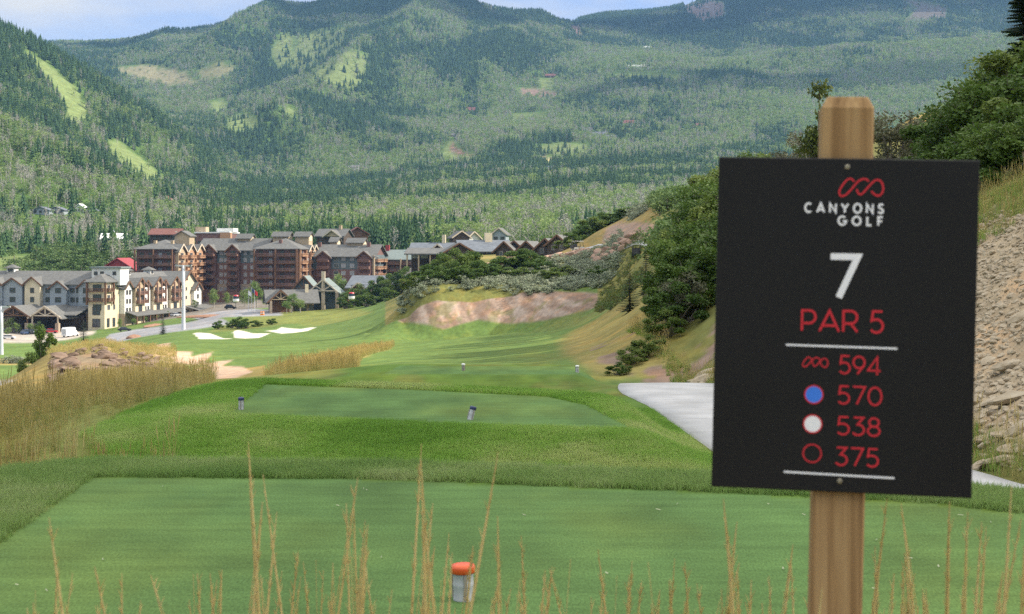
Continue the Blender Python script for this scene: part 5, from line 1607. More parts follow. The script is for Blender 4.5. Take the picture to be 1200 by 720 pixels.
M_DARKW = noisy('dark_timber_wall', (.065, .05, .04), (.11, .085, .07), .6, .9)
M_GLASS, _, _g = base_mat('window_glass', (.045, .06, .075), .12, .6)
M_FRAME, _, _ = base_mat('window_frame_paint', (.42, .38, .33), .7)
M_DFRAME, _, _ = base_mat('dark_window_frame', (.10, .075, .06), .7)
M_CURT, _, _ = base_mat('window_with_drapes', (.30, .32, .34), .35, .5)
SUNK = .0

class Bldg:
    def __init__(s, name, label, cat, px, py, d, group=None, clear=None):
        p = at(px, py, d)
        s.root = empty(name, p); tag(s.root, label, cat, group)
        s.o = p
        HOUSE_SPOTS.append((p.x, p.y, clear or (16 if d < 800 else 9)))
        s.cache = {}
    def loc(s, p): return (p[0] - s.o.x, p[1] - s.o.y, p[2] - s.o.z)

class Frame:
    """a wing's own axes: u along the front to the right, v back into the building, z up"""
    def __init__(s, b, org, beta, zb):
        s.b = b; s.org = org; s.zb = zb
        s.u = Vector((math.cos(beta), -math.sin(beta), 0)); s.v = Vector((math.sin(beta), math.cos(beta), 0))
        s.rz = -beta
    def P(s, u, v, z): return s.b.loc(Vector((s.org[0], s.org[1], s.zb)) + s.u * u + s.v * v + Vector((0, 0, z)))
    def sub(s, u, v, z=0, turn=0.0):
        f = Frame(s.b, (0, 0), 0, 0); q = Vector((s.org[0], s.org[1], 0)) + s.u * u + s.v * v
        f.org = (q.x, q.y); f.zb = s.zb + z
        be = -s.rz + turn
        f.u = Vector((math.cos(be), -math.sin(be), 0)); f.v = Vector((math.sin(be), math.cos(be), 0)); f.rz = -be
        return f

def fbox(mb, F, u0, v0, z0, u1, v1, z1, mi=0):
    c = [F.P(u0, v0, z0), F.P(u1, v0, z0), F.P(u1, v1, z0), F.P(u0, v1, z0), F.P(u0, v0, z1), F.P(u1, v0, z1), F.P(u1, v1, z1), F.P(u0, v1, z1)]
    n = len(mb.v); mb.v.extend(c)
    for q in ((0, 3, 2, 1), (4, 5, 6, 7), (0, 1, 5, 4), (1, 2, 6, 5), (2, 3, 7, 6), (3, 0, 4, 7)):
        mb.f.append([n + i for i in q]); mb.m.append(mi)

def wall(F, W, D, H, bands, name='wall'):
    """box in horizontal bands [(height, material)...]; every band is a hair prouder than the one above"""
    mb = MB(); z = -SUNK; mats = []
    for i, (h, m) in enumerate(bands):
        if m not in mats: mats.append(m)
        e = .04 * (len(bands) - 1 - i)
        z1 = min(h, H)
        fbox(mb, F, -e, -e, z - (6 if i == 0 else 0), W + e, D + e, z1, mats.index(m)); z = z1
    return mb.build(name, mats, F.b.root)

def slab(mb, pts, t, mi=0):
    """a thick roof sheet under the outline pts"""
    n = len(pts); k = len(mb.v)
    mb.v.extend([tuple(p) for p in pts]); mb.v.extend([(p[0], p[1], p[2] - t) for p in pts])
    mb.f.append([k + i for i in range(n)]); mb.m.append(mi)
    mb.f.append([k + n + i for i in range(n)][::-1]); mb.m.append(mi)
    for i in range(n):
        j = (i + 1) % n
        mb.f.append([k + i, k + n + i, k + n + j, k + j]); mb.m.append(mi)

def gable(F, W, D, H, rise, mroof, mwall, over=.7, along='u', t=.3, trim=None, name='roof'):
    """ridge along the front (u) or across it (v); gable ends closed"""
    mb = MB()
    if along == 'u':
        s = rise / (D / 2); dz = over * s
        slab(mb, [F.P(-over, -over, H - dz), F.P(W + over, -over, H - dz), F.P(W + over, D / 2, H + rise), F.P(-over, D / 2, H + rise)], t)
        slab(mb, [F.P(-over, D / 2, H + rise), F.P(W + over, D / 2, H + rise), F.P(W + over, D + over, H - dz), F.P(-over, D + over, H - dz)], t)
        mats = [mroof, mwall]
        for u in (0.02, W - .02):
            mb.poly([F.P(u, 0.02, H - .3), F.P(u, D - .02, H - .3), F.P(u, D / 2, H + rise - t * .6)], 1)
    else:
        s = rise / (W / 2); dz = over * s
        slab(mb, [F.P(-over, -over, H - dz), F.P(W / 2, -over, H + rise), F.P(W / 2, D + over, H + rise), F.P(-over, D + over, H - dz)], t)
        slab(mb, [F.P(W / 2, -over, H + rise), F.P(W + over, -over, H - dz), F.P(W + over, D + over, H - dz), F.P(W / 2, D + over, H + rise)], t)
        mats = [mroof, mwall]
        for v in (0.02, D - .02):
            mb.poly([F.P(0.02, v, H - .3), F.P(W - .02, v, H - .3), F.P(W / 2, v, H + rise - t * .6)], 1)
    o = mb.build(name, mats, F.b.root)
    if trim and along == 'v':
        mt = MB()
        for sg in (0, 1):
            u0 = -over if sg == 0 else W + over
            mt.bar(F.P(u0, -over - .06, H - dz - .12), F.P(W / 2, -over - .06, H + rise - .12), .16, .5)
        mt.build('barge_board', trim, o)
    return o

def hip(F, W, D, H, rise, mroof, over=.8, t=.3, name='roof'):
    mb = MB(); i = min(W, D) / 2
    a, b, c, d = F.P(-over, -over, H - .1), F.P(W + over, -over, H - .1), F.P(W + over, D + over, H - .1), F.P(-over, D + over, H - .1)
    if W >= D: r0, r1 = F.P(i, D / 2, H + rise), F.P(W - i, D / 2, H + rise); fs = [(a, b, r1, r0), (b, c, r1), (c, d, r0, r1), (d, a, r0)]
    else: r0, r1 = F.P(W / 2, i, H + rise), F.P(W / 2, D - i, H + rise); fs = [(a, b, r0), (b, c, r1, r0), (c, d, r1), (d, a, r0, r1)]
    for f in fs: mb.poly(f)
    k = [(p[0], p[1], p[2] - t) for p in (a, b, c, d)]
    mb.poly(k[::-1])
    for p, q in ((a, b), (b, c), (c, d), (d, a)):
        mb.poly([p, (p[0], p[1], p[2] - t), (q[0], q[1], q[2] - t), q])
    return mb.build(name, mroof, F.b.root)

def _win_mesh(w, h, mf, mg, cross):
    mb = MB(); f = .11
    for a in ((-w / 2, 0, -w / 2 + f, h), (w / 2 - f, 0, w / 2, h), (-w / 2 + f, 0, w / 2 - f, f), (-w / 2 + f, h - f, w / 2 - f, h)):
        mb.box(a[0], -.09, a[1], a[2], .05, a[3], 0)
    if cross: mb.box(-.04, -.07, f, .04, .05, h - f, 0)
    mb.box(-w / 2 + f, -.03, f, w / 2 - f, .04, h - f, 1)
    return mb.mesh('window', (mf, mg))
_WM = {}
def window(F, u, z, w=1.5, h=1.5, side='front', W=0, D=0, mf=None, mg=None, cross=True, name='window'):
    mf = mf or M_FRAME; mg = mg or M_GLASS
    key = (round(w, 2), round(h, 2), mf.name, mg.name, cross, name)
    if key not in _WM: _WM[key] = _win_mesh(w, h, mf, mg, cross)
    o = link(name, _WM[key], None, F.b.root)
    off = -.06
    if side == 'front': o.location = F.P(u, off, z); o.rotation_euler = (0, 0, F.rz)
    elif side == 'right': o.location = F.P(W - off, u, z); o.rotation_euler = (0, 0, F.rz + math.pi / 2)
    elif side == 'left': o.location = F.P(off, u, z); o.rotation_euler = (0, 0, F.rz - math.pi / 2)
    return o

_BM = {}
def balcony(F, u, z, w=4, dp=1.5, side='front', W=0, mrail=None, mslab=None, posts=True):
    mrail = mrail or M_REDT; mslab = mslab or M_BROWNT
    key = (round(w, 2), round(dp, 2), mrail.name, mslab.name)
    if key not in _BM:
        mb = MB()
        mb.box(-w / 2, -dp, -.22, w / 2, 0, 0, 1)
        mb.box(-w / 2, -dp, .98, w / 2, -dp + .1, 1.1, 0)
        mb.box(-w / 2, -dp, .12, w / 2, -dp + .06, .2, 0)
        n = max(3, int(w / .32))
        for k in range(n + 1):
            x = -w / 2 + .05 + (w - .1) * k / n
            mb.box(x - .05, -dp + .02, .0, x + .05, -dp + .08, .99, 0)
        for x in (-w / 2, w / 2 - .1):
            mb.box(x, -dp + .1, .98, x + .1, 0, 1.1, 0); mb.box(x + .02, -dp + .1, .0, x + .08, 0, .98, 0)
        _BM[key] = mb.mesh('balcony', (mrail, mslab))
    o = link('balcony', _BM[key], None, F.b.root)
    if side == 'front': o.location = F.P(u, -.02, z); o.rotation_euler = (0, 0, F.rz)
    else: o.location = F.P(W + .02, u, z); o.rotation_euler = (0, 0, F.rz + math.pi / 2)
    return o

def column(F, u, v, z0, z1, w, mat, name='column'):
    mb = MB(); fbox(mb, F, u - w / 2, v - w / 2, z0, u + w / 2, v + w / 2, z1)
    return mb.build(name, mat, F.b.root)

def boxpart(F, u0, v0, z0, u1, v1, z1, mat, name):
    mb = MB(); fbox(mb, F, u0, v0, z0, u1, v1, z1)
    return mb.build(name, mat, F.b.root)

def truss(F, W, z, rise, v, mat, th=.35, posts=0.0, name='truss'):
    mb = MB()
    mb.bar(F.P(0, v, z), F.P(W / 2, v, z + rise), th); mb.bar(F.P(W, v, z), F.P(W / 2, v, z + rise), th)
    mb.bar(F.P(W * .08, v, z + rise * .12), F.P(W * .92, v, z + rise * .12), th * .8)
    mb.bar(F.P(W / 2, v, z + rise * .12), F.P(W / 2, v, z + rise), th * .8)
    mb.bar(F.P(W / 2, v, z + rise * .15), F.P(W * .26, v, z + rise * .5), th * .7); mb.bar(F.P(W / 2, v, z + rise * .15), F.P(W * .74, v, z + rise * .5), th * .7)
    if posts:
        for u in (W * .06, W * .94): mb.bar(F.P(u, v, z - posts), F.P(u, v, z + rise * .1), th * 1.2)
    return mb.build(name, mat, F.b.root)

BETA = math.radians(11.5)
# ------------------------------------------------------------------ 1. the cream and grey lodge in front
def cream_lodge():
    b = Bldg('cream_lodge', 'cream and blue grey lodge with gabled bays and a corner tower beside the street', 'lodge', 120, 384, 532)
    zb = b.o.z
    T = at(122.5, 384, 527)                      # near corner of the tower
    F = Frame(b, (T.x, T.y), BETA, zb)
    SW = 6.0                                    # tower: left face 6 m, right face 10 m
    tw = F.sub(-6.2, 0)
    wall(tw, 6.2, 10.0, 16.4, [(8.2, M_CREAM), (16.4, M_CREAM)], 'tower_wall')
    hip(tw, 6.2, 10.0, 16.5, 2.6, M_SHING, 1.3)
    for k, z in enumerate((6.0, 9.5, 13.0)):
        window(tw, 3.4, z + .2, 3.2, 2.2, mf=M_DFRAME)
        if k: balcony(tw, 3.1, z, 5.6, 1.2, mrail=M_BROWNT)
        window(tw, 3.0, z + .3, 2.0, 1.9, 'right', 6.2, mf=M_FRAME); window(tw, 7.2, z + .3, 1.6, 1.9, 'right', 6.2)
        if k: balcony(tw, 3.2, z, 4.6, 1.2, 'right', 6.2, mrail=M_BROWNT)
    for u, v in ((6.9, -.7), (-.2, -.7), (6.9, 5.5)): column(tw, u, v, 8.2, 16.2, .6, M_BROWNT)
    for z in (.3, 4.6): window(tw, 3.1, z, 3.0, 3.0, mf=M_DFRAME, name='arched_opening')
    for v in (2.6, 7.0): window(tw, v, .2, 2.0, 3.2, 'right', 6.2, mf=M_DFRAME, name='arched_opening')
    # penthouse on the tower side, white with a flat roof
    pz = F.sub(-9, 8); boxpart(pz, 0, 0, 15, 11, 7, 21.0, M_WHITEW, 'penthouse'); boxpart(pz, -.6, -.6, 21.0, 11.6, 7.6, 21.6, M_GREENR, 'penthouse_roof')
    for u in (1.6, 4.0, 8.8): window(pz, u, 18.6, 1.4, 1.3, mf=M_DFRAME)
    # right wing running back along the street
    R = F.sub(0, 10.0, 0, -math.pi / 2 + 0.0)
    # own axes: u runs away from us along the street, v into the building (to the left)
    R = Frame(b, (0, 0), 0, zb + .6); q = T + F.v * 10.0
    R.org = (q.x, q.y); R.u = F.v.copy(); R.v = -F.u.copy(); R.rz = F.rz + math.pi / 2
    L = 62.0
    wall(R, L, 15, 14.2, [(4.0, M_STONE), (14.2, M_CREAM)])
    gable(R, L, 15, 14.2, 4.2, M_SHING, M_CREAM, 1.0)
    fl = [4.4, 7.6, 10.8]
    u = 1.5
    kinds = ['w', 'b', 'w', 'b', 'w', 'b']
    for i, kd in enumerate(kinds):
        if kd == 'w':
            S = R.sub(u, -2.0); wd = 6.0
            wall(S, wd, 3, 13.4, [(4.0, M_STONE), (13.4, M_WHITEW)], 'bay_wall'); gable(S, wd, 5, 13.4, 2.4, M_SHING, M_WHITEW, .6, 'v', .3, M_BROWNT, 'bay_roof')
            for z in fl: window(S, 1.9, z, 1.3, 1.7, mf=M_DFRAME); window(S, 4.2, z, 1.3, 1.7, mf=M_DFRAME)
            u += wd + .6
        else:
            S = R.sub(u, -3.0); wd = 8.0
            wall(S, wd, 3.4, 14.0, [(7.6, M_CREAM), (14.0, M_TAN)], 'bay_wall'); gable(S, wd, 6, 14.0, 2.8, M_SHING, M_TAN, .8, 'v', .3, M_BROWNT, 'bay_roof')
            for z in fl[1:]: balcony(S, wd / 2, z, 6.6, 1.5); window(S, 2.4, z, 2.4, 2.2, mf=M_DFRAME); window(S, 5.8, z, 2.0, 2.2, mf=M_DFRAME)
            window(S, wd / 2, 4.5, 3.0, 2.2, mf=M_DFRAME)
            for uu in (.3, wd - .3): column(S, uu, -1.5, 7.4, 14.6, .5, M_REDT)
            column(S, wd / 2, -1.5, 7.4, 15.8, .4, M_REDT)
            u += wd + .6
    # porch roof along the street
    mb = MB(); slab(mb, [R.P(2, -6.4, 3.4), R.P(L - 14, -6.4, 3.4), R.P(L - 14, -2.0, 4.8), R.P(2, -2.0, 4.8)], .3); mb.build('porch_roof', M_SHING, b.root)
    for k in range(9): column(R, 3 + k * 5.4, -6.0, -1, 3.3, .55, M_BROWNT, 'porch_column')
    # end pavilion with the big cream gable
    E = R.sub(L - 14.0, -3.2)
    wall(E, 14, 16, 14.0, [(4.2, M_STONE), (14.0, M_CREAM)], 'end_wall'); gable(E, 14, 16, 14.0, 4.6, M_SHING, M_CREAM, .9, 'v', .35, M_BROWNT, 'end_roof')
    for u_, z in ((4.0, 15.0), (5.4, 15.0), (4.6, 11.0), (4.6, 7.6), (9.6, 11.0), (9.6, 7.6)): window(E, u_, z, 1.0, 1.3, mf=M_DFRAME, cross=False)
    E2 = E.sub(9.0, -1.4)
    wall(E2, 7.0, 4, 11.5, [(3.6, M_STONE), (11.5, M_WHITEW)], 'end_wall'); gable(E2, 7.0, 6, 11.5, 2.6, M_SHING, M_WHITEW, .7, 'v', .3, M_BROWNT, 'end_roof')
    for z in (4.6, 7.6, 10.6): window(E2, 3.5, z, 1.5, 1.7, mf=M_DFRAME)
    mb = MB(); slab(mb, [E.P(-2, -8, 3.6), E.P(20, -8, 3.6), E.P(20, -1.5, 5.2), E.P(-2, -1.5, 5.2)], .3); mb.build('porch_roof', M_SHING, b.root)
    for k in range(5): column(E, -1 + k * 4.8, -7.6, -1, 3.5, .6, M_BROWNT, 'porch_column')
    # left wing
    Lw = F.sub(-66, 6.0)
    wall(Lw, 60, 17, 15.8, [(5.0, M_STONE), (15.8, M_BLUEG)]); gable(Lw, 60, 17, 15.8, 4.2, M_SHING, M_BLUEG, 1.0)
    fl2 = [5.6, 8.9, 12.2]
    for u0, wd, m1, h in ((24.6, 7.4, M_BLUEG, 15.2), (33, 6.0, M_CREAM, 15.6), (43.0, 6.2, M_BLUEG, 14.2), (54.0, 5.8, M_BLUEG, 14.6)):
        S = Lw.sub(u0, -2.2)
        wall(S, wd, 3, h, [(5.0, M_STONE), (h, m1)], 'bay_wall'); gable(S, wd, 6, h, 2.4, M_SHING, m1, .7, 'v', .3, M_BROWNT, 'bay_roof')
        for z in fl2[:3]:
            window(S, wd * .5, z, 2.2 if m1 is M_BLUEG else 1.5, 1.8, mf=M_DFRAME)
    A = Lw.sub(22.5, -4.0)           # arched cream bay at the far left
    S = Lw.sub(17.5, -3.0)
    wall(S, 7.0, 4, 15.4, [(7.0, M_CREAM), (15.4, M_BLUEG)], 'bay_wall'); gable(S, 7.0, 7, 15.4, 2.4, M_SHING, M_BLUEG, .7, 'v', .3, M_BROWNT, 'bay_roof')
    for z in (8.6, 12.0): balcony(S, 3.5, z, 5.4, 1.4); window(S, 3.5, z, 3.4, 2.3, mf=M_DFRAME)
    window(S, 3.5, 1.0, 4.2, 4.6, mf=M_DFRAME, name='arched_opening')
    for u in (8.0, 12.5, 40.8, 50.6, 52.8):
        for z in fl2: window(Lw, u, z, 1.6, 1.7, mf=M_DFRAME)
    S = Lw.sub(0, -2.2)
    wall(S, 8, 3, 15, [(5.0, M_STONE), (15, M_CREAM)], 'bay_wall'); gable(S, 8, 6, 15, 2.6, M_SHING, M_CREAM, .7, 'v', .3, M_BROWNT, 'bay_roof')
    for z in fl2: window(S, 2.4, z, 1.5, 1.7, mf=M_DFRAME); window(S, 5.6, z, 1.5, 1.7, mf=M_DFRAME)
    # cupolas on the roofs
    for f, u, v, z in ((Lw, 20.5, 7.2, 18.6), (R, 40.0, 6.0, 16.8), (R, 20.0, 6.0, 16.9)):
        boxpart(f, u, v, z, u + 3.0, v + 3.0, z + 2.6, M_WHITEW, 'cupola'); hip(f.sub(u, v), 3.0, 3.0, z + 2.6, 1.2, M_SHING, .7, .2, 'cupola_roof')
        window(f.sub(u, v), 1.5, z + 1.0, 2.0, 1.1, mf=M_DFRAME)
    # entrance canopy with two timber gables
    mb = MB(); slab(mb, [Lw.P(26, -14, 5.0), Lw.P(59, -14, 5.0), Lw.P(59, -2.3, 7.6), Lw.P(26, -2.3, 7.6)], .35); mb.build('canopy_roof', M_SHING, b.root)
    for u0, mt, w in ((31.5, M_BROWNT, 12.0), (44.0, M_PALET, 11.0)):
        C = Lw.sub(u0, -17.0)
        gable(C, w, 14, 4.6, 3.6, M_SHING, M_DARKW, 1.0, 'v', .35, mt, 'canopy_roof'); truss(C, w, 4.4, 3.2, -.5, mt, .4, 4.6)
        for u in (.8, w - .8): column(C, u, -.5, -1.0, 2.2, 1.3, M_STONE, 'stone_pier')
    boxpart(Lw, 30, -4.0, 0, 57, -2.4, 4.6, M_DARKW, 'entrance_glazing')
    mb = MB(); slab(mb, [Lw.P(16, -7, 5.2), Lw.P(25.4, -7, 5.2), Lw.P(25.4, -2.3, 6.8), Lw.P(16, -2.3, 6.8)], .3); mb.build('porch_roof', M_BLUER, b.root)
cream_lodge()

# ------------------------------------------------------------------ 2. the large red brown hotel
def red_hotel():
    b = Bldg('brick_hotel', 'large red brown hotel of seven storeys with stacked balconies and a grey roof', 'hotel', 300, 352, 615)
    O = b.o.copy(); F = Frame(b, (O.x, O.y), math.radians(12.5), O.z)
    bands = [(6.4, M_BRICK), (15.2, M_BRICK), (21.2, M_TEALP)]
    zs = [3.0 + 3.05 * k for k in range(6)]
    nwin = [0]
    def win(*a, **k):
        if nwin[0] < 96: nwin[0] += 1; window(*a, **k)
    # middle block
    wall(F, 18.4, 21, 21.2, [(6.4, M_BRICK), (21.2, M_BRICK)]); hip(F, 18.4, 21, 21.3, 4.2, M_SHING, 1.3)
    for z in zs:
        balcony(F, 4.2, z, 8.2, 1.9); balcony(F, 13.8, z, 8.6, 1.9, mrail=M_REDT if z < 1 else M_ORANGE if False else M_REDT)
        for u in (2.2, 6.4, 11.4, 16.0): win(F, u, z + .05, 1.7, 2.1, mf=M_DFRAME, mg=M_CURT if (u + z) % 3 < 1 else M_GLASS)
    for u in (0, 9.2, 18.4): column(F, u, -2.0, 0, 21, .55, M_BROWNT)
    # lit right end of the middle block
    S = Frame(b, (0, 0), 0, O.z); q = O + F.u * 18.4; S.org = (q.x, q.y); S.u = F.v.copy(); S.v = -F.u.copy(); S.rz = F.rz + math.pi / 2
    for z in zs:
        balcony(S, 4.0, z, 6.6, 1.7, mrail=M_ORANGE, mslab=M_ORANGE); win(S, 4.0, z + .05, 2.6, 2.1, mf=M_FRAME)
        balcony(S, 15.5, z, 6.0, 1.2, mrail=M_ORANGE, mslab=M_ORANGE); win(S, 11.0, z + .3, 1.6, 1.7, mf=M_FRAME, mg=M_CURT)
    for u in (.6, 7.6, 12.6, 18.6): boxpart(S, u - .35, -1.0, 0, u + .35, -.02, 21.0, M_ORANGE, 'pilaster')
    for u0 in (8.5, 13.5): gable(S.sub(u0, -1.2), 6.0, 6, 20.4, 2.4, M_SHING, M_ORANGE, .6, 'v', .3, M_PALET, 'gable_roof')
    # left block, set back
    Lb = F.sub(-29, 8.0)
    wall(Lb, 29, 15, 21.2, [(6.4, M_STONE), (15.2, M_BRICK), (21.2, M_TEALP)]); gable(Lb, 29, 15, 21.2, 4.4, M_SHING, M_BRICK, 1.2)
    for i, u0 in enumerate((3.0, 13.5)):
        S2 = Lb.sub(u0, -1.8); wall(S2, 5.4, 2.2, 20.6, [(20.6, M_BRICK)], 'bay_wall'); gable(S2, 5.4, 8, 20.6, 2.4, M_SHING, M_BRICK, .8, 'v', .3, M_BROWNT, 'bay_roof')
        for z in zs: balcony(S2, 2.7, z, 4.8, 1.4); win(S2, 2.7, z + .05, 2.2, 2.1, mf=M_DFRAME)
    for z in zs:
        for u in (10.2, 12.2, 21.0, 24.0, 27.0): win(Lb, u, z + .4, 1.5, 1.7, mf=M_FRAME, mg=M_CURT)
    # right block, set back further
    Rb = F.sub(18.5, 15.0)
    wall(Rb, 27.5, 16, 18.6, [(7.4, M_BRICK), (12.6, M_BRICK), (18.6, M_TEALP)]); gable(Rb, 27.5, 16, 18.6, 4.4, M_SHING, M_BRICK, 1.2)
    zr = [.6 + 3.05 * k for k in range(6)]
    for i, u0 in enumerate((3.2, 21.0)):
        S2 = Rb.sub(u0, -1.8); wall(S2, 5.6, 2.2, 18.0, [(18.0, M_BRICK)], 'bay_wall'); gable(S2, 5.6, 8, 18.0, 2.2, M_SHING, M_BRICK, .8, 'v', .3, M_BROWNT, 'bay_roof')
        for z in zr[1:]: balcony(S2, 2.8, z, 5.0, 1.4)
    for z in zr[2:]:
        for u in (11.0, 14.2, 18.0): win(Rb, u, z + .4, 2.0, 1.8, mf=M_FRAME, mg=M_CURT if u > 12 else M_GLASS)
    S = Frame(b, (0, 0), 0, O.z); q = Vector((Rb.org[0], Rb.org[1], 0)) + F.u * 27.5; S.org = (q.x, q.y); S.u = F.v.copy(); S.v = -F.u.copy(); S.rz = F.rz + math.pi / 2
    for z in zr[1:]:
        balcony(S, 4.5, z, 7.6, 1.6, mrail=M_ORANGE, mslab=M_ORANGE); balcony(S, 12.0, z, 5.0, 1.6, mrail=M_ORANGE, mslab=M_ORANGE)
        win(S, 4.5, z + .05, 2.6, 2.0, mf=M_FRAME)
    column(Rb, 27.6, -.6, 0, 18.4, .8, M_TAN)
    # roof houses
    for f, u, v, z, w in ((Lb, 15, 5.5, 23.2, 6.0), (F, 3.0, 11, 24.0, 7.0), (F, 12.5, 12, 24.0, 6.0), (Rb, 5.0, 9.5, 21.8, 3.0), (Rb, 13.5, 7.0, 21.4, 7.0)):
        P = f.sub(u, v)
        boxpart(P, 0, 0, z - 2, w, 4.6, z + 2.8, M_TAN, 'roof_house'); gable(P, w, 4.6, z + 2.8, 1.6, M_SHING, M_TAN, .7, 'u', .3, None, 'roof_house_roof')
        boxpart(P, w + .02, .6, z + .4, w + .06, 4.0, z + 2.6, M_CREAM, 'roof_house_gable')
    for f, u, v, z in ((F, 8.4, 4, 22.5), (Rb, 22.5, 6, 21.5), (Rb, .8, 6, 21.5)): boxpart(f, u, v, z, u + 1.3, v + 1.1, z + 2.4, M_BRICK, 'chimney')
    boxpart(F.sub(-29, 4.5), 0, 0, -4, 29, 3.4, 3.2, M_BRICK, 'podium_wall')
    print('hotel windows', nwin[0])
red_hotel()

# ------------------------------------------------------------------ 3. the orange lit wing at the left
def timber_block():
    b = Bldg('timber_hotel_wing', 'hotel wing with orange sunlit gables rising behind the cream lodge', 'hotel wing', 160, 352, 605)
    O = b.o.copy(); F = Frame(b, (O.x, O.y), math.radians(12.5), O.z)
    W = 16.6
    wall(F, W, 26, 20.8, [(20.8, M_BRICK)]); hip(F, W, 26, 20.9, 3.6, M_SHING, 1.2)
    zs = [8.0, 11.05, 14.1, 17.15]
    for z in zs:
        balcony(F, 4.4, z, 7.0, 1.9); balcony(F, 12.0, z, 7.6, 1.9)
        for u in (2.4, 6.2, 10.4, 14.2): window(F, u, z + .05, 1.8, 2.1, mf=M_DFRAME, mg=M_CURT if int(u + z) % 3 == 0 else M_GLASS)
    for u in (.2, 8.2, 16.4): column(F, u, -2.0, 0, 20.6, .55, M_BROWNT)
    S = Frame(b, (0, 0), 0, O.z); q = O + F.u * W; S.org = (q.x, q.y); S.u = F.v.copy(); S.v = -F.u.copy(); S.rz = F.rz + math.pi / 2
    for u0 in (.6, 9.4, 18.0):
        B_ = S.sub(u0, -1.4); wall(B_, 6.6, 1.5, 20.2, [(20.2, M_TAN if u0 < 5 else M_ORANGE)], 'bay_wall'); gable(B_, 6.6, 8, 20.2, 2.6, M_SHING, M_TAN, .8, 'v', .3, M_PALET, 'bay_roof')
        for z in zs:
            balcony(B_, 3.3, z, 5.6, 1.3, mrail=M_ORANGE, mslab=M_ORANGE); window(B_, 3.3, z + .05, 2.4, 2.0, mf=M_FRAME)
    P = F.sub(11.0, 12); boxpart(P, 0, 0, 21, 6.5, 5, 26.5, M_TAN, 'roof_house'); gable(P, 6.5, 5, 26.5, 1.8, M_SHING, M_TAN, .7, 'v', .3, None, 'roof_house_roof')
    for u in (5.5, 13.0): boxpart(F, u, 4, 21.5, u + 1.1, 5.2, 24.2, M_TAN, 'chimney')
timber_block()

# ------------------------------------------------------------------ 4. red roofed barn
def red_barn():
    b = Bldg('red_barn', 'low hall with bright red metal gables behind the cream lodge', 'barn', 118, 326, 640)
    F = Frame(b, (b.o.x, b.o.y), math.radians(6), b.o.z)
    wall(F, 15, 14, 4.0, [(4.0, M_TAN)]); gable(F, 15, 14, 4.0, 4.6, M_REDR, M_REDR, .9, 'v', .4)
    G = F.sub(9, 12); wall(G, 13, 12, 4.6, [(4.6, M_TAN)]); gable(G, 13, 12, 4.6, 4.2, M_REDR, M_REDR, .9, 'v', .4)
    for u in (3.5, 7.5, 11.5): window(F, u, 1.0, 1.8, 2.0, mf=M_DFRAME)
red_barn()

# ------------------------------------------------------------------ 5. lodge right of the hotel
def side_lodge():
    b = Bldg('brown_lodge', 'brown lodge with a grey green roof and red chimneys right of the large hotel', 'lodge', 440, 338, 635)
    F = Frame(b, (b.o.x, b.o.y), math.radians(8), b.o.z)
    A = F.sub(5, 0)
    wall(A, 12.6, 12, 13.0, [(4, M_STONE), (13.0, M_BROWNT)]); gable(A, 12.6, 12, 13.0, 3.4, M_GREENR, M_BROWNT, 1.3)
    for z in (4.2, 7.2, 10.2):
        balcony(A, 3.2, z, 5.6, 1.6, mrail=M_REDT); balcony(A, 9.4, z, 5.6, 1.6, mrail=M_REDT)
        for u in (2.2, 4.6, 8.4, 10.8): window(A, u, z, 1.5, 2.0, mf=M_FRAME)
    for u in (.2, 6.3, 12.4): column(A, u, -1.8, 0, 12.6, .5, M_TAN)
    B_ = F.sub(-2, 3); wall(B_, 7, 10, 12, [(12, M_BLUEG)]); gable(B_, 7, 10, 12, 3.0, M_BLUER, M_BLUEG, .8)
    for z in (4.2, 7.2): window(B_, 2.5, z, 1.5, 1.8); window(B_, 5, z, 1.5, 1.8)
    for u in (3.2, 15.4): boxpart(F, u, 5, 13, u + 1.6, 6.6, 18.4, M_REDR, 'chimney')
    C = F.sub(11, -8); boxpart(C, 0, 0, 0, 6, 5, 5.6, M_TAN, 'gate_house'); gable(C, 6, 5, 5.6, 1.6, M_SHING, M_CREAM, .6, 'v', .3, None, 'gate_house_roof')
side_lodge()

# ------------------------------------------------------------------ 6. long low hall with timber columns
def low_hall():
    b = Bldg('low_hall', 'long low grey roofed hall with timber columns and small gables behind dark trees', 'hall', 412, 362, 560)
    F = Frame(b, (b.o.x, b.o.y), math.radians(6), b.o.z)
    wall(F, 24, 12, 8.4, [(8.4, M_DARKW)]); 
    mb = MB(); slab(mb, [F.P(-2, -3.2, 8.0), F.P(26, -3.2, 8.0), F.P(25, 6, 12.4), F.P(-1, 6, 12.4)], .35); slab(mb, [F.P(-1, 6, 12.4), F.P(25, 6, 12.4), F.P(26, 14, 8.4), F.P(-2, 14, 8.4)], .35); mb.build('roof', M_BLUER, b.root)
    for k in range(4):
        u0 = 1.0 + k * 6.0
        gable(F.sub(u0, -3.6), 4.2, 6, 8.2, 1.7, M_SHING, M_BROWNT, .5, 'v', .25, M_PALET, 'gable_roof')
    for k in range(7): column(F, k * 4.0, -2.6, 0, 7.9, .5, M_TAN)
    for k in range(6): window(F, 2 + k * 4.0, 2.0, 2.6, 4.2, mf=M_DFRAME)
low_hall()

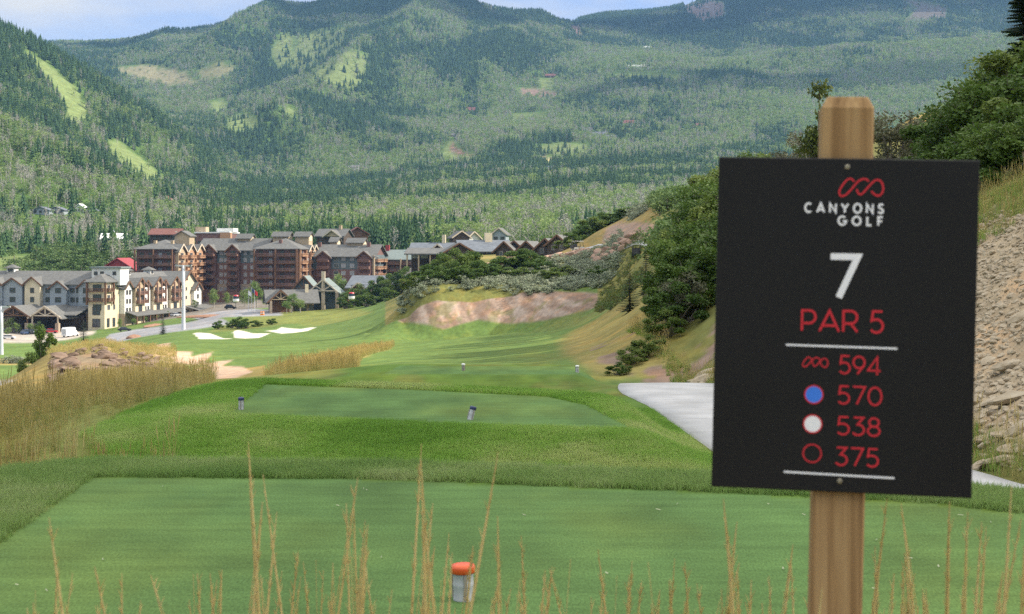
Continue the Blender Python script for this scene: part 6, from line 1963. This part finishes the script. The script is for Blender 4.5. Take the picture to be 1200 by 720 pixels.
# ------------------------------------------------------------------ 7. timber pavilion and entrance hall
def pavilion():
    b = Bldg('timber_pavilion', 'gabled pavilion with pale open timber truss and a green grey roof', 'pavilion', 362, 366, 520)
    F = Frame(b, (b.o.x, b.o.y), math.radians(4), b.o.z)
    A = F.sub(.2, -2)
    gable(A, 10.6, 9, 7.2, 4.6, M_GREENR, M_TEALP, .9, 'v', .3); truss(A, 10.6, 7.0, 4.4, -.9, M_PALET, .42, 6.5)
    boxpart(A, 4.7, -.6, -1, 5.9, .4, 14.2, M_PALET, 'mast_chimney')
    wall(A.sub(1, 3), 8.6, 6, 7.0, [(7.0, M_TEALP)])
    B_ = F.sub(-6.2, 2); wall(B_, 8.2, 8, 8.0, [(8.0, M_TEALP)]); gable(B_, 8.2, 9, 8.0, 4.6, M_GREENR, M_TEALP, 1.0, 'v', .3, M_BROWNT)
    truss(B_, 8.2, 7.8, 4.4, -.8, M_BROWNT, .3)
    for u in (2, 6.2): window(B_, u, 3, 2.4, 3.4, mf=M_DFRAME)
    boxpart(F.sub(11.6, -1), 0, 0, -1, 7, 5, 4.8, M_ORANGE, 'timber_stall')
    for u in (.3, 10.3): column(A, u, -.9, -1, 6.8, .9, M_STONE, 'stone_pier')
pavilion()

def entry_hall():
    b = Bldg('entrance_hall', 'shingle roofed entrance hall with a dark timber gable beside the street', 'hall', 314, 370, 505)
    F = Frame(b, (b.o.x, b.o.y), math.radians(-14), b.o.z)
    wall(F.sub(1, 1.5), 14.6, 9, 4.6, [(4.6, M_STONE)]); gable(F, 16.6, 11, 4.8, 3.8, M_SHING, M_DARKW, .9)
    G = F.sub(.2, -4); gable(G, 7.4, 11, 5.4, 3.4, M_SHING, M_DARKW, .9, 'v', .3, M_BROWNT, 'gable_roof'); truss(G, 7.4, 5.2, 3.2, -.8, M_TAN, .3, 5.4)
    wall(G.sub(.6, 1.6), 6.2, 3, 5.2, [(5.2, M_BROWNT)], 'porch_wall')
    for u in (.4, 7.0): column(G, u, -.8, -1, 5.0, .8, M_STONE, 'stone_pier')
    for u in (9.4, 12.0, 14.4): window(F.sub(1, 1.5), u - .6, 1.0, 1.6, 2.4, mf=M_DFRAME)
    boxpart(F, 13.0, 4, 7, 14.1, 5.0, 10.4, M_CREAM, 'chimney')
entry_hall()

# ------------------------------------------------------------------ 8. houses above and beyond
def house(name, label, cat, px, py, d, w, dp, h, rise, mw, mr, along='u', beta=.1, group=None, nw=3, chim=None, floors=1, flat=False):
    b = Bldg(name, label, cat, px, py, d, group)
    F = Frame(b, (b.o.x - w / 2, b.o.y), beta, b.o.z)
    wall(F, w, dp, h, [(h, mw)])
    if flat: boxpart(F, -.5, -.5, h, w + .5, dp + .5, h + .6, mr, 'roof')
    elif along == 'v': gable(F, w, dp, h, rise, mr, mw, .9, 'v', .4, M_PALET if d < 700 else None)
    else: gable(F, w, dp, h, rise, mr, mw, .9, 'u', .4)
    for k in range(nw):
        for f in range(floors):
            window(F, w * (k + .5) / nw, .9 + f * 3.0, min(1.8, w / nw * .6), 1.5, mf=M_DFRAME)
    if chim: boxpart(F, w * .7, dp * .4, h + rise * .3, w * .7 + 1.3, dp * .4 + 1.2, h + rise + 1.6, chim, 'chimney')
    return b, F

def upper_buildings():
    b, F = house('brick_block', 'brick building with a white flat roof rising behind the large hotel', 'building', 249, 296, 700, 16, 16, 9, 0, M_BRICK, M_WHITER, flat=True, nw=4, floors=2)
    boxpart(F, -1, 3, 9.6, 4, 8, 12, M_TAN, 'roof_house'); boxpart(F, 9, 4, 9.6, 17, 12, 11.4, M_WHITEW, 'roof_house'); boxpart(F, 12.0, -.6, 4, 17, 2, 9.3, M_ORANGE, 'side_wall')
    house('mountain_house', 'long house with a rust red roof just above the orange gabled wing', 'house', 193, 283, 760, 15, 9, 4, 2.6, M_DARKW, M_RUST, nw=3)
    b, F = house('mountain_house', 'dark gabled house above the right end of the large hotel roof', 'house', 388, 288, 705, 14, 10, 5, 3.0, M_DARKW, M_SHING, 'u', .3, None, 3, M_TAN)
    gable(F.sub(5, -2), 8, 8, 4.6, 2.8, M_SHING, M_TAN, .8, 'v', .3, M_PALET, 'gable_roof')
    house('mountain_house', 'reddish brown house among trees right of the dark gabled house', 'house', 419, 288, 715, 10, 9, 6, 3.0, M_BROWNT, M_RUST, 'v', -.2, None, 2)
    b, F = house('mountain_house', 'house with a pale metal roof among trees left of the hotels', 'house', 132, 290, 800, 12, 9, 5, 2.6, M_TAN, M_WHITER, 'u', -.1, None, 3)
    G = F.sub(9, 2); wall(G, 9, 8, 4.6, [(4.6, M_DARKW)]); gable(G, 9, 8, 4.6, 2.4, M_SHING, M_DARKW, .7)
    boxpart(F, 5, 4, 5, 6.2, 5, 9.4, M_WHITEW, 'chimney')
    # houses high on the slopes, standing where the slope is seen
    def hit(px, py, dmin=760, dmax=5000):
        j = int(np.argmin(np.abs(PXc - px)))
        col_ = YPX[:, j]; ok = np.where((DD > dmin) & (DD < dmax) & (col_ < py))[0]
        return float(DD[ok[0]]) if len(ok) else dmax
    spots = [
     (48, 252, 11, 7, 2, 2, M_BLUEG, M_BLUER, 'blue grey roofed house, left of the two at the foot of the aspen hill'),
     (66, 252, 11, 7, 2, 2, M_BLUEG, M_BLUER, 'blue grey roofed house, middle one at the foot of the aspen hill'),
     (93, 250, 6, 5, 3, 2, M_WHITEW, M_WHITER, 'small white house at the foot of the aspen hill'),
     (104, 252, 9, 6, 2, 2, M_TAN, M_BLUER, 'tan house with a dark roof beside the small white house'),
     (193, 243, 8, 7, 5, 3, M_ORANGE, M_RUST, 'small orange timber house on the wooded slope'),
     (552, 134, 17, 12, 7, 6, M_BRICK, M_RUST, 'red brown mansion alone in the middle of the wooded slope'),
     (532, 162, 16, 9, 4, 3, M_TAN, M_SHING, 'pale low house right above the earth track'),
     (688, 158, 18, 10, 6, 5, M_BROWNT, M_SHING, 'brown gabled house, left one of the cluster on the slope'),
     (702, 163, 22, 11, 6, 5, M_BLUEG, M_BLUER, 'blue grey house in the cluster on the slope'),
     (716, 164, 18, 8, 4, 3, M_WHITEW, M_BLUER, 'low pale house, right one of the cluster on the slope'),
     (737, 149, 20, 10, 6, 5, M_BRICK, M_RUST, 'dark red roofed house right of the cluster on the slope'),
     (821, 152, 15, 10, 6, 4, M_ORANGE, M_RUST, 'orange roofed house nearest the sign on the wooded slope'),
     (804, 191, 20, 10, 5, 4, M_DARKW, M_BLUER, 'dark house low on the slope beside the sign edge'),
     (645, 92, 26, 10, 5, 4, M_BROWNT, M_RUST, 'long brown building above the bare earth patch on the slope'),
     (758, 60, 24, 10, 8, 4, M_WHITEW, M_WHITER, 'white building high on the far right mountain'),
     (745, 82, 36, 12, 6, 4, M_WHITEW, M_WHITER, 'long white building on the bench below the far mountain'),
     (640, 204, 13, 9, 5, 4, M_BROWNT, M_BLUER, 'small dark house among conifers, middle of the lower slope'),
     (612, 202, 12, 8, 5, 4, M_BLUEG, M_BLUER, 'small blue grey house among conifers on the lower slope'),
     (414, 201, 16, 9, 5, 3, M_WHITEW, M_SHING, 'pale house at the left foot of the shaded ridge'),
    ]
    for px, py, w, dp, h, rise, mw, mr, lb in spots:
        d = hit(px, py)
        house('mountain_house', lb, 'house', px, py - 2.0 * 1750 / d / 4, d, w, dp, h + 1, rise, mw, mr, 'v' if w < 12 else 'u', .15, 'houses on the mountainside', 3, None)
    # ---- the roofs on the ridge
    b = Bldg('ridge_lodge', 'long lodge of blue grey roofs on the ridge left of the row of cabins', 'lodge', 482, 304, 520)
    F = Frame(b, (b.o.x, b.o.y), .1, b.o.z)
    wall(F, 24, 12, 3.2, [(3.2, M_DARKW)]); gable(F, 24, 12, 3.2, 2.6, M_BLUER, M_DARKW, 1.1)
    for u0 in (7.0, 16.5): wall(F.sub(u0, -1), 5, 2, 3.2, [(3.2, M_BROWNT)], 'bay_wall'); gable(F.sub(u0, -1.4), 5, 7, 3.2, 2.2, M_BLUER, M_BROWNT, .7, 'v', .3, M_PALET, 'bay_roof')
    for u0 in (1.4, 4.6, 13.4): window(F, u0, .4, 2.4, 3.0, mf=M_WHITEW, mg=M_CURT)
    boxpart(F, 10, 5.4, 4, 11.2, 6.8, 8.6, M_CREAM, 'chimney')
    G = F.sub(-1, -7); mb = MB(); slab(mb, [G.P(0, -2, 2.0), G.P(17, -2, 2.0), G.P(17, 5, 4.0), G.P(0, 5, 4.0)], .4); mb.build('terrace_roof', M_SHING, b.root)
    for u in (1, 5, 9, 13, 16.5): column(G, u, -1.6, -4, 1.8, .5, M_TAN)
    b = Bldg('ridge_lodge', 'wide grey roofed lodge with a tan chimney in the middle of the ridge', 'lodge', 556, 303, 500)
    F = Frame(b, (b.o.x - 4, b.o.y), -.2, b.o.z)
    wall(F, 16, 12, 3.0, [(3.0, M_DARKW)]); gable(F, 16, 12, 3.0, 3.2, M_BLUER, M_DARKW, 1.2)
    A = F.sub(-6, -2); wall(A, 9, 8, 2.6, [(2.6, M_DARKW)]); gable(A, 9, 8, 2.6, 2.6, M_SHING, M_DARKW, 1.0, 'v', .3, M_BROWNT)
    boxpart(F, 8.6, 4.6, 4, 11.0, 7.0, 8.6, M_CREAM, 'chimney')
    for u in (9, 12, 14.4): window(F, u, .8, 1.6, 1.8, mf=M_FRAME)
    for i, (px, py, d, w) in enumerate([(592, 303, 480, 6.0), (604, 302, 484, 6.4), (618, 303, 470, 6.2), (640, 300, 466, 6.0), (654, 296, 462, 6.6)]):
        lab = ['dark gabled cabin, first in the row of five on the ridge', 'dark gabled cabin, second in the row of five on the ridge', 'dark gabled cabin in the middle of the row of five', 'dark gabled cabin, fourth in the row of five on the ridge', 'gabled cabin nearest the golf cart, last in the row of five'][i]
        b = Bldg('gabled_cabin', lab, 'cabin', px, py, d, 'row of cabins on the ridge')
        F = Frame(b, (b.o.x - w / 2, b.o.y), .32, b.o.z)
        wall(F, w, 9, 2.8, [(2.8, M_DARKW)]); gable(F, w, 10, 2.8, 2.7, M_SHING, M_DARKW, 1.0, 'v', .35, M_BROWNT)
        for u in (w * .3, w * .7): window(F, u, .7, 1.2, 1.6, mf=M_FRAME)
    house('mountain_house', 'small dark gabled house among aspens above the ridge lodge', 'house', 541, 288, 640, 7, 7, 4, 2.4, M_DARKW, M_SHING, 'v', -.3, None, 2)
    house('mountain_house', 'small house with a white gable among aspens above the ridge lodge', 'house', 556, 289, 650, 6, 7, 4, 2.6, M_WHITEW, M_SHING, 'v', -.5, None, 2)
    house('mountain_house', 'small grey house half hidden by aspens over the tan chimney', 'house', 585, 284, 660, 6, 7, 4, 2.4, M_BLUEG, M_SHING, 'v', .2, None, 2)
upper_buildings()
# ================================================================== VILLAGE TREES
def vt(kind, px, d, h, w, label, group=None): return tree(kind, px, d, h, w, label, group)
VG = 'young trees in front of the hotels'
for i, (k, px, d, h, w) in enumerate([('aspen', 301, 560, 10, 11), ('aspen', 293, 556, 7, 9), ('aspen', 251, 585, 8, 9), ('aspen', 342, 498, 7, 8), ('aspen', 352, 496, 5, 7), ('aspen', 336, 494, 4.5, 6), ('aspen', 392, 566, 12, 12), ('aspen', 402, 568, 10, 11), ('aspen', 266, 590, 6, 7), ('aspen', 287, 575, 7, 8), ('aspen', 276, 575, 5, 7), ('aspen', 312, 552, 6, 8)]):
    vt(k, px, d, h, w, ['tallest young tree left of the entrance hall', 'young tree touching the tallest one left of the entrance hall', 'thin tree against the left end of the large hotel', 'bushy tree hiding the right side of the entrance hall', 'small round tree in front of the timber pavilion', 'lowest shrubby tree before the entrance hall', 'pale green tree right behind the pavilion truss', 'right one of the two trees behind the pavilion truss', 'low tree before the hotel podium', 'tree behind the flag poles', 'small tree left of the flag poles', 'low tree just right of the flag poles'][i], VG)
for i, (px, d, h, w) in enumerate([(412, 500, 7, 9), (424, 505, 8, 10), (436, 500, 7, 9), (447, 505, 9, 10), (458, 500, 8, 10), (468, 505, 9, 11), (478, 500, 8, 10), (405, 495, 5, 8), (430, 485, 5, 9), (452, 480, 5, 9)]):
    tree('bush', px, d, h, w * .9, 'dark round tree in the row before the long low hall', 'dark trees before the long low hall')
for i, (px, d, h, w) in enumerate([(4, 520, 5, 6), (13, 522, 6, 7), (20, 518, 4, 5), (36, 517, 4, 5), (44, 519, 4.5, 5), (140, 520, 4, 4), (157, 535, 2.5, 4), (170, 545, 2.5, 4), (183, 555, 2.5, 4), (195, 565, 2.5, 4), (228, 585, 4.5, 5), (9, 505, 3, 5)]):
    vt('aspen', px, d, h, w, 'small garden tree beside the wall of the cream lodge', 'garden trees beside the cream lodge')
tree('spruce', 98, 300, 8.4, 7.6, 'dark spruce standing alone at the corner of the parking lot')
tree('spruce', 191, 400, 6.0, 5.0, 'small thin spruce beside the street, left of the ski lift mast')
tree('bush', 48, 150, 4.6, 3.2, 'green bush growing by itself left of the rocky mound')
tree('bush', 37, 152, 2.4, 2.6, 'lower grey green bush joined to the bush left of the rocky mound')
for i, (px, d, h, w) in enumerate([(279, 415, 3.6, 5), (288, 412, 3.0, 5), (257, 418, 2.6, 4), (272, 420, 2.2, 4), (300, 420, 2, 4), (320, 425, 1.8, 4)]):
    tree('bush', px, d, h, w, 'shrub at the back of the far green, before the street', 'shrubs behind the far green')
for i, (px, d, h, w) in enumerate([(14, 330, 2.2, 5), (24, 332, 1.8, 5), (34, 328, 1.6, 4), (58, 335, 1.6, 5)]):
    tree('sage', px, d, h, w, 'grey shrub on the grass strip below the parking lot', 'shrubs below the parking lot')
# scrub and aspens on the flat behind the lodge, left
N = 900
px = RNG.uniform(-20, 230, N); y = RNG.uniform(640, 780, N); x = (px - 600) / FPX * y
z = ground_v(x, y); py = HZ - (z - EYE) * FPX / y
k = (fbm(x / 25, y / 25, 97, 3) > .46)
N2 = int(k.sum()); s = RNG.uniform(4, 8, N2)
scatter('meadow_scrub', np.stack([x[k], y[k], z[k] - .2], -1), np.stack([np.zeros(N2), np.zeros(N2), RNG.uniform(0, 6, N2)], -1), np.stack([s * 1.3, s * 1.3, s], -1), RNG.integers(0, 3, N2),
        [proto('meadowscrub_form', broad_mb(350 + i, 260, .40, .10, .95, .06, .02), (M_SCRUB, M_DBARK)) for i in range(3)], 'low green scrub between the lodge and the wooded hill', 'scrub')

# ================================================================== VEHICLES, MASTS, SMALL THINGS
M_TYRE, _, _ = base_mat('tyre_rubber', (.02, .02, .02), .9)
M_CGLASS, _, _ = base_mat('car_glass', (.03, .04, .05), .1, .6)
def paint(name, c): return base_mat(name, c, .3, .5)[0]
P_RED, P_BLUE, P_WHITE, P_SILVER, P_DARK = paint('red_car_paint', (.55, .03, .04)), paint('blue_car_paint', (.05, .08, .16)), paint('white_car_paint', (.78, .78, .78)), paint('silver_car_paint', (.42, .44, .46)), paint('dark_car_paint', (.03, .035, .04))
def prism(mb, prof, w0, w1, mi=0):
    """side profile [(x, z, half width)] closed into a body"""
    n = len(prof); k = len(mb.v)
    for s_ in (-1, 1):
        for x, z, hw in prof: mb.v.append((x, s_ * hw, z))
    mb.f.append([k + i for i in range(n)]); mb.m.append(mi); mb.f.append([k + n + i for i in range(n)][::-1]); mb.m.append(mi)
    for i in range(n):
        j = (i + 1) % n; mb.f.append([k + i, k + n + i, k + n + j, k + j]); mb.m.append(mi)
def car(px, py, d, mat, label, rz=0.0, suv=False, group=None):
    p = at(px, py, d); p.z = ground(p.x, p.y) + .03
    root = empty('parked_car', p, rz); tag(root, label, 'car', group)
    h = .25 if suv else 0
    mb = MB(); prism(mb, [(-2.2, .35, .86), (2.15, .35, .86), (2.2, .75, .86), (1.3, .92, .88), (-2.05, .98 + h * .4, .88), (-2.25, .8, .86)], 0, 0); mb.build('body', mat, root)
    mb = MB(); prism(mb, [(1.2, .92, .80), (.45, 1.42 + h, .64), (-1.2 - h, 1.46 + h, .64), (-1.95, .98, .80)], 0, 0); mb.build('cabin_glass', M_CGLASS, root)
    mb = MB(); prism(mb, [(.5, 1.40 + h, .66), (.35, 1.47 + h, .62), (-1.15 - h, 1.50 + h, .62), (-1.35 - h, 1.42 + h, .66)], 0, 0); mb.build('roof', mat, root)
    for x in (1.35, -1.35):
        for s_ in (-.78, .78):
            m2 = MB(); n = 14
            a = [(x + .33 * math.cos(6.283 * k / n), s_ - .11, .33 + .33 * math.sin(6.283 * k / n)) for k in range(n)]; b_ = [(q[0], s_ + .11, q[2]) for q in a]
            m2.poly(a); m2.poly(b_[::-1])
            for k in range(n): m2.poly([a[k], b_[k], b_[(k + 1) % n], a[(k + 1) % n]])
            m2.build('wheel', M_TYRE, root)
    return root
CG = 'cars parked in the lot before the cream lodge'
car(31, 384, 515, P_BLUE, 'dark blue parked car, first in the line before the lodge', 1.2, True, CG)
car(38, 384, 517, P_DARK, 'almost black parked car, second in the line before the lodge', 1.2, True, CG)
car(44.5, 384, 518, P_SILVER, 'silver parked car in the middle of the line', 1.2, False, CG)
car(51, 384, 519, P_SILVER, 'silver parked car beside the red one', 1.2, True, CG)
car(60, 386, 515, P_RED, 'bright red parked car', .1, False, CG)
car(10, 391, 492, P_WHITE, 'white parked car by itself beside the pale mast', .05, False, CG)
car(5, 384, 516, P_DARK, 'dark parked car below the arched bay of the lodge', .4, True, CG)
car(206, 376, 560, P_SILVER, 'silver blue car on the street by the lodge porch', 1.1, False)
car(270, 358, 560, P_DARK, 'dark car waiting before the hotel podium', .1, True)
car(146, 388, 500, P_DARK, 'dark car half behind the planted kerb', .3, False)
# the white box van
def box_van():
    p = at(82, 392, 500); p.z = ground(p.x, p.y) + .03
    root = empty('box_van', p, 1.15); tag(root, 'white box van with its rounded back towards us in the parking lot', 'van')
    mb = MB(); prism(mb, [(-3.0, .5, 1.05), (1.6, .5, 1.05), (1.7, 2.9, 1.0), (1.2, 3.2, .95), (-2.6, 3.2, .95), (-3.0, 2.8, 1.0)], 0, 0); mb.build('cargo_box', P_WHITE, root)
    mb = MB(); prism(mb, [(1.62, .45, 1.0), (3.4, .45, 1.0), (3.4, 1.1, 1.0), (2.7, 1.3, .98), (2.2, 2.1, .9), (1.62, 2.1, .9)], 0, 0); mb.build('cab', P_WHITE, root)
    mb = MB(); prism(mb, [(2.72, 1.32, .9), (2.28, 2.0, .84), (2.25, 1.95, .84), (2.66, 1.3, .9)], 0, 0); mb.build('windscreen', M_CGLASS, root)
    mb = MB(); mb.box(-3.06, -.7, .9, -3.01, .7, 2.6); mb.build('rear_door', P_SILVER, root)
    for x in (-1.9, 2.6):
        for s_ in (-.9, .9):
            m2 = MB(); n = 14
            a = [(x + .42 * math.cos(6.283 * k / n), s_ - .14, .42 + .42 * math.sin(6.283 * k / n)) for k in range(n)]; b_ = [(q[0], s_ + .14, q[2]) for q in a]
            m2.poly(a); m2.poly(b_[::-1])
            for k in range(n): m2.poly([a[k], b_[k], b_[(k + 1) % n], a[(k + 1) % n]])
            m2.build('wheel', M_TYRE, root)
box_van()

M_GALV, _, _bg = base_mat('galvanised_mast', (.58, .60, .64), .5, .5)
M_DSTEEL, _, _ = base_mat('dark_steel', (.06, .06, .065), .5)
def lift_mast(px, py, d, h, label):
    p = at(px, py, d); z = ground(p.x, p.y); top = p.z + h
    root = empty('lift_mast', (p.x, p.y, z)); tag(root, label, 'lift mast')
    H = top - z
    mb = MB(); mb.lathe([(.62, -.3), (.6, 0), (.45, H * .6), (.36, H)], 16); mb.build('mast', M_GALV, root, True)
    mb = MB(); mb.box(-2.4, -.25, H - .3, 2.4, .25, H + .1); mb.build('crossarm', M_GALV, root)
    for s_ in (-2.2, 2.2):
        mb = MB(); mb.box(s_ - .18, -1.6, H + .1, s_ + .18, 1.6, H + .35); mb.build('sheave_train', M_DSTEEL, root)
    mb = MB(); mb.box(.5, -.05, .3, .56, .05, H); 
    for k in range(int(H / .6)): mb.box(.56, -.22, .6 + k * .6, .6, .22, .64 + k * .6)
    mb.build('ladder', M_GALV, root)
    return Vector((p.x, p.y, z + H))
a1 = lift_mast(215, 385, 432, 18.2, 'white round ski lift mast beside the sandy bunkers')
a0 = lift_mast(1.5, 403, 400, 10.0, 'pale mast cut by the left edge of the photo')
def cable(a, b, label, sag=1.0):
    mb = MB(); n = 24
    pts = [a.lerp(b, k / n) - Vector((0, 0, sag * 4 * (k / n) * (1 - k / n))) for k in range(n + 1)]
    mb.tube(pts, [.035] * (n + 1), 5, 0)
    tag(mb.build('lift_cable', M_DSTEEL), label, 'cable')
    return pts
def gondola(px, py, d, label):
    p = at(px, py, d); root = empty('gondola_cabin', p); tag(root, label, 'gondola', 'gondola cabins in front of the hotel')
    mb = MB(); mb.lathe([(.75, 0), (1.0, .3), (1.02, .95), (.98, 1.0)], 12); mb.build('shell', P_WHITE, root)
    mb = MB(); mb.lathe([(1.0, 1.0), (.92, 1.8), (.85, 1.85)], 12); mb.build('glass_band', M_CGLASS, root)
    mb = MB(); mb.lathe([(.9, 1.85), (.8, 2.15), (.3, 2.25)], 12); mb.build('roof', P_RED, root)
    mb = MB(); mb.bar((0, 0, 2.2), (0, 0, 4.4), .12); mb.bar((-.4, 0, 4.4), (.4, 0, 4.4), .14); mb.build('hanger', M_DSTEEL, root)
    return p + Vector((0, 0, 4.5))
g1 = gondola(276.5, 354, 478, 'white and red gondola cabin in front of the large hotel')
g2 = gondola(412, 351, 470, 'white gondola cabin in front of the dark trees, right of the pavilion')
cable(a1 + Vector((2.2, 0, .4)), g1, 'thin lift cable from the white mast to the first cabin', .3)
cable(g1, g2, 'thin lift cable between the two gondola cabins', .5)
cable(g2, at(520, 330, 462), 'thin lift cable running on into the ridge', .3)
# flag poles
for i, (px, h) in enumerate([(291, 7.5), (295, 8.4), (298.5, 7.5)]):
    p = on_ground(px, 520); root = empty('flag_pole', p)
    tag(root, ['left flag pole with a hanging flag before the entrance hall', 'tallest flag pole, middle one of three', 'right flag pole nearest the entrance hall'][i], 'flag pole', 'flag poles before the entrance hall')
    mb = MB(); mb.tube([(0, 0, -.2), (0, 0, h)], [.09, .05], 8); mb.build('pole', M_GALV, root)
    mb = MB(); n = 6
    for k in range(n):
        x0, x1 = k * .16, (k + 1) * .16; y0, y1 = .08 * math.sin(k * 1.4), .08 * math.sin((k + 1) * 1.4)
        mb.poly([(x0 + .05, y0, h - 1.7 - k * .1), (x1 + .05, y1, h - 1.8 - k * .1), (x1 + .05, y1, h - .3 - k * .12), (x0 + .05, y0, h - .2 - k * .12)])
        mb.poly([(x0 + .05, y0 + .01, h - 1.7 - k * .1), (x0 + .05, y0 + .01, h - .2 - k * .12), (x1 + .05, y1 + .01, h - .3 - k * .12), (x1 + .05, y1 + .01, h - 1.8 - k * .1)])
    mb.build('flag', [P_WHITE, P_BLUE, P_RED][i], root)
# orange bollards / cones by the street
M_CONE, _, _ = base_mat('orange_cone', (.80, .26, .04), .6)
for i, px in enumerate((306.0, 308.5)):
    p = on_ground(px, 492); root = empty('traffic_barrel', p); tag(root, ['orange traffic barrel, left of the pair before the entrance hall', 'orange traffic barrel, right of the pair before the entrance hall'][i], 'traffic barrel', 'traffic barrels by the street')
    mb = MB(); mb.lathe([(.42, 0), (.42, .12), (.36, .14), (.30, 1.25)], 14); mb.build('body', M_CONE, root)
    mb = MB(); mb.lathe([(.345, .55), (.335, .8), (.3, .82)], 14); mb.build('band', P_WHITE, root)
# red earth heap with stones by the street, planted kerbs
M_MULCH = noisy('red_mulch', (.22, .12, .08), (.34, .20, .13), 1.5, .95, (1, 1, 1), .3, 6)
def mound(px, d, w, dp, h, mat, name, label, cat, beta=0.0):
    p = on_ground(px, d, -.15); bm = bmesh.new()
    bmesh.ops.create_uvsphere(bm, u_segments=28, v_segments=12, radius=1)
    for v in bm.verts:
        f = 1 + .18 * (float(vnoise(np.array([v.co.x * 2.5 + px]), np.array([v.co.y * 2.5 + v.co.z * 2]), 3)[0]) - .5)
        v.co = Vector((v.co.x * w / 2 * f, v.co.y * dp / 2 * f, max(v.co.z, -.1) * h * f))
    me = bpy.data.meshes.new(name); bm.to_mesh(me); bm.free()
    o = link(name, me, mat); o.location = p; o.rotation_euler = (0, 0, beta)
    tag(o, label, cat)
mound(157, 424, 4.2, 7, 1.1, M_MULCH, 'earth_mound', 'red earth mound with stones at the end of the street', 'mound')
mound(182, 512, 14, 3, .9, M_MULCH, 'planting_bed', 'long red mulch bed with shrubs between the two lanes', 'planting bed', 1.25)
mound(246, 505, 22, 4, .9, M_MULCH, 'planting_bed', 'red mulch bed curving round the street corner before the hotel', 'planting bed', .3)
mound(352, 250, 9, 5, .35, M_MULCH, 'earth_mound', 'low bare earth patch beside the far green', 'mound') if False else None
# golf carts on the hill path
M_CART, _, _ = base_mat('cream_cart_plastic', (.70, .69, .64), .45)
def golf_cart(px, d, rz, body, label):
    p = on_ground(px, d, .03); root = empty('golf_cart', p, rz); tag(root, label, 'golf cart', 'golf carts on the hill path')
    mb = MB(); prism(mb, [(-1.2, .3, .58), (1.15, .3, .55), (1.2, .62, .52), (.75, .85, .55), (.55, .45, .58), (-.3, .45, .58), (-.35, .8, .58), (-1.2, .8, .58)], 0, 0); mb.build('body', body, root)
    mb = MB(); mb.box(-.65, -.55, .8, -.1, .55, .95); mb.box(-.72, -.55, .95, -.6, .55, 1.35); mb.build('seat', M_DSTEEL, root)
    mb = MB(); mb.box(-1.05, -.6, 1.83, .75, .6, 1.92); mb.build('roof', M_CART, root)
    for x, x2 in ((-1.0, -.95), (.72, .55)):
        for s_ in (-.52, .52):
            mb = MB(); mb.bar((x, s_, .8), (x2, s_, 1.84), .06); mb.build('roof_post', M_DSTEEL, root)
    mb = MB(); mb.box(-1.55, -.4, .55, -1.22, .4, 1.2); mb.build('bag_rack', M_DSTEEL, root)
    for x in (.78, -.78):
        for s_ in (-.5, .5):
            m2 = MB(); n = 12
            a = [(x + .23 * math.cos(6.283 * k / n), s_ - .09, .23 + .23 * math.sin(6.283 * k / n)) for k in range(n)]; b_ = [(q[0], s_ + .09, q[2]) for q in a]
            m2.poly(a); m2.poly(b_[::-1])
            for k in range(n): m2.poly([a[k], b_[k], b_[(k + 1) % n], a[(k + 1) % n]])
            m2.build('wheel', M_TYRE, root)
golf_cart(678, 266.5, .5, M_CART, 'cream golf cart on the hill path, out in the open')
golf_cart(746, 205, 1.4, P_DARK, 'dark golf cart by the rock cut, beside the oak thicket')
# hill path
def hill_path():
    mb = MB(); n = 40; prev = None
    for k in range(n + 1):
        px = 664 + (800 - 664) * k / n
        d = np.interp(px, [664, 700, 760, 800], [270, 265, 207.5, 204])
        row = []
        for e in (-1.6, 1.6):
            p = on_ground(px, d + e, .10); row.append(len(mb.v)); mb.v.append(tuple(p))
        if prev: mb.f.append([prev[0], row[0], row[1], prev[1]]); mb.m.append(0)
        prev = row
    tag(mb.build('hill_path', M_CONC), 'pale cart path crossing the golden hill', 'path', kind='structure')
hill_path()
plant_forest()

# ------------------------------------------------------------------ the air
def add_haze():
    mb = MB(); mb.box(-5200, -60, -90, 5200, 7600, 900)
    m = bpy.data.materials.new('mountain_air'); m.use_nodes = True
    nt = m.node_tree; nt.nodes.clear()
    o = nt.nodes.new('ShaderNodeOutputMaterial'); v = nt.nodes.new('ShaderNodeVolumePrincipled')
    v.inputs['Color'].default_value = (.30, .57, 1.0, 1)
    v.inputs['Density'].default_value = 0.000060
    v.inputs['Anisotropy'].default_value = 0.2
    nt.links.new(v.outputs['Volume'], o.inputs['Volume'])
    h = mb.build('haze', m)
    tag(h, 'thin blue mountain haze filling the valley air', 'haze', kind='stuff')
add_haze()
